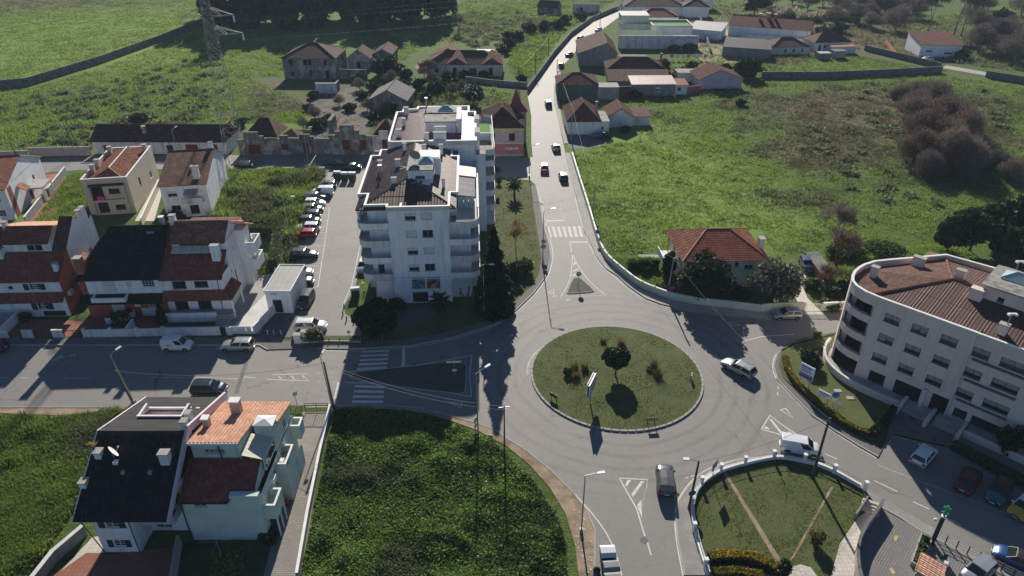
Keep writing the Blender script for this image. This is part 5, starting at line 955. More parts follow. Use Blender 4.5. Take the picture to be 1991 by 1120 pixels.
MB().poly([(10.4, 0, 6.1), (10.4, 12.8, 6.1), (10.4, 12.8, 10.4), (10.4, 11, 9.8), (10.4, 7.6, 12.3)]).build('gable_wall', 'wall_white', E2.e)
for y in (10.4, 11.6): E2.chimney(10.0, y, 8, 12.2, .6, .7, 'wall_white', 'concrete')
E2.chimney(1.8, 2.8, 7.2, 9.8, 1.1, .9, 'wall_white', 'concrete'); E2.chimney(10.1, 1.0, 6.3, 8.3, .6, .6, 'wall_white', 'concrete'); E2.chimney(.2, 7.0, 9, 12.6, .9, .8); E2.chimney(2.0, 5.8, 9.5, 12.6, .6, .6)
for y, z in ((6.0, 5.4), (7.8, 3.0)):
    bx = E2.box('bay_box', 'wall_white', 10.41, 11.7, y, y+1.4, z-.4, z+.5); slope('roof', [(11.85, y-.1, z+.45), (11.85, y+1.5, z+.45), (10.42, y+1.5, z+1.1), (10.42, y-.1, z+1.1)], 'tile_terracotta', bx)
E2.box('air_conditioner', 'cap_white', 10.45, 10.9, .9, 1.8, 2.9, 3.6); slope('roof', [(10.5, 7.9, 2.2), (14, 7.9, 2.2), (14, 10.6, 3.1), (10.5, 10.6, 3.1)], 'tile_terracotta', E2.e, .25, .04)
for i in range(6): E2.box('step', 'concrete', 1.9, 3.4, -4.6+.55*i, -4.6+.55*(i+1)-.002, 0, .2+.18*i)
E2.box('stair_wall', 'wall_white', .9, 1.1, -5.0, -.02, 0, 1.5, 3.5, 3.7, -5.0, -.02, 0, 1.5)
E1 = Bld('house', 'white and red terraced house with black ribbed roof at the row end', 'house', -86.6, 86.4, radians(2.5))
E1.block(0, 11.9, 0, 12.8, 3, 6.4, 'wall_white', F=[(9.8, 4.3, 2.0, 1.1, 'p2')]); E1.block(0, 11.9, 0, 12.8, 0, 3, 'wall_red', F=[(10.0, 1.3, 2.0, 1.2, 'p2'), (9, .1, 2.4, .9, 'garage')])
slope('roof', [(-.3, -.5, 6.2), (11.9, -.5, 6.2), (11.9, 6.4, 11.7), (-.3, 6.4, 11.7)], 'tile_black', E1.e, .34, .07, .12, .5); slope('roof', [(11.9, 13.2, 7.6), (-.3, 13.2, 7.6), (-.3, 6.4, 11.7), (11.9, 6.4, 11.7)], 'flat_black', E1.e); slope('roof', [(-.3, -1.2, 3), (11.9, -1.2, 3), (11.9, -.02, 4), (-.3, -.02, 4)], 'tile_black', E1.e, .34, .06)
MB().add([(11.9, -.6, 5.9), (12.15, -.6, 5.9), (12.15, 6.4, 11.4), (11.9, 6.4, 11.4), (11.9, -.6, 6.5), (12.15, -.6, 6.5), (12.15, 6.4, 12.3), (11.9, 6.4, 12.3), (11.9, 13, 8.2), (12.15, 13, 8.2)], [(4, 5, 6, 7), (0, 1, 5, 4), (0, 4, 7, 3), (1, 2, 6, 5), (7, 6, 9, 8)]).build('party_wall', 'wall_white', E1.e)
# front garden walls along the shaded street
def gwall(name, label, a, b, h, m='wall_white', t=.2, cat='wall', cap='cap_white', posts=0, pm=None):
    u, d = unit(a, b); e = thing(name, label, cat, (a[0], a[1], 0), atan2(u[1], u[0]))
    MB().box(0, d, -t/2, t/2, 0, h).build('wall', m, e)
    if cap: MB().box(-.02, d+.02, -t/2-.04, t/2+.04, h, h+.07).build('coping', cap, e)
    for i in range(posts): x = d*i/(posts-1); MB().box(x-.2, x+.2, -t/2-.08, t/2+.08, 0, h+.35).build('pillar', pm or m, e)
    return e
gwall('garden_wall', 'long white garden wall in front of the red-roofed terraced house', (-48.32,81.92), (-40.66,82.18), 1.25); gwall('garden_wall', 'short white wall beside the white garden gate', (-39.8,82.18), (-39.08,82.18), 1.25)
gwall('garden_wall', 'white panelled wall in front of the brick red ground floor', (-59.25,81.54), (-48.46,81.92), 1.15, 'wall_white_stained', posts=4); gwall('garden_wall', 'white wall stub beside the gate of the rust red house', (-63.61,81.42), (-62.11,81.42), 1.3, 'wall_white_stained'); gwall('garden_wall', 'white wall end by the stairs of the rust red house', (-67.68,81.29), (-66.18,81.29), 1.3, 'wall_white_stained'); gwall('garden_wall', 'white street wall at the open end of the terrace row', (-73.17,81.29), (-69.75,81.29), 1.3)
def gate(label, a, b, h, m='galv', panel=None, bars=9):
    u, d = unit(a, b); e = thing('gate', label, 'gate', (a[0], a[1], .03), atan2(u[1], u[0]))
    mb = MB(); mb.box(0, d, -.03, .03, .08, .14); mb.box(0, d, -.03, .03, h-.06, h); mb.box(0, .06, -.03, .03, .14, h-.06); mb.box(d-.06, d, -.03, .03, .14, h-.06); mb.box(d/2-.04, d/2+.04, -.03, .03, .14, h-.06); mb.build('gate_frame', m, e)
    for i in range(bars): x = .06+(d-.12)*(i+.5)/bars; MB().box(x-.015 if not panel else x-(d-.12)/bars*.46, x+.015 if not panel else x+(d-.12)/bars*.46, -.012, .012, .14, h-.06).build('bar' if not panel else 'board', panel or m, e)
    return e
gate('white panelled double gate before the pale tiled drive', (-39.27,82.3), (-36.32,82.3), 1.3, 'frame_white', 'cap_white', 4); gate('dark garden gate between white wall and steps', (-41.31,82.18), (-39.94,82.18), 1.2, 'steel_dark', 'frame_dark', 5); gate('black bar gate by the rust red house', (-62.04,81.42), (-59.39,81.54), 1.2, 'steel_dark'); gate('dark bar gate at the stairs of the rust red house', (-66.11,81.29), (-63.75,81.42), 1.2, 'steel_dark')
# white tiled drive with its retaining wall
dv = Bld('retaining_wall', 'raised white tiled drive with white retaining wall', 'retaining wall', *(-36.17,82.3))
MB().prism([(-3.2, .2), (0, 0), (1.2, 5.2), (2.7, 13), (-.5, 13.4), (-2.2, 6)], .05, .5).build('drive_surface', 'slabs_white', dv.e); strip(MB(), [(0.1, 0), (1.35, 5.2), (2.9, 13)], .2, 0, 1.35).build('wall', 'wall_white', dv.e)
# ---------------------------------------------------------------- houses of the second row
Fh = Bld('house', 'beige cube house with parapet round a terracotta hip roof', 'house', -79.0, 121.8, radians(10))
Fh.block(0, 8.0, 0, 17.5, 0, 6.4, 'wall_beige', F=[(2.3, 3.4, 2.0, 2.2, 'void'), (5.2, 4.1, 1.9, 1.0, 'p1', 'frame_dark'), (2.6, .5, 1.8, 2.0, 'grid', 'frame_dark'), (5.5, .9, 1.7, 1.0, 'grid', 'frame_dark')], R=[(6, 3.2, 1.0, 1.6, 'p2', 'frame_dark'), (13, 2, 1.4, 1.3, 'p2')])
Fh.parapet(0, 8, 0, 17.5, 6.4, 7.2, 'wall_beige', .25); xm = 4.1
slope('roof', [(.3, 17.2, 6.3), (.3, .3, 6.3), (xm, 3.6, 7.9), (xm, 15.5, 7.9)], 'tile_terracotta', Fh.e, .34, .055); slope('roof', [(7.7, .3, 6.3), (7.7, 17.2, 6.3), (xm, 15.5, 7.9), (xm, 3.6, 7.9)], 'tile_terracotta', Fh.e, .34, .055); slope('roof', [(.3, .3, 6.3), (7.7, .3, 6.3), (xm, 3.6, 7.9)], 'tile_terracotta', Fh.e, .34, .055); slope('roof', [(7.7, 17.2, 6.3), (.3, 17.2, 6.3), (xm, 15.5, 7.9)], 'tile_orange', Fh.e); ridge(Fh.e, [(xm, 3.6, 7.95), (xm, 15.5, 7.95)], 'cap_white', .1); ridge(Fh.e, [(7.6, .4, 6.35), (xm, 3.6, 7.95)], 'tile_orange', .1); ridge(Fh.e, [(.4, .4, 6.35), (xm, 3.6, 7.95)], 'tile_orange', .1)  # rear hip face coloured paler for the sun it takes
Fh.box('canopy', 'flat_black', 1.2, 7.2, -.8, -.02, 5.9, 6.15); Fh.box('side_fin', 'wall_beige', 1.1, 1.35, -.7, -.02, .4, 5.89, 7.0, 7.25, -.7, -.02, .4, 5.89, 1.35, 7.0, -.7, -.02, 2.9, 3.15)
for x, y in ((.6, 5.2), (.6, 8), (.7, 15.5), (7.3, 15.7)): Fh.chimney(x, y, 6.3, 8.2, .7, .8, 'wall_beige')
tow = thing('towel', 'pink towel hanging over the beige house balcony', 'towel', (-79.0+2.75*cos(.1745)+.55*sin(.1745), 121.8+2.75*sin(.1745)-.55*cos(.1745), 3.2), radians(10)); MB().box(-.6, .6, -.05, 0, -.2, .75).build('cloth', 'cloth_pink', tow)
Fh.box('railing', 'glass', 1.4, 3.4, -.5, -.46, 3.16, 3.9)
Gh = Bld('house', 'narrow white house with brown tiled gable roof and blank white side', 'house', -64.3, 120.8, radians(9))
Gh.block(0, 8.1, 0, 16.5, 0, 6.5, 'wall_white', F=[(1.9, 4.2, 1.6, 1.0, 'half', 'frame_grey'), (2.0, 1.4, 1.6, 1.0, 'p2', 'frame_grey'), (5.2, 3.6, 1.2, 2.0, 'blind'), (5.2, .6, 1.6, 1.7, 'doorp', 'frame_dark')], R=[])
Gh.gable(0, 8.1, 0, 16.5, 6.5, 9.4, ('tile_brown', 'tile_orange'), 'wall_white', 'x', .62, .4, .27)  # tile pair: brown for the shaded front, orange as sunlit rear copy
Gh.chimney(6.4, 1.6, 6.5, 9.3, 1.1, .8, 'wall_white_stained'); Gh.chimney(7.6, 11.0, 8, 10.6, .7, .7, 'wall_white', 'concrete'); Gh.box('roof_vent', 'cap_white', 4.8, 5.3, 4.4, 4.9, 7.8, 8.3)
bb = Gh.box('balcony', 'wall_white_stained', 3.6, 7.2, -1.1, -.02, 3.0, 3.25); Gh.box('parapet', 'wall_white_stained', 3.6, 7.2, -1.1, -.95, 3.25, 4.1, parent=bb); slope('awning', [(4.2, -1.6, 4.9), (6.6, -1.6, 4.9), (6.6, -.02, 5.5), (4.2, -.02, 5.5)], 'sheet_grey', bb)
Hh = Bld('house', 'white gabled house with rust red corner strip at the left edge', 'house', -104.5, 117.8, radians(11))
Hh.block(0, 12.5, 0, 17, 0, 6.2, 'wall_white', R=[(9, .2, 1.4, 2.0, 'doorp', 'frame_dark'), (12, 3.2, 1.0, 1.0, 'p1')], F=[(10.5, .8, 1.4, 1.2, 'grid'), (10.5, 3.6, 1.4, 1.2, 'grid')]); Hh.gable(0, 12.5, 0, 17, 6.2, 9.2, ('tile_terracotta', 'tile_orange'), 'wall_white', 'x', .55, .5, .27)  # second tile is the sunlit copy for the rear slope
Hh.box('red_strip', 'wall_red', 12.51, 12.54, .9, 2.4, .05, 5.9); pc = Hh.box('porch', 'concrete', 12.51, 15.2, 8.0, 12.6, 2.7, 2.95); Hh.box('porch_post', 'wall_white', 15.0, 15.2, 8.1, 8.3, 0, 2.69, 15.0, 15.2, 12.3, 12.5, 0, 2.69, parent=pc); slope('roof', [(14, 4.2, 3.9), (14, 6.4, 3.9), (12.52, 6.4, 4.9), (12.52, 4.2, 4.9)], 'tile_terracotta', Hh.e)
gwall('garden_wall', 'grey rendered wall sloping beside the overgrown vacant plot', (-88.76,117.68), (-95.2,143.18), 1.6, 'wall_greyblock', .2)
gwall('garden_wall', 'pale wall between the beige cube house and narrow white house', (-67.4,117.25), (-72.25,136.3), 1.5, 'wall_beige', .2)
# transformer shed
Sh = Bld('transformer_shed', 'small white flat-roofed substation shed with dark green door', 'shed', -35.6, 87.8, radians(-1))
Sh.block(0, 3.6, 0, 7.6, 0, 3.75, 'wall_white', F=[(1.5, .1, 1.35, 2.2, 'door', 'frame_green'), (1.2, 3.2, .9, .28, 'grid')]); 
for i in range(4):
    for j in range(3): Sh.box('roof_panel', 'panel_grey', -.05+i*.93, .86+i*.93, -.05+j*2.58, 2.5+j*2.58, 3.76, 3.84)
Sh.parapet(-.2, 3.8, -.2, 7.8, 3.72, 3.95, 'cap_white', .14, None)
# ---------------------------------------------------------------- green hip-roofed house by the green wall
Q = Bld('house', 'pale green bungalow with a large dark red hip roof', 'house', 26.4, 95.0, radians(2.5))
Q.block(0, 12.0, 0, 9.6, 0, 5.0, 'wall_palegreen', F=[(6.6, 3.2, 1.2, 1.2, 'half', 'frame_grey'), (8.0, 3.6, .6, .8, 'p1', 'frame_grey'), (9.9, 3.2, 1.3, 1.2, 'half', 'frame_grey'), (9.7, .8, 1.3, 1.3, 'blind')], L=[(3, 3, 1.2, 1.3, 'p2'), (6.5, 3, 1.2, 1.3, 'p2')])
x0, x1, y0, y1 = -.7, 12.7, -.7, 10.3; a_, b_ = (4.4, 5.6, 7.4), (8.0, 5.6, 7.4)
for f, m_ in (([(x0,y0,5.0),(x1,y0,5.0),b_,a_], 'tile_red'), ([(x1,y0,5.0),(x1,y1,5.0),b_], 'tile_terracotta'), ([(x1,y1,5.0),(x0,y1,5.0),a_,b_], 'tile_orange'), ([(x0,y1,5.0),(x0,y0,5.0),a_], 'tile_terracotta')): slope('roof', f, m_, Q.e, .34, .06)  # faces coloured by how sun falls: front darkest, rear palest
for p in ((x0,y0), (x0,y1)): ridge(Q.e, [(p[0], p[1], 5.05), (a_[0], a_[1], 7.45)], 'tile_orange', .1)
for p in ((x1,y0), (x1,y1)): ridge(Q.e, [(p[0], p[1], 5.05), (b_[0], b_[1], 7.45)], 'tile_red', .1)
ridge(Q.e, [(4.4, 5.6, 7.45), (8, 5.6, 7.45)], 'tile_orange', .1); Q.chimney(12.6, 3.4, 0, 6.8, .8, 1.0, 'wall_palegreen'); vr = Q.box('veranda', 'wall_white', -2.2, -.02, 2, 8.6, 1.9, 2.15); Q.box('veranda_post', 'wall_orange', -.6, -.4, .2, .4, 2.16, 4.9, -.6, -.4, 5, 5.2, 2.16, 4.9, -.6, -.4, 8.4, 8.6, 2.16, 4.9, parent=vr); Q.box('parapet', 'wall_white', -2.2, -2.05, 2, 8.6, 2.16, 3.0, parent=vr)

# ---------------------------------------------------------------- older houses, ruins and sheds farther off
def hs(name, label, x, y, rot, w, d, ez, rz, roof, wall, kind='hip', axis='x', F=(), R=(), L=(), mid=.5, corr=None, cat='house', ov=.35, fm='frame_grey', ins=None):
    b = Bld(name, label, cat, x, y, radians(rot)); b.block(0, w, 0, d, 0, ez, wall, F=F, R=R, L=L, fm=fm)
    if kind == 'hip': b.hip(0, w, 0, d, ez-.02, rz, roof, ov, corr, ins=ins)
    elif kind == 'gable': b.gable(0, w, 0, d, ez, rz, roof, wall, axis, mid, ov, corr)
    elif kind == 'shed': slope('roof', [(-ov, -ov, ez), (w+ov, -ov, ez), (w+ov, d+ov, rz), (-ov, d+ov, rz)], roof, b.e, corr); MB().add([(0, 0, ez-.1), (0, d, ez-.1), (0, d, rz-.15), (w, 0, ez-.1), (w, d, ez-.1), (w, d, rz-.15)], [(0, 2, 1), (3, 4, 5), (1, 2, 5, 4)]).build('upper_wall', wall, b.e)
    elif kind == 'flat': MB().box(-.05, w+.05, -.05, d+.05, ez, ez+.12).build('roof', roof, b.e)
    return b
def row(n, w, z, ww, hh, k, off=0): return [(w*(i+.5)/n+off, z, ww, hh, k) for i in range(n)]
# old corner house with turret
O_ = hs('house', 'old corner house with pink painted base, graffiti and brown hip roof', -6.6, 154.0, 1.5, 9.2, 13, 6.6, 9.9, 'tile_old', 'wall_pinkgrey', F=[(2.2, 3.6, 1.3, 1.7, 'grid', 'frame_green'), (6.6, 3.6, 1.3, 1.7, 'grid', 'frame_green')], R=[(2.0, .6, 1.3, 2.0, 'grid', 'frame_green'), (2.0, 3.6, 1.2, 1.7, 'grid', 'frame_green'), (6, 3.6, 1.2, 1.7, 'grid'), (9.5, 3.6, 1.2, 1.7, 'grid')], corr=.28)
O_.box('painted_base', 'wall_pink', -.05, 9.25, -.06, -.004, .5, 2.9); O_.box('string_course', 'parapet', -.08, 9.3, -.1, -.062, 2.9, 3.05); O_.box('plinth', 'concrete', -.08, 9.3, -.1, -.062, 0, .5); O_.box('eaves_band', 'wall_yellow', -.05, 9.25, -.05, -.004, 6.0, 6.55)
gm = MB(); random.seed(3)
for i in range(9): gm.path([(5.0+i*.34, -.066, 1.5+random.uniform(-.2, .2)), (5.1+i*.34, -.066, 2.1), (5.3+i*.34, -.066, 1.5), (5.0+i*.34+random.uniform(0, .3), -.066, 1.85)], .05, 4)
gm.build('graffiti', 'cap_white', O_.e)
O_.block(5.6, 10.2, 9, 13.5, 0, 7.6, 'wall_pinkgrey', F=[(2.3, 5.4, 1.4, 1.5, 'grid')], R=[(2.2, 5.2, 1.3, 1.6, 'grid')], name='turret')
mb = MB(); q = [(5.2, 8.6), (10.6, 8.6), (10.6, 13.9), (5.2, 13.9)]; md = [(6.7, 10.1), (9.1, 10.1), (9.1, 12.4), (6.7, 12.4)]; ap = (7.9, 11.2, 12.6)
for i in range(4): j = (i+1) % 4; mb.poly([(*q[i], 7.6), (*q[j], 7.6), (*md[j], 9.2), (*md[i], 9.2)]); mb.poly([(*md[i], 9.2), (*md[j], 9.2), ap])
mb.build('turret_roof', 'tile_oldred', O_.e); MB().tube(ap, (7.9, 11.2, 14), .05, .02, 5).build('finial', 'steel_dark', O_.e)
# long low warehouse and the stepped ruined street fronts
W_ = Bld('warehouse', 'long low whitewashed warehouse with plain dark brown roof', 'warehouse', -95.4, 155.6, radians(-.5))
W_.block(0, 30.5, 0, 8, 0, 2.9, 'wall_white_stained', F=[(3, 1.0, 1.4, 1.1, 'p1', 'door_dark'), (12.5, .9, 1.5, 1.2, 'p1', 'door_brown'), (17.5, .9, 1.5, 1.2, 'p1', 'door_brown'), (22.5, .1, 2.8, 2.2, 'red'), (27.8, .7, 1.2, 1.6, 'red')], fm='door_brown'); slope('roof', [(-.4, -.4, 2.95), (30.8, -.4, 2.95), (30.8, 4.6, 5.6), (-.4, 4.6, 5.6)], 'tile_old', W_.e, .3, .05)
W_.box('gable_stub', 'brick_red', 12.3, 12.6, 6.5, 8.3, 0, 5.4, 28.8, 29.1, 6.5, 8.3, 0, 5.4)
for i in range(9): MB().tube((14+i*1.7, 4.7, 5.3), (14.6+i*1.7, 8, 3.4), .1, .1, 5).build('rafter', 'door_brown', W_.e)
W_.chimney(11.5, 2.2, 4, 5.9, .8, .7, 'wall_ruin'); slope('roof', [(30.8, 8.2, 2.9), (20, 8.2, 2.9), (24, 4.7, 5.4), (30.8, 4.7, 5.4)], 'tile_old', W_.e)
def ruinfront(label, x, y, prof, m, doors, t=.5):
    # stepped street front: prof = [(x0,x1,h)...], doors cut as holes
    b = Bld('ruined_facade', label, 'ruin', x, y)
    for x0, x1, h in prof:
        mb = MB(); hol = [(d[0]-x0, d[1], d[2], d[3]) for d in doors if x0 < d[0] < x1]; facade(mb, (x0, 0), (1, 0), x1-x0, 0, h, hol, t-.1); facade(mb, (x1, t), (-1, 0), x1-x0, 0, h, []); mb.poly([(x0, 0, h), (x1, 0, h), (x1, t, h), (x0, t, h)]); mb.poly([(x0, 0, 0), (x0, 0, h), (x0, t, h), (x0, t, 0)]); mb.poly([(x1, 0, 0), (x1, t, 0), (x1, t, h), (x1, 0, h)]); mb.build('wall', m, b.e)
        b.box('coping', 'concrete_dark', x0-.05, x1+.05, -.08, t+.05, h, h+.12)
    for d in doors: put_window(b.e, (0, 0), (1, 0), d[0], d[1], d[2], d[3], d[4], 'door_red', t-.1)
    return b
r1 = ruinfront('ruined street front with wide red gate and stepped gable beside the pylon', -62, 154.9, [(0, 1.6, 3.4), (1.6, 4.9, 5.2), (4.9, 6, 4.3), (6, 9.6, 3.6), (9.6, 11.4, 4.4), (11.4, 14, 3.8), (14, 16.4, 4.7), (16.4, 17.2, 4.2)], 'wall_ruin', [(3.9, .2, 3.3, 2.2, 'red'), (10.5, 1.1, 1.5, 1.4, 'red'), (15.2, .2, 1.3, 2.7, 'red')])
for q in ([(1.2, .6, 4.0), (9, .6, 4.0), (6, 5.5, 7.0), (4, 5.5, 7.0)], [(9, .6, 4.0), (9.5, 8, 4.0), (6, 5.5, 7.0)], [(1.2, 8, 3.6), (1.2, .6, 4.0), (4, 5.5, 7.0)]): slope('roof', q, 'tile_old', r1.e)
for q in ([(9.4, .6, 3.9), (13.8, .6, 3.9), (11.6, 3.2, 5.2)], [(13.8, .6, 3.9), (13.8, 5, 3.7), (11.6, 3.2, 5.2)], [(9.4, 5, 3.7), (9.4, .6, 3.9), (11.6, 3.2, 5.2)]): slope('roof', q, 'tile_old', r1.e)
r2 = ruinfront('ruined stepped facade with two arched red garage doors', -44.6, 154.9, [(0, 3.4, 3.7), (3.4, 4.8, 4.5), (4.8, 6, 5.4), (6, 9.2, 6.8), (9.2, 10.2, 5.6), (10.2, 11.6, 4.7), (11.6, 13, 4.4)], 'wall_ruin', [(7.0, 1.2, 1.7, 2.3, 'red'), (8.25, 1.2, .01, .01, 'void')][:1]+[(10.9, 1.2, 1.3, 2.3, 'red')])
r3 = ruinfront('peeling white facade with one arched doorway beside the red garage doors', -31.5, 154.9, [(0, 1.6, 4.3), (1.6, 3.6, 5.4), (3.6, 5.4, 4.3)], 'wall_plaster_old', [(2.7, .9, 1.3, 2.7, 'red')])
slope('roof', [(-.1, .6, 4.4), (5.3, .6, 4.4), (2.7, 5, 7.0)], 'tile_old', r3.e); slope('roof', [(5.3, .6, 4.4), (5.3, 9, 4.4), (2.7, 5, 7.0)], 'tile_old', r3.e); slope('roof', [(-.1, 9, 4.4), (-.1, .6, 4.4), (2.7, 5, 7.0)], 'tile_oldred', r3.e)
# ruined villa and outbuilding
L_ = hs('ruined_villa', 'large stained derelict villa with dark hip roof below the wood', -70.5, 223, -2, 16.3, 14, 6.4, 9.6, 'tile_old', 'wall_ruin', F=[(2.4, 4.2, 1.2, 1.6, 'void'), (7.0, 4.2, 1.1, 1.8, 'void'), (8.4, 4.2, 1.1, 1.8, 'void'), (13.2, 4.2, 1.1, 1.6, 'void'), (8.3, .8, 1.1, 2.0, 'red'), (13.4, .3, 1.0, 2.4, 'void'), (2.6, 1, 1, 1.2, 'void')], cat='ruin', R=[(4, 4.2, 1.1, 1.6, 'void'), (9, 4.2, 1.1, 1.6, 'void')])
an = hs('ruined_outbuilding', 'roofless peeling outbuilding with brick gable beside the derelict villa', -53.5, 236, -2, 7.5, 8, 3.6, 6.2, 'tile_old', 'wall_plaster_old', 'gable', 'y', F=[(3.6, .2, 1.2, 2.2, 'void')], cat='ruin'); hs('ruined_outbuilding', 'small grey derelict wing with broken tiles behind the peeling outbuilding', -45.6, 240, -2, 6, 11, 4.0, 5.6, 'tile_old', 'wall_ruin', 'gable', 'y', F=[(2.5, 1.2, 1, 1.4, 'void')], cat='ruin')
M_ = hs('ruined_house', 'derelict farmhouse with sagging dark roof and peeling twin gables', -26.8, 227, -1, 23.6, 12, 3.6, 6.6, 'tile_old', 'wall_plaster_old', F=[(8.8, .2, 1.2, 2.4, 'void'), (14.5, .2, 2.4, 2.2, 'red'), (20.2, .2, 1.1, 2.3, 'void'), (3, 1, 1.2, 1.4, 'void')], cat='ruin')
for x in (6.5, 17.5):
    for q in ([(x-.2, -.4, 3.7), (x+6.2, -.4, 3.7), (x+3, 1.0, 5.4)], [(x+6.2, -.4, 3.7), (x+6.2, 5, 5.0), (x+3, 6, 7.0), (x+3, 1.0, 5.4)], [(x-.2, 5, 5.0), (x-.2, -.4, 3.7), (x+3, 1.0, 5.4), (x+3, 6, 7.0)]): slope('roof', q, 'tile_oldred', M_.e)
hs('outbuilding', 'small tile-roofed outbuilding at the derelict farmhouse corner', -25.0, 240, 0, 8, 7, 3.6, 5.8, 'tile_oldred', 'wall_ruin', 'gable', 'y', cat='ruin'); hs('lean_to', 'pale flat-roofed lean-to behind the derelict farmhouse', -12, 245, 0, 6, 4, 3.4, 3.6, 'panel_grey', 'wall_ruin', 'flat', cat='shed')
hs('ruined_barn', 'grey-roofed ruined barn with bramble-covered gable in the rubble yard', -38.3, 189, -4, 10.2, 11, 3.2, 5.8, 'concrete_dark', 'wall_ruin', 'gable', 'y', cat='ruin', F=[(3, .6, 1.6, 1.6, 'void')])
rw = Bld('ruined_wall', 'whitish rectangular remnant wall standing in the rubble yard', 'ruin', *(-56.87,206.38)); rw.box('wall', 'wall_white_stained', 0, 6.0, 0, .5, 0, 3.0); rw.box('return_wall', 'wall_ruin', 5.5, 6.0, .52, 4.6, 0, 2.8)
gwall('ruined_wall', 'long grey wall beside the villa ruin joining its outbuilding', (-54.52,223.48), (-44.7,222.22), 3.0, 'wall_ruin', .4, cap=None)
tw = Bld('ruined_wall', 'tall thin leaning chimney wall among the timber rubble', 'ruin', *(-44.87,169.18)); tw.box('wall', 'wall_ruin', 0, .9, 0, 5, 0, 3.6); 
ru = Bld('rubble_heap', 'heap of broken pale roof timbers beside the street ruins', 'rubble', *(-45.51,169.18))
for i in range(14):
    x, y = random.uniform(-4, 3), random.uniform(-1, 5); a = random.uniform(0, pi); MB().tube((x, y, .2), (x+2.4*cos(a), y+2.4*sin(a), random.uniform(.5, 2.4)), .09, .09, 4).build('timber', 'bark_pale', ru.e)
# houses east of the uphill road
P1 = hs('house', 'small white house with terracotta hip roof on the uphill road', 13.6, 169.3, 1, 7.9, 12.5, 3.3, 6.8, 'tile_oldred', 'wall_white', corr=.3); P1.chimney(7.6, 6.5, 3, 6.3, .5, .6, 'wall_pinkgrey'); P1.block(7.92, 10.2, .5, 9, 0, 3.0, 'wall_white', F=[(.7, 1.0, .7, .8, 'p1')], name='annex'); P1.box('annex_roof', 'roof_flat', 7.92, 10.3, .4, 9.1, 3.0, 3.12)
hs('shed', 'white shed with patched orange tile roof beside the small white house', 24.0, 174.5, 1, 6.4, 8, 3.0, 5.0, 'tile_oldred', 'wall_white_stained', 'gable', 'y', cat='shed', corr=.3); hs('shed', 'low lean-to shed with old tiles next to the allotment', 30.6, 176.5, 1, 4.2, 6, 2.4, 3.0, 'tile_old', 'wall_white_stained', 'shed', cat='shed')
P2 = hs('house', 'long house with blank dark green side wall and patchy old tiles', 12.7, 199.6, 0, 11.2, 9, 4.4, 6.6, 'tile_oldred', 'wall_darkgreen', corr=.3); hs('wall_block', 'unfinished block wall room with flat tin roof beside the green wall', 24.0, 199.3, 0, 6, 5, 3.6, 3.7, 'sheet_grey', 'wall_greyblock', 'flat', cat='outbuilding')
gwall('boundary_wall', 'brown wooden plank fence between block room and tin shed', (30.1, 202.2), (34.3, 202.8), 3.1, 'door_brown', .2, cap=None, cat='fence')
hs('shed', 'long grey shed with pale pink metal roof facing the meadow', 34.3, 203.3, 2, 12.2, 6, 3.5, 4.4, 'sheet_pink', 'wall_greyblock', 'shed', F=[(7.5, 1.4, 1.2, 1.2, 'half', 'frame_white')], cat='shed'); hs('hut', 'tiny white hut with pinkish tile roof at the shed end', 47.0, 205, 2, 3.4, 5, 2.9, 3.4, 'tile_terracotta', 'wall_white', 'shed', F=[(1.2, 1.2, 1.0, .9, 'p1')], cat='shed')
P4 = hs('house', 'long yellow house under a wide dark hip roof', 29.3, 221.5, -1, 17.5, 10, 3.4, 6.0, 'tile_old', 'wall_yellow', corr=.3); P4.chimney(17.2, 6.5, 4, 6.8, .6, .6, 'brick_red'); hs('house', 'low range with flat grey weathered tiles before the yellow house', 28.6, 210.5, 0, 17.8, 7, 2.6, 4.2, 'tile_old', 'wall_greyblock', 'shed', cat='outbuilding', corr=.3)
hs('house', 'pink rendered house with red tile roof by the meadow', 55.2, 211, 4, 13, 10, 3.0, 5.6, 'tile_oldred', 'wall_lilac', 'gable', 'y', mid=.45, corr=.3); gwall('garden_wall', 'rust red boundary wall between white hut and pink house', (50.6, 206.5), (55.0, 208), 2.0, 'wall_pink', .2, cap=None)
hs('outbuilding', 'pale flat-roofed range with laundry lines behind the tiny hut', 50.5, 219, 2, 13, 5, 2.8, 3, 'roof_flat', 'wall_palegreen', 'flat', F=[(9, 1.0, 1.6, 1.2, 'p2'), (12, 1, 1, 1.2, 'p1')])
hs('barn', 'big barn with grey block gable and brown double-pitched roof', 22.0, 240, -2, 12.5, 21, 4.2, 7.4, 'tile_brown', 'wall_greyblock', 'gable', 'y', mid=.72, cat='barn', corr=.35); hs('outbuilding', 'dark flat roof range against the big barn', 35.4, 236, -2, 9, 8, 2.8, 3.0, 'flat_black', 'wall_greyblock', 'flat')
P7 = Bld('modern_house', 'modern cream house with boxy upper storey and long white wall', 'house', 38.4, 266.5, radians(-1)); P7.box('retaining_wall', 'wall_white_stained', 0, 29, 0, .4, 0, 4.6); P7.block(2, 17, 8, 20, 0, 5.0, 'wall_palegreen', name='wall'); P7.block(3.5, 14, 22, 32, 0, 7.6, 'wall_palegreen', F=[], L=[(8, 5.5, .8, 1.4, 'p2')], name='wall'); P7.box('roof', 'panel_grey', 3.3, 14.2, 21.8, 32.2, 7.6, 7.8); P7.block(14, 29, 12, 24, 0, 5.2, 'wall_white', name='wall'); P7.parapet(14, 29, 12, 24, 5.2, 6.0, 'wall_palegreen', .3); P7.box('terrace_floor', 'turf_green', 14.3, 28.7, 12.3, 23.7, 5.2, 5.24); P7.block(20.5, 28.5, -1.5, 5, 0, 3.7, 'wall_white_stained', name='annex'); P7.box('annex_roof', 'roof_flat', 20.4, 28.6, -1.6, 5.1, 3.7, 3.85)
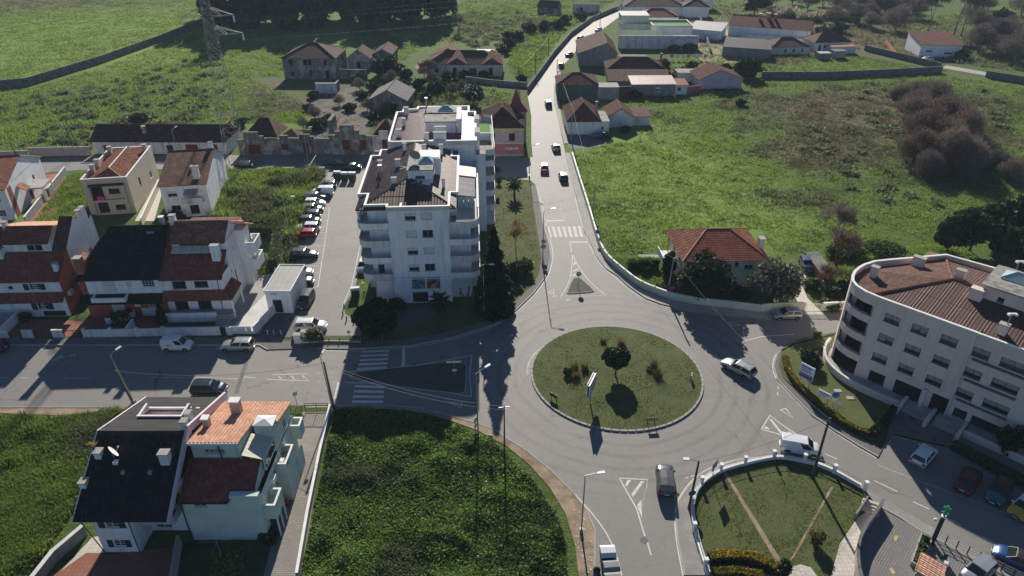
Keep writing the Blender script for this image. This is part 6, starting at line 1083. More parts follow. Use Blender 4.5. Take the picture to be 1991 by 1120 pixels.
hs('house', 'terracotta hip-roofed house rising behind the modern cream house', 51, 301, 0, 16, 11, 5.0, 7.6, 'tile_terracotta', 'wall_white'); hs('outbuilding', 'grey low-pitched annex sloping beside the modern cream house', 68, 285, -25, 12, 12, 3.6, 4.6, 'panel_grey', 'wall_white', 'shed')
hs('farmhouse', 'rambling farmhouse with very dark old roofs at the road bend', 49.5, 333, 0, 27, 14, 4.0, 7.0, 'tile_old', 'wall_white'); hs('house', 'small dark-roofed wing with white wall beside the rambling farmhouse', 75, 330, -8, 11, 10, 4.6, 7.0, 'tile_old', 'wall_white', 'hip'); hs('house', 'white two-storey house with red roof at the far road end', 67, 352, -6, 26, 13, 6.4, 9.0, 'tile_oldred', 'wall_white', 'gable', 'x', F=row(3, 24, 3.6, 1.4, 1.5, 'half')+row(2, 20, .8, 1.4, 1.6, 'p2', 2))
P10 = hs('house', 'orange house with wide mauve ribbed tile roof and chimneys', 84.5, 290, -24, 30, 14, 4.2, 6.8, 'tile_oldred', 'wall_white', 'gable', 'x', R=[(4, 2.0, 1.6, 1.4, 'p2'), (9, 2, 1.2, 2, 'p2')], corr=.5); P10.box('painted_gable', 'wall_orange', 30.01, 30.06, 0, 2.9, 0, 4.2, 30.01, 30.06, 5.0, 8.2, 0, 4.2, 30.01, 30.06, 9.7, 14, 0, 4.2); MB().poly([(30.05, 0, 4.1), (30.05, 14, 4.1), (30.05, 7, 6.6)]).build('painted_gable', 'wall_orange', P10.e); P10.chimney(10.5, 5, 5, 8.2, 1.0, .9, 'wall_orange', 'cap_white'); P10.chimney(13.5, 6.5, 6, 8.4, 1.4, .9, 'wall_orange', 'cap_white'); P10.chimney(16, 6.0, 6, 8.2, 1.0, .8, 'brick_red', 'cap_white'); P10.box('front_wall', 'wall_white', 6, 30, -3.2, -3.0, 0, 1.6)
hs('shed', 'dark flat-roofed sheds under the orange house', 73, 254, -18, 16, 18, 3.2, 3.4, 'flat_black', 'wall_greyblock', 'flat', cat='shed'); gwall('boundary_wall', 'grey boundary wall running down beside the ploughed strip', (70, 258), (80.5, 320), 2.0, 'wall_stone', .3, cap=None)
hs('house', 'low cottage with brown hip roof and grey rendered wall', 91, 256.5, 4, 13.5, 10, 2.6, 5.0, 'tile_brown', 'wall_palegreen', F=[(5, .8, .8, 1.2, 'p1'), (8, .8, .8, 1.2, 'p1'), (11, .8, .8, 1.2, 'p1')]); hs('house', 'small white house with bright dark-red hip roof next to the cottage', 108, 262, 8, 13.5, 9, 3.0, 5.8, 'tile_oldred', 'wall_white', F=[(2, .3, 1.0, 2, 'doorp'), (4, 1.0, .9, 1.3, 'p1'), (5.4, 1.0, .9, 1.3, 'p1')]); hs('shed', 'tiny tin-roofed shed standing in the walled green plot', 105, 249, 5, 4.2, 3, 2.0, 2.2, 'panel_grey', 'wall_greyblock', 'flat', cat='shed'); hs('shed', 'grey wooden shack beside the tiny tin shed', 110.5, 250.5, 5, 4.4, 3, 2.4, 2.6, 'concrete_dark', 'wall_pinkgrey', 'flat', cat='shed'); hs('garage', 'low pale garage with brick coping at the end of the walled plot', 112.5, 258, 5, 9, 3, 2.3, 2.5, 'brick_red', 'wall_white_stained', 'flat', cat='garage')
P12 = hs('house', 'square white house with mottled brown roof by the wooded slope', 141, 253, -6, 13.5, 13, 4.2, 6.2, 'tile_oldred', 'wall_white', 'shed', F=[(3, 1.8, 2.0, .9, 'half'), (9.5, 1.2, 2.8, 1.0, 'half')], corr=.35); gwall('garden_wall', 'brick wall beside the drive of the square white house', (133, 252), (139.5, 275), 1.4, 'brick_red', .25, cap=None)
hs('hut', 'small tile-roofed ruin among brambles up the road', 11.5, 340, -20, 9, 7, 3.0, 5.2, 'tile_oldred', 'wall_ruin', 'gable', 'x', cat='ruin'); hs('ruined_house', 'ivy-covered roofless stone ruin near the upper road', 27.5, 341, -6, 12, 8, 3.6, 3.7, 'hedge_core', 'wall_plaster_old', 'flat', F=[(4, .3, 1.2, 2.2, 'void')], cat='ruin')
# ---------------------------------------------------------------- boundary walls
def wallline(label, pts, h, m='wall_stone', t=.35, posts=0, cap=None, name='boundary_wall', cat='wall', pm='cap_white'):
    e = thing(name, label, cat, (pts[0][0], pts[0][1], 0)); q = [(p[0]-pts[0][0], p[1]-pts[0][1]) for p in pts]; strip(MB(), q, t, 0, h).build('wall', m, e)
    if cap: strip(MB(), q, t+.08, h, h+.07).build('coping', cap, e)
    if posts:
        for p in resample(q, posts): MB().box(p[0]-.2, p[0]+.2, p[1]-.2, p[1]+.2, 0, h+.45).build('pillar', pm, e)
    return e, q
wallline('long dark stone wall sweeping round the bright upper meadow', [(-172.69,206.38),(-152.28,212.01),(-145.58,214.93),(-137.92,244.69),(-131.92,284.49),(-129.03,324.87)], 2.4)
wallline('dark stone wall closing the walled green plot towards the dry meadow', [(77.77,224.11),(97.04,224.11),(117.75,227.33),(137.7,231.29)], 2.0); wallline('stone wall running diagonally behind the walled green plot', [(126.79,263.68),(134.33,248.44),(139.85,236.07)], 1.9); wallline('dark stone wall beyond the end of the lane', [(148.33,225.39),(155.95,217.91),(168.95,212.01)], 2.0)
wallline('high stone wall on the left side of the uphill road', [(4.58,207.48),(7.36,220.36),(14.86,255.46),(22.98,288.41),(34.73,322.43),(50.69,352.72),(63.59,383.59)], 1.8); wallline('grey wall across the bare garden behind the turreted corner house', [(-14.32,220.36),(-5.52,216.11),(4.38,213.17)], 1.5, 'wall_greyblock')
wallline('brown rendered wall along the back street under the pylon meadow', [(-109.18,153.94),(-102.36,154.27),(-95.75,154.61)], 2.1, 'wall_pinkgrey'); wallline('brown wall at the left end of the back street', [(-131.8,151.29),(-115.77,153.27),(-109.65,153.94)], 1.4, 'wall_pinkgrey')
gwn, gq = wallline('pale green garden wall curving along the road past the bungalow', smooth_line([(13.57,153.6),(14.02,139.1),(14.54,125.96),(14.89,112.02),(15.27,106.39),(16.17,102.93),(17.8,99.3),(19.68,95.38),(23.11,92.29),(25.9,90.66),(30.93,89.49),(36.47,88.07)]), 1.15, 'wall_palegreen', .22, 0, 'cap_white', 'garden_wall')
for p in resample(gq, 4.0)[::2]: MB().box(p[0]-.1, p[0]+.1, p[1]-.1, p[1]+.1, 1.15, 1.32).build('pillar', 'wall_palegreen', gwn)
wallline('pale green wall segment between garden gate and silver hatchback', [(36.47,88.07),(39.78,88.49),(43.17,88.64)], 1.3, 'wall_palegreen', .22, 0, 'cap_white', 'garden_wall'); wallline('pale green wall on the far side of the bungalow drive', [(45.62,88.49),(53.81,89.35),(61.67,89.78)], 1.3, 'wall_palegreen', .22, 0, 'cap_white', 'garden_wall')
drw, dq = wallline('white-topped wall between block drive and bramble plot', [(-21.7,65.88),(-21.06,57.3),(-20.35,49.44),(-19.53,42.29)], 1.1, 'wall_greyblock', .2, 0, 'cap_white', 'garden_wall')
wallline('grey wall beside the tiled yard of the black-roofed house', [(-43.25,40.43),(-42.86,44.53),(-41.6,47.53)], 1.3, 'wall_greyblock', .35, 0, 'parapet', 'garden_wall'); wallline('stepped terrace wall between the two near house gardens', [(-31.86,46.3),(-31.25,43.96),(-30.38,40.69)], 1.4, 'concrete', .3, 0, None, 'garden_wall')
wallline('white kerb wall along the grass strip below the car park', [(-28.05,80.05),(-25.14,80.3),(-20.74,80.17)], .35, 'concrete', .2, 0, None, 'low_wall'); wallline('low white wall beside the hedge of the terraced garden', [(-37.9,99.13),(-39.86,109.05),(-41.79,117.25)], 1.0, 'wall_white', .2, 0, None, 'garden_wall')
gate('brown bar gate across the block drive', (-24.74,65.69), (-21.9,65.69), 1.4, 'door_brown'); gate('brown bar fence panel beside the block drive gate', (-27.73,65.6), (-25.08,65.6), 1.1, 'door_brown'); gate('pale bar gate across the bungalow drive', (43.27,88.49), (45.49,88.35), 1.2, 'frame_white')
MB_ = None

# ---------------------------------------------------------------- vehicles
for n_, c_, k_ in (('car_white', (.72, .73, .74), 0), ('car_silver', (.42, .43, .45), .5), ('car_grey', (.075, .08, .085), .4), ('car_black', (.012, .013, .015), .2), ('car_red', (.38, .012, .03), .1), ('car_darkred', (.10, .012, .014), .2), ('car_blue', (.02, .07, .22), .3), ('car_teal', (.02, .12, .14), .3), ('car_navy', (.02, .035, .055), .4), ('car_yellow', (.60, .33, .02), 0), ('car_bluegrey', (.12, .15, .20), .5), ('car_green', (.02, .06, .05), .3)): paintmat(n_, c_, k_)
KINDS = {  # L, W, H, belt rear, cowl z, hood front z, rear glass base x, rear roof x, front roof x, windscreen base x (fractions of L from -.5 rear to .5 front)
 'hatch': (4.05, 1.75, 1.47, .95, .95, .74, -.47, -.40, .06, .24), 'suv': (4.4, 1.84, 1.66, 1.06, 1.06, .90, -.48, -.42, .08, .25), 'estate': (4.6, 1.80, 1.50, .95, .95, .74, -.48, -.41, .04, .20),
 'sedan': (4.5, 1.78, 1.43, .96, .95, .74, -.36, -.20, .05, .22), 'van': (4.45, 1.82, 1.84, 1.05, 1.08, .92, -.495, -.485, .13, .30), 'smallvan': (3.95, 1.70, 1.78, 1.02, 1.05, .86, -.495, -.48, .14, .30), 'mpv': (4.3, 1.80, 1.62, 1.0, 1.02, .80, -.48, -.43, .10, .30), 'pickup': (4.3, 1.72, 1.62, .95, 1.0, .82, -.10, -.08, .10, .24)}
_cm = {}
def _mesh(mb, name, smooth=False):
    me = bpy.data.meshes.new(name); me.from_pydata(mb.v, [], mb.f); me.materials.append(None)
    if smooth: me.polygons.foreach_set('use_smooth', [True]*len(me.polygons))
    me.update(); return me
def quad_pane(q, ins, off, side):
    P = [Vector(p) for p in q]; c = sum(P, Vector())/len(P); n = (P[1]-P[0]).cross(P[2]-P[0]).normalized()
    if n.dot(side) < 0: n = -n
    a = [p+(c-p).normalized()*min(ins, (c-p).length*.6)+n*off for p in P]; b = [p-n*.02 for p in a]; mb = MB(); k = len(a)
    mb.add(a+b, [tuple(range(k)), tuple(range(k, 2*k))[::-1]]+[(i, k+i, k+(i+1) % k, (i+1) % k) for i in range(k)]); return mb
def car_meshes(kind):
    if kind in _cm: return _cm[kind]
    L, W, H, zr, zc, zh, gr0, gr1, gf1, gf0 = KINDS[kind]; hw = W/2; out = []
    st = [(-.5, .42, .55, .84), (-.49, .30, zr-.22, .93), (-.465, .24, zr-.05, .97), (-.35, .2, zr, 1), (-.1, .19, zr, 1), (gf0-.02, .19, zc, 1), ((gf0+.5)/2, .2, (zc+zh)/2+.03, .99), (.42, .22, zh, .96), (.475, .26, zh-.12, .88), (.5, .36, .52, .76)]
    rings = []
    for t, zb, zt, k in st:
        w = hw*k; m = (zb+zt)/2; R = [(-w*.86, zb), (-w*.98, zb+.10), (-w, m), (-w*.975, zt-.10), (-w*.90, zt-.015), (-w*.45, zt+.02), (0, zt+.03)]
        rings.append([(t*L, y, z) for y, z in R]+[(t*L, -y, z) for y, z in R[-2::-1]])
    n = len(rings[0]); mb = MB(); mb.add([p for r in rings for p in r], [(i*n+j, i*n+(j+1) % n, (i+1)*n+(j+1) % n, (i+1)*n+j) for i in range(len(rings)-1) for j in range(n)]+[tuple(range(n)), tuple((len(rings)-1)*n+j for j in range(n))[::-1]])
    for i, f in enumerate(mb.f): mb.f[i] = f[::-1]
    out.append(('body', _mesh(mb, 'body', True), 'C', None))
    # cabin
    bw = hw*.93; rw = hw*.76; zb = min(zr, zc)-.02; ztop = H-.05
    B4 = [(gr0*L, -bw, zr-.03), (gf0*L, -bw*.97, zc-.03), (gf0*L, bw*.97, zc-.03), (gr0*L, bw, zr-.03)]; T4 = [(gr1*L, -rw, ztop), (gf1*L, -rw, ztop), (gf1*L, rw, ztop), (gr1*L, rw, ztop)]
    xm = (gr1+gf1)/2*L; mb = MB(); mb.add(B4+T4+[(gr1*L+.12, 0, H-.02), (gf1*L-.12, 0, H-.015), (xm, 0, H), (xm, -rw*.98, ztop+.03), (xm, rw*.98, ztop+.03)], [(0, 1, 5, 11, 4), (1, 2, 6, 5), (2, 3, 7, 12, 6), (3, 0, 4, 7), (4, 11, 10, 8), (11, 5, 9, 10), (5, 6, 9), (6, 12, 10, 9), (12, 7, 8, 10), (7, 4, 8)])
    out.append(('cabin', _mesh(mb, 'cabin'), 'C', None))
    out.append(('windscreen', _mesh(quad_pane([B4[1], B4[2], T4[2], T4[1]], .10, .012, Vector((1, 0, .3))), 'windscreen'), 'car_glass', None))
    van = kind in ('van', 'smallvan')
    if not van or True: out.append(('rear_window', _mesh(quad_pane([[a+(b-a)*(.0 if not van else .25) for a, b in zip(B4[0], T4[0])], [a+(b-a)*(.0 if not van else .25) for a, b in zip(B4[3], T4[3])], T4[3], T4[0]], .10 if not van else .2, .012, Vector((-1, 0, .3))), 'rear_window'), 'car_glass', None))
    lerp = lambda a, b, t: tuple(x+(y-x)*t for x, y in zip(a, b))
    for s_, (b0, b1, t0, t1) in ((-1, (B4[0], B4[1], T4[0], T4[1])), (1, (B4[3], B4[2], T4[3], T4[2]))):
        cuts = ((.0, .50), (.50, 1.0)) if not van and kind != 'pickup' else ((.66 if van else 0, 1.0),)
        for a, b in cuts: out.append(('side_window', _mesh(quad_pane([lerp(b0, b1, a), lerp(b0, b1, b), lerp(t0, t1, b), lerp(t0, t1, a)], .085, .012, Vector((0, s_, .2))), 'side_window'), 'car_glass', None))
        x = .45*L; hl = MB(); hl.add([(x-.25, s_*hw*.86, zh-.05), (x-.05, s_*hw*.90, zh-.10), (x+.16, s_*hw*.66, zh-.16), (x+.12, s_*hw*.45, zh-.10), (x-.25, s_*hw*.88, zh-.24), (x+.02, s_*hw*.93, zh-.28), (x+.19, s_*hw*.68, zh-.30), (x+.17, s_*hw*.46, zh-.26)], [(0, 1, 2, 3), (1, 5, 6, 2), (2, 6, 7, 3), (0, 4, 5, 1)]); out.append(('headlight', _mesh(hl, 'headlight'), 'headlamp', None))
        tl = MB(); tl.box(-.5*L+.0, -.5*L+.16, min(s_*hw*.62, s_*hw*.93), max(s_*hw*.62, s_*hw*.93), zr-.34, zr-.10); out.append(('tail_light', _mesh(tl, 'tail_light'), 'tail', None))
        mr = MB(); mr.box((gf0-.09)*L, (gf0-.05)*L, min(s_*hw*.95, s_*hw*1.13), max(s_*hw*.95, s_*hw*1.13), zc, zc+.15); out.append(('mirror', _mesh(mr, 'mirror'), 'C', None))
        sk = MB(); sk.box(-.28*L, .28*L, min(s_*hw*.9, s_*hw*1.005), max(s_*hw*.9, s_*hw*1.005), .2, .30); out.append(('sill', _mesh(sk, 'sill'), 'trim', None))
    g = MB(); g.box(.47*L, .503*L, -.38*hw, .38*hw, .42, .60); out.append(('grille', _mesh(g, 'grille'), 'trim', None))
    for x in (.503, -.503): g = MB(); g.box(x*L-.012, x*L+.012, -.25, .25, .36 if x > 0 else .58, .47 if x > 0 else .69); out.append(('number_plate', _mesh(g, 'number_plate'), 'plate', None))
    r = .335 if kind in ('suv', 'van', 'pickup') else .30
    for x in (-.305, .31):
        for s_ in (-1, 1):
            y0 = s_*(hw-.19); y1 = s_*(hw+.005); t = MB(); m_ = 14
            prof = [(y0, r*.6), (y0, r*.94), (y0+s_*.03, r), (y1-s_*.03, r), (y1, r*.94), (y1, r*.62)]
            t.add([(x*L+rr*cos(2*pi*i/m_), y, r+rr*sin(2*pi*i/m_)) for y, rr in prof for i in range(m_)], [(j*m_+i, j*m_+(i+1) % m_, (j+1)*m_+(i+1) % m_, (j+1)*m_+i) for j in range(5) for i in range(m_)]+[tuple(range(m_))])
            rm = MB(); rm.add([(x*L, y1-s_*.02, r)]+[(x*L+r*.62*cos(2*pi*i/10), y1-s_*(.0 if i % 2 else .03), r+r*.62*sin(2*pi*i/10)) for i in range(10)], [(0, 1+i, 1+(i+1) % 10) for i in range(10)])
            ar = MB(); ar.add([(x*L+(r+.07)*cos(pi*i/10), y1+s_*.004, r+(r+.07)*sin(pi*i/10)) for i in range(11)], [tuple(range(11))])
            out.append(('wheel', _mesh(t, 'wheel'), 'rubber', ('rim', _mesh(rm, 'rim'), 'rim'))); out.append(('wheel_arch', _mesh(ar, 'wheel_arch'), 'trim', None))
    if kind == 'pickup':
        g = MB(); g.box(-.46*L, -.12*L, -hw*.8, hw*.8, zr+.03, zr+.10); out.append(('bed_cover', _mesh(g, 'bed_cover'), 'trim', None))
    if kind in ('suv', 'estate', 'mpv'):
        for s_ in (-1, 1): g = MB(); g.tube((gr1*L+.3, s_*rw*.9, H+.03), (gf1*L-.2, s_*rw*.9, H+.03), .02, .02, 4); out.append(('roof_rail', _mesh(g, 'roof_rail'), 'trim', None))
    _cm[kind] = out; return out
def car(label, rear, front, kind, col, cat='car', group=None, L=None, z=RZ, roof=None, hood=None):
    u, d = unit(rear, front); c = ((rear[0]+front[0])/2, (rear[1]+front[1])/2)
    e = thing({'van': 'parked_van', 'smallvan': 'parked_van'}.get(kind, 'car'), label, 'van' if 'van' in kind else cat, (c[0], c[1], z), atan2(u[1], u[0]), group)
    def add(n_, me, m_, par):
        o = bpy.data.objects.new(n_, me); COL.objects.link(o); o.parent = par; o.material_slots[0].link = 'OBJECT'; o.material_slots[0].material = M[m_]; return o
    for n_, me, m_, sub in car_meshes(kind):
        mm = col if m_ == 'C' else m_
        if n_ == 'cabin' and roof: mm = roof
        if n_ == 'body' and hood: mm = hood
        o = add(n_, me, mm, e)
        if sub: add(sub[0], sub[1], sub[2], o)
    return e
def carat(label, p, deg, kind, col, **k):
    a = radians(deg); return car(label, (p[0]-cos(a), p[1]-sin(a)), (p[0]+cos(a), p[1]+sin(a)), kind, col, **k)
carat('bright red hatchback coming down the uphill road', (7.03,144.38), -92, 'hatch', 'car_red'); carat('dark car driving uphill beside the red hatchback', (10.76,140.25), 94, 'hatch', 'car_black'); carat('black car driving uphill past the pink painted corner house', (10.2,158.05), 95, 'sedan', 'car_black'); carat('dark car on the uphill road beyond the turreted corner house', (9.99,193.86), 92, 'suv', 'car_black')
carat('dark car on the road beside the grey block barn', (20.03,254.66), 65, 'sedan', 'car_black'); carat('black car climbing the road towards the modern cream house', (26.42,281.61), 60, 'suv', 'car_black'); carat('dark car parked by the long green-walled house', (16.21,238.88), 80, 'hatch', 'car_grey'); carat('pale car farther up the road near the cream house', (34.68,298.65), -120, 'hatch', 'car_white')
car('pale silver car with roof rails circling the roundabout', (30.36,72.6), (28.08,75.01), 'estate', 'car_silver'); car('grey SUV leaving the hatched lane for the roundabout', (15.97,52.7), (16.37,55.76), 'suv', 'car_grey'); car('white delivery van on the road beside the curved lawn fence', (30.42,59.55), (33.76,58.57), 'van', 'car_white')
car('silver estate car parked at the foot of the white tiled drive', (-35.08,78.84), (-39.27,78.84), 'estate', 'car_silver'); v_ = car('small white van with orange lettering parked by the white garden wall', (-47.09,78.84), (-43.39,78.84), 'smallvan', 'car_white')
for i, (x, w) in enumerate(((-1.1, .8), (-1.1, .55))): MB().box(x, x+w, -.868, -.862, 1.12-.16*i, 1.2-.16*i).build('side_lettering', 'yellow' if i == 0 else 'car_grey', v_)
car('black hatchback parked beside the black-roofed house', (-39.38,69.48), (-35.67,69.48), 'mpv', 'car_navy'); car('silver hatchback parked against the pale green wall', (41.65,86.68), (37.95,86.54), 'hatch', 'car_silver'); carat('blue-grey car standing in the bungalow drive', (48.06,101.7), -95, 'hatch', 'car_bluegrey', z=.05)
car('white coupe parked in the shade near the entrance steps', (43.83,56.6), (46.78,59.22), 'hatch', 'car_white'); car('dark red car parked in the shade with its tail to the road', (46.57,52.7), (49.73,55.76), 'sedan', 'car_darkred'); car('teal car parked nose to the road in the shade', (52.04,54.06), (48.8,51.1), 'hatch', 'car_teal', roof='car_black'); car('white car with a yellow bonnet parked in the shade', (53.43,51.79), (49.97,49.31), 'hatch', 'car_white', hood='car_yellow')
car('deep blue car driving on the shaded road', (48.31,43.28), (45.96,45.11), 'hatch', 'car_blue', roof='trim'); car('silver car parked by the cobbled forecourt railing', (44.01,43.67), (41.18,41.75), 'hatch', 'car_silver', z=.17)  # blue car's cabin coloured dull black in place of shade, muting sun glint
PK = 'cars parked in the angled bays of the car park'; ZP = RZ+.006
for lab, p, dg, kd, cl in (('bright red hatchback parked in the car park bays', (-36.55,112.83), 181, 'hatch', 'car_red'), ('white car parked next to the red hatchback in the bays', (-36.86,115.53), 181, 'estate', 'car_white'), ('black car with glinting bonnet two bays from the red hatchback', (-37.04,118.56), 1, 'hatch', 'car_black'), ('dark blue car between two glinting dark cars in the bays', (-37.74,121.03), 181, 'hatch', 'car_navy'), ('grey car with a bright glinting bonnet in the bays', (-37.84,123.81), 1, 'hatch', 'car_grey'), ('white hatchback in the bays between two grey cars', (-38.08,126.45), 1, 'hatch', 'car_white'), ('black saloon next to the white parked van', (-38.49,129.44), 1, 'estate', 'car_black'), ('white panel van parked among the bay cars', (-37.9,131.75), 181, 'van', 'car_white'), ('dark car at the top of the parking row beside the van', (-37.81,135.48), 181, 'hatch', 'car_navy'), ('black estate standing alone between marked bays', (-34.75,105.27), 1, 'estate', 'car_black'), ('silver hatchback half hidden behind the substation shed', (-33.78,99.13), 1, 'hatch', 'car_silver'), ('grey car half hidden behind the substation shed', (-33.19,96.18), 1, 'suv', 'car_grey')): carat(lab, p, dg, kd, cl, group=PK, z=ZP)
carat('dark grey people carrier parked below the substation shed', (-30.8,90.51), -93, 'mpv', 'car_grey', z=ZP); carat('white estate parked beside the yellow-green bush', (-28.32,83.47), 1, 'suv', 'car_white', z=ZP); carat('white car parked under the apartment balconies', (-24.08,101.18), -92, 'hatch', 'car_white', z=ZP)
carat('teal hatchback parked along the ruined street fronts', (-38.56,148.4), 181, 'hatch', 'car_teal'); carat('dark green car behind the recycling containers', (-34.84,145.6), 181, 'sedan', 'car_green'); carat('dark car parked behind the pylon legs', (-58.65,147.14), 181, 'hatch', 'car_navy'); carat('dark car on the shaded street before the row end', (-70.18,78.36), 181, 'hatch', 'car_navy'); carat('blue car parked behind the small white house', (20.9,166.86), 182, 'hatch', 'car_blue', z=.05)
carat('pale car beside the square white house', (146.33,268.84), 100, 'hatch', 'car_silver', z=.02); carat('pale blue car behind the square white house drive', (150.96,276.01), 100, 'hatch', 'car_bluegrey', z=.02); carat('white car parked on the terrace above the orange house', (154.92,337.61), 170, 'hatch', 'car_white', z=.02) if False else None; carat('white car parked beside the stone wall of the square house', (141.33,247.68), 180, 'hatch', 'car_white', z=.02)
# scooter
sc = thing('scooter', 'pale teal scooter parked on the cobbled forecourt', 'scooter', (*(40.23,43.96), .17), 1.1)
for x in (-.55, .55): MB().tube((x, -.05, .24), (x, .05, .24), .24, .24, 12).build('wheel', 'rubber', sc)
mb = MB(); mb.add([(-.75, -.16, .35), (.1, -.2, .28), (.1, .2, .28), (-.75, .16, .35), (-.7, -.12, .72), (-.05, -.15, .62), (-.05, .15, .62), (-.7, .12, .72)], [(0, 3, 2, 1), (4, 5, 6, 7), (0, 1, 5, 4), (1, 2, 6, 5), (2, 3, 7, 6), (3, 0, 4, 7)]); mb.box(.02, .45, -.18, .18, .25, .31); mb.add([(.42, -.2, .28), (.5, -.2, .28), (.5, .2, .28), (.42, .2, .28), (.3, -.16, .95), (.38, -.16, .95), (.38, .16, .95), (.3, .16, .95)], [(4, 5, 6, 7), (0, 1, 5, 4), (1, 2, 6, 5), (2, 3, 7, 6), (3, 0, 4, 7)]); mb.build('fairing', 'car_teal', sc); MB().box(-.7, -.08, -.13, .13, .73, .82).build('seat', 'black', sc); MB().tube((.32, -.33, 1.02), (.32, .33, 1.02), .025, .025, 6).build('handlebar', 'steel_dark', sc); MB().box(-.95, -.6, -.2, .2, .85, 1.15).build('top_box', 'car_white', sc)

# ---------------------------------------------------------------- lamps, poles and wires
def lamp(label, p, h, arm, adir, lean=(0, 0), m='galv', r=.075, z=.05):
    e = thing('street_lamp', label, 'street lamp', (p[0], p[1], z)); top = (lean[0], lean[1], h)
    mb = MB(); mb.tube((0, 0, 0), top, r*1.2, r*.7, 8); mb.build('post', m, e); MB().box(-.16, .16, -.16, .16, 0, .5).build('base', m, e)
    a = radians(adir); t2 = (top[0]+arm*cos(a), top[1]+arm*sin(a), h+.25); MB().tube(top, t2, r*.6, r*.5, 6).build('arm', m, e)
    u = Vector((cos(a), sin(a), .12)); c = Vector(t2); hd = MB(); s = Vector((-sin(a), cos(a), 0)); hd.add([c+s*.12+Vector((0, 0, .04)), c-s*.12+Vector((0, 0, .04)), c+u*.7-s*.16+Vector((0, 0, .05)), c+u*.7+s*.16+Vector((0, 0, .05)), c+s*.12-Vector((0, 0, .08)), c-s*.12-Vector((0, 0, .08)), c+u*.7-s*.16-Vector((0, 0, .06)), c+u*.7+s*.16-Vector((0, 0, .06))], [(0, 1, 2, 3), (7, 6, 5, 4), (0, 4, 5, 1), (1, 5, 6, 2), (2, 6, 7, 3), (3, 7, 4, 0)]); hd.build('lamp_head', 'lamp_white', e); return e
lamp('tall street lamp on the dirt verge above the waste containers', (6.79,47.84), 7.57, 1.1, 5); lamp('street lamp on the pavement beside the uphill zebra crossing', (5.04,102.75), 9.61, 1.1, 5); lamp('street lamp at the edge of the bramble plot near the wedge island', (-3.85,61.14), 9.25, 1.2, 40); lamp('street lamp at the end of the block drive wall', (-21.89,67.02), 6.78, .6, 80, (-.5, .3)); lamp('leaning street lamp beside the dark wooden pole on the shaded street', (-45.93,67.31), 6.94, .8, 60, (-1.2, .4))
lamp('street lamp in the shaded lawn beside the tall conifer', (-4,86.68), 8.68, .9, -20); lamp('car park lamp beside the clipped hedge', (-38.35,110.02), 8.59, 1.3, 5); lamp('back street lamp before the stepped ruined facades', (-44.37,147.14), 8.65, 1.2, 0); lamp('back street lamp rising behind the narrow white house', (-75.41,153.27), 6.32, 1.0, 70); lamp('street lamp in front of the turreted corner house', (3.64,141.12), 6.88, 1.3, 5)
WTOP = {}
def pole(key, label, p, h, m='pole_wood', r=.14, lean=(0, 0), cross=None, z=.05):
    e = thing('utility_pole', label, 'utility pole', (p[0], p[1], z)); MB().tube((0, 0, 0), (lean[0], lean[1], h), r, r*.65, 8).build('post', m, e)
    if cross: a = radians(cross); MB().tube((lean[0]-.6*cos(a), lean[1]-.6*sin(a), h-.25), (lean[0]+.6*cos(a), lean[1]+.6*sin(a), h-.25), .05, .05, 5).build('crossarm', 'galv', e)
    for dz in (.15, .55): MB().lathe([(.05, h-dz), (.06, h-dz+.05), (.04, h-dz+.1)], 6, (lean[0]+.12, lean[1])).build('insulator', 'lamp_white', e)
    WTOP[key] = (p[0]+lean[0], p[1]+lean[1], h+z-.15); return e
pole('verge', 'thin dark wooden pole standing on the roundabout verge of the bramble plot', (-0.83,58.66), 6.92, cross=10, r=.1); pole('drive', 'mossy wooden pole at the corner of the block drive', (-21.39,66.16), 6.97, lean=(-.4, .2), r=.15); pole('lawn', 'stout wooden pole at the kerb by the parked delivery van', (32.09,55.09), 8.03, lean=(.15, .3), r=.17); la = pole('park', 'wooden pole carrying a lamp head at the curved lawn wall', (17.96,50.77), 6.46, lean=(.2, .1), r=.15)
mb = MB(); mb.tube((.2, .1, 6.46-.1), (-.7, .3, 6.46+.1), .04, .04, 5); mb.box(-1.3, -.7, .15, .45, 6.46+.02, 6.46+.16); mb.build('lamp_arm', 'lamp_white', la)
pole('street', 'rusty wooden pole beside the leaning street lamp', (-46.27,67.5), 4.77, lean=(-.9, .2), r=.12); pole('bill', 'wooden pole with posters against the pale green wall', (23.58,92.29), 6.65, m='pole_concrete', lean=(.3, .2)); pole('n1', 'concrete pole behind the pale green wall on the uphill road', (15.16,122.17), 6.01, 'pole_concrete', lean=(.2, 0)); pole('n2', 'concrete pole beside the small white house on the uphill road', (14.1,164.21), 8.32, 'pole_concrete'); pole('n3', 'pole at the corner of the long green-walled house', (14.47,231.96), 4.03); pole('n4', 'pole on the left verge far up the road', (35.64,301.85), 7.49); pole('n5', 'pole on the roadside by the modern cream house', (48.82,334.99), 6.46); pole('f1', 'pole in the small walled meadow beside the uphill road', (12.8,257.88), 6.27); pole('f2', 'lower pole in the small walled meadow beside the uphill road', (7.43,228.63), 7.44); pole('f3', 'pole behind the turreted corner house garden', (2.05,210.29), 6.56); pole('l1', 'thin pole leaning in the meadow above the brown street wall', (-99.15,154.61), 9.16, r=.1, lean=(-.8, 0)); pole('l2', 'second thin pole leaning above the brown street wall', (-97.86,154.61), 8.58, r=.1, lean=(-1.4, 0)); pole('l3', 'pole stub at the left end of the back street wall', (-111.81,153.27), 4.09, r=.12, lean=(-.6, 0)); pole('v1', 'dark pole beside the derelict villa corner', (-54.21,235.38), 7.61, r=.12)
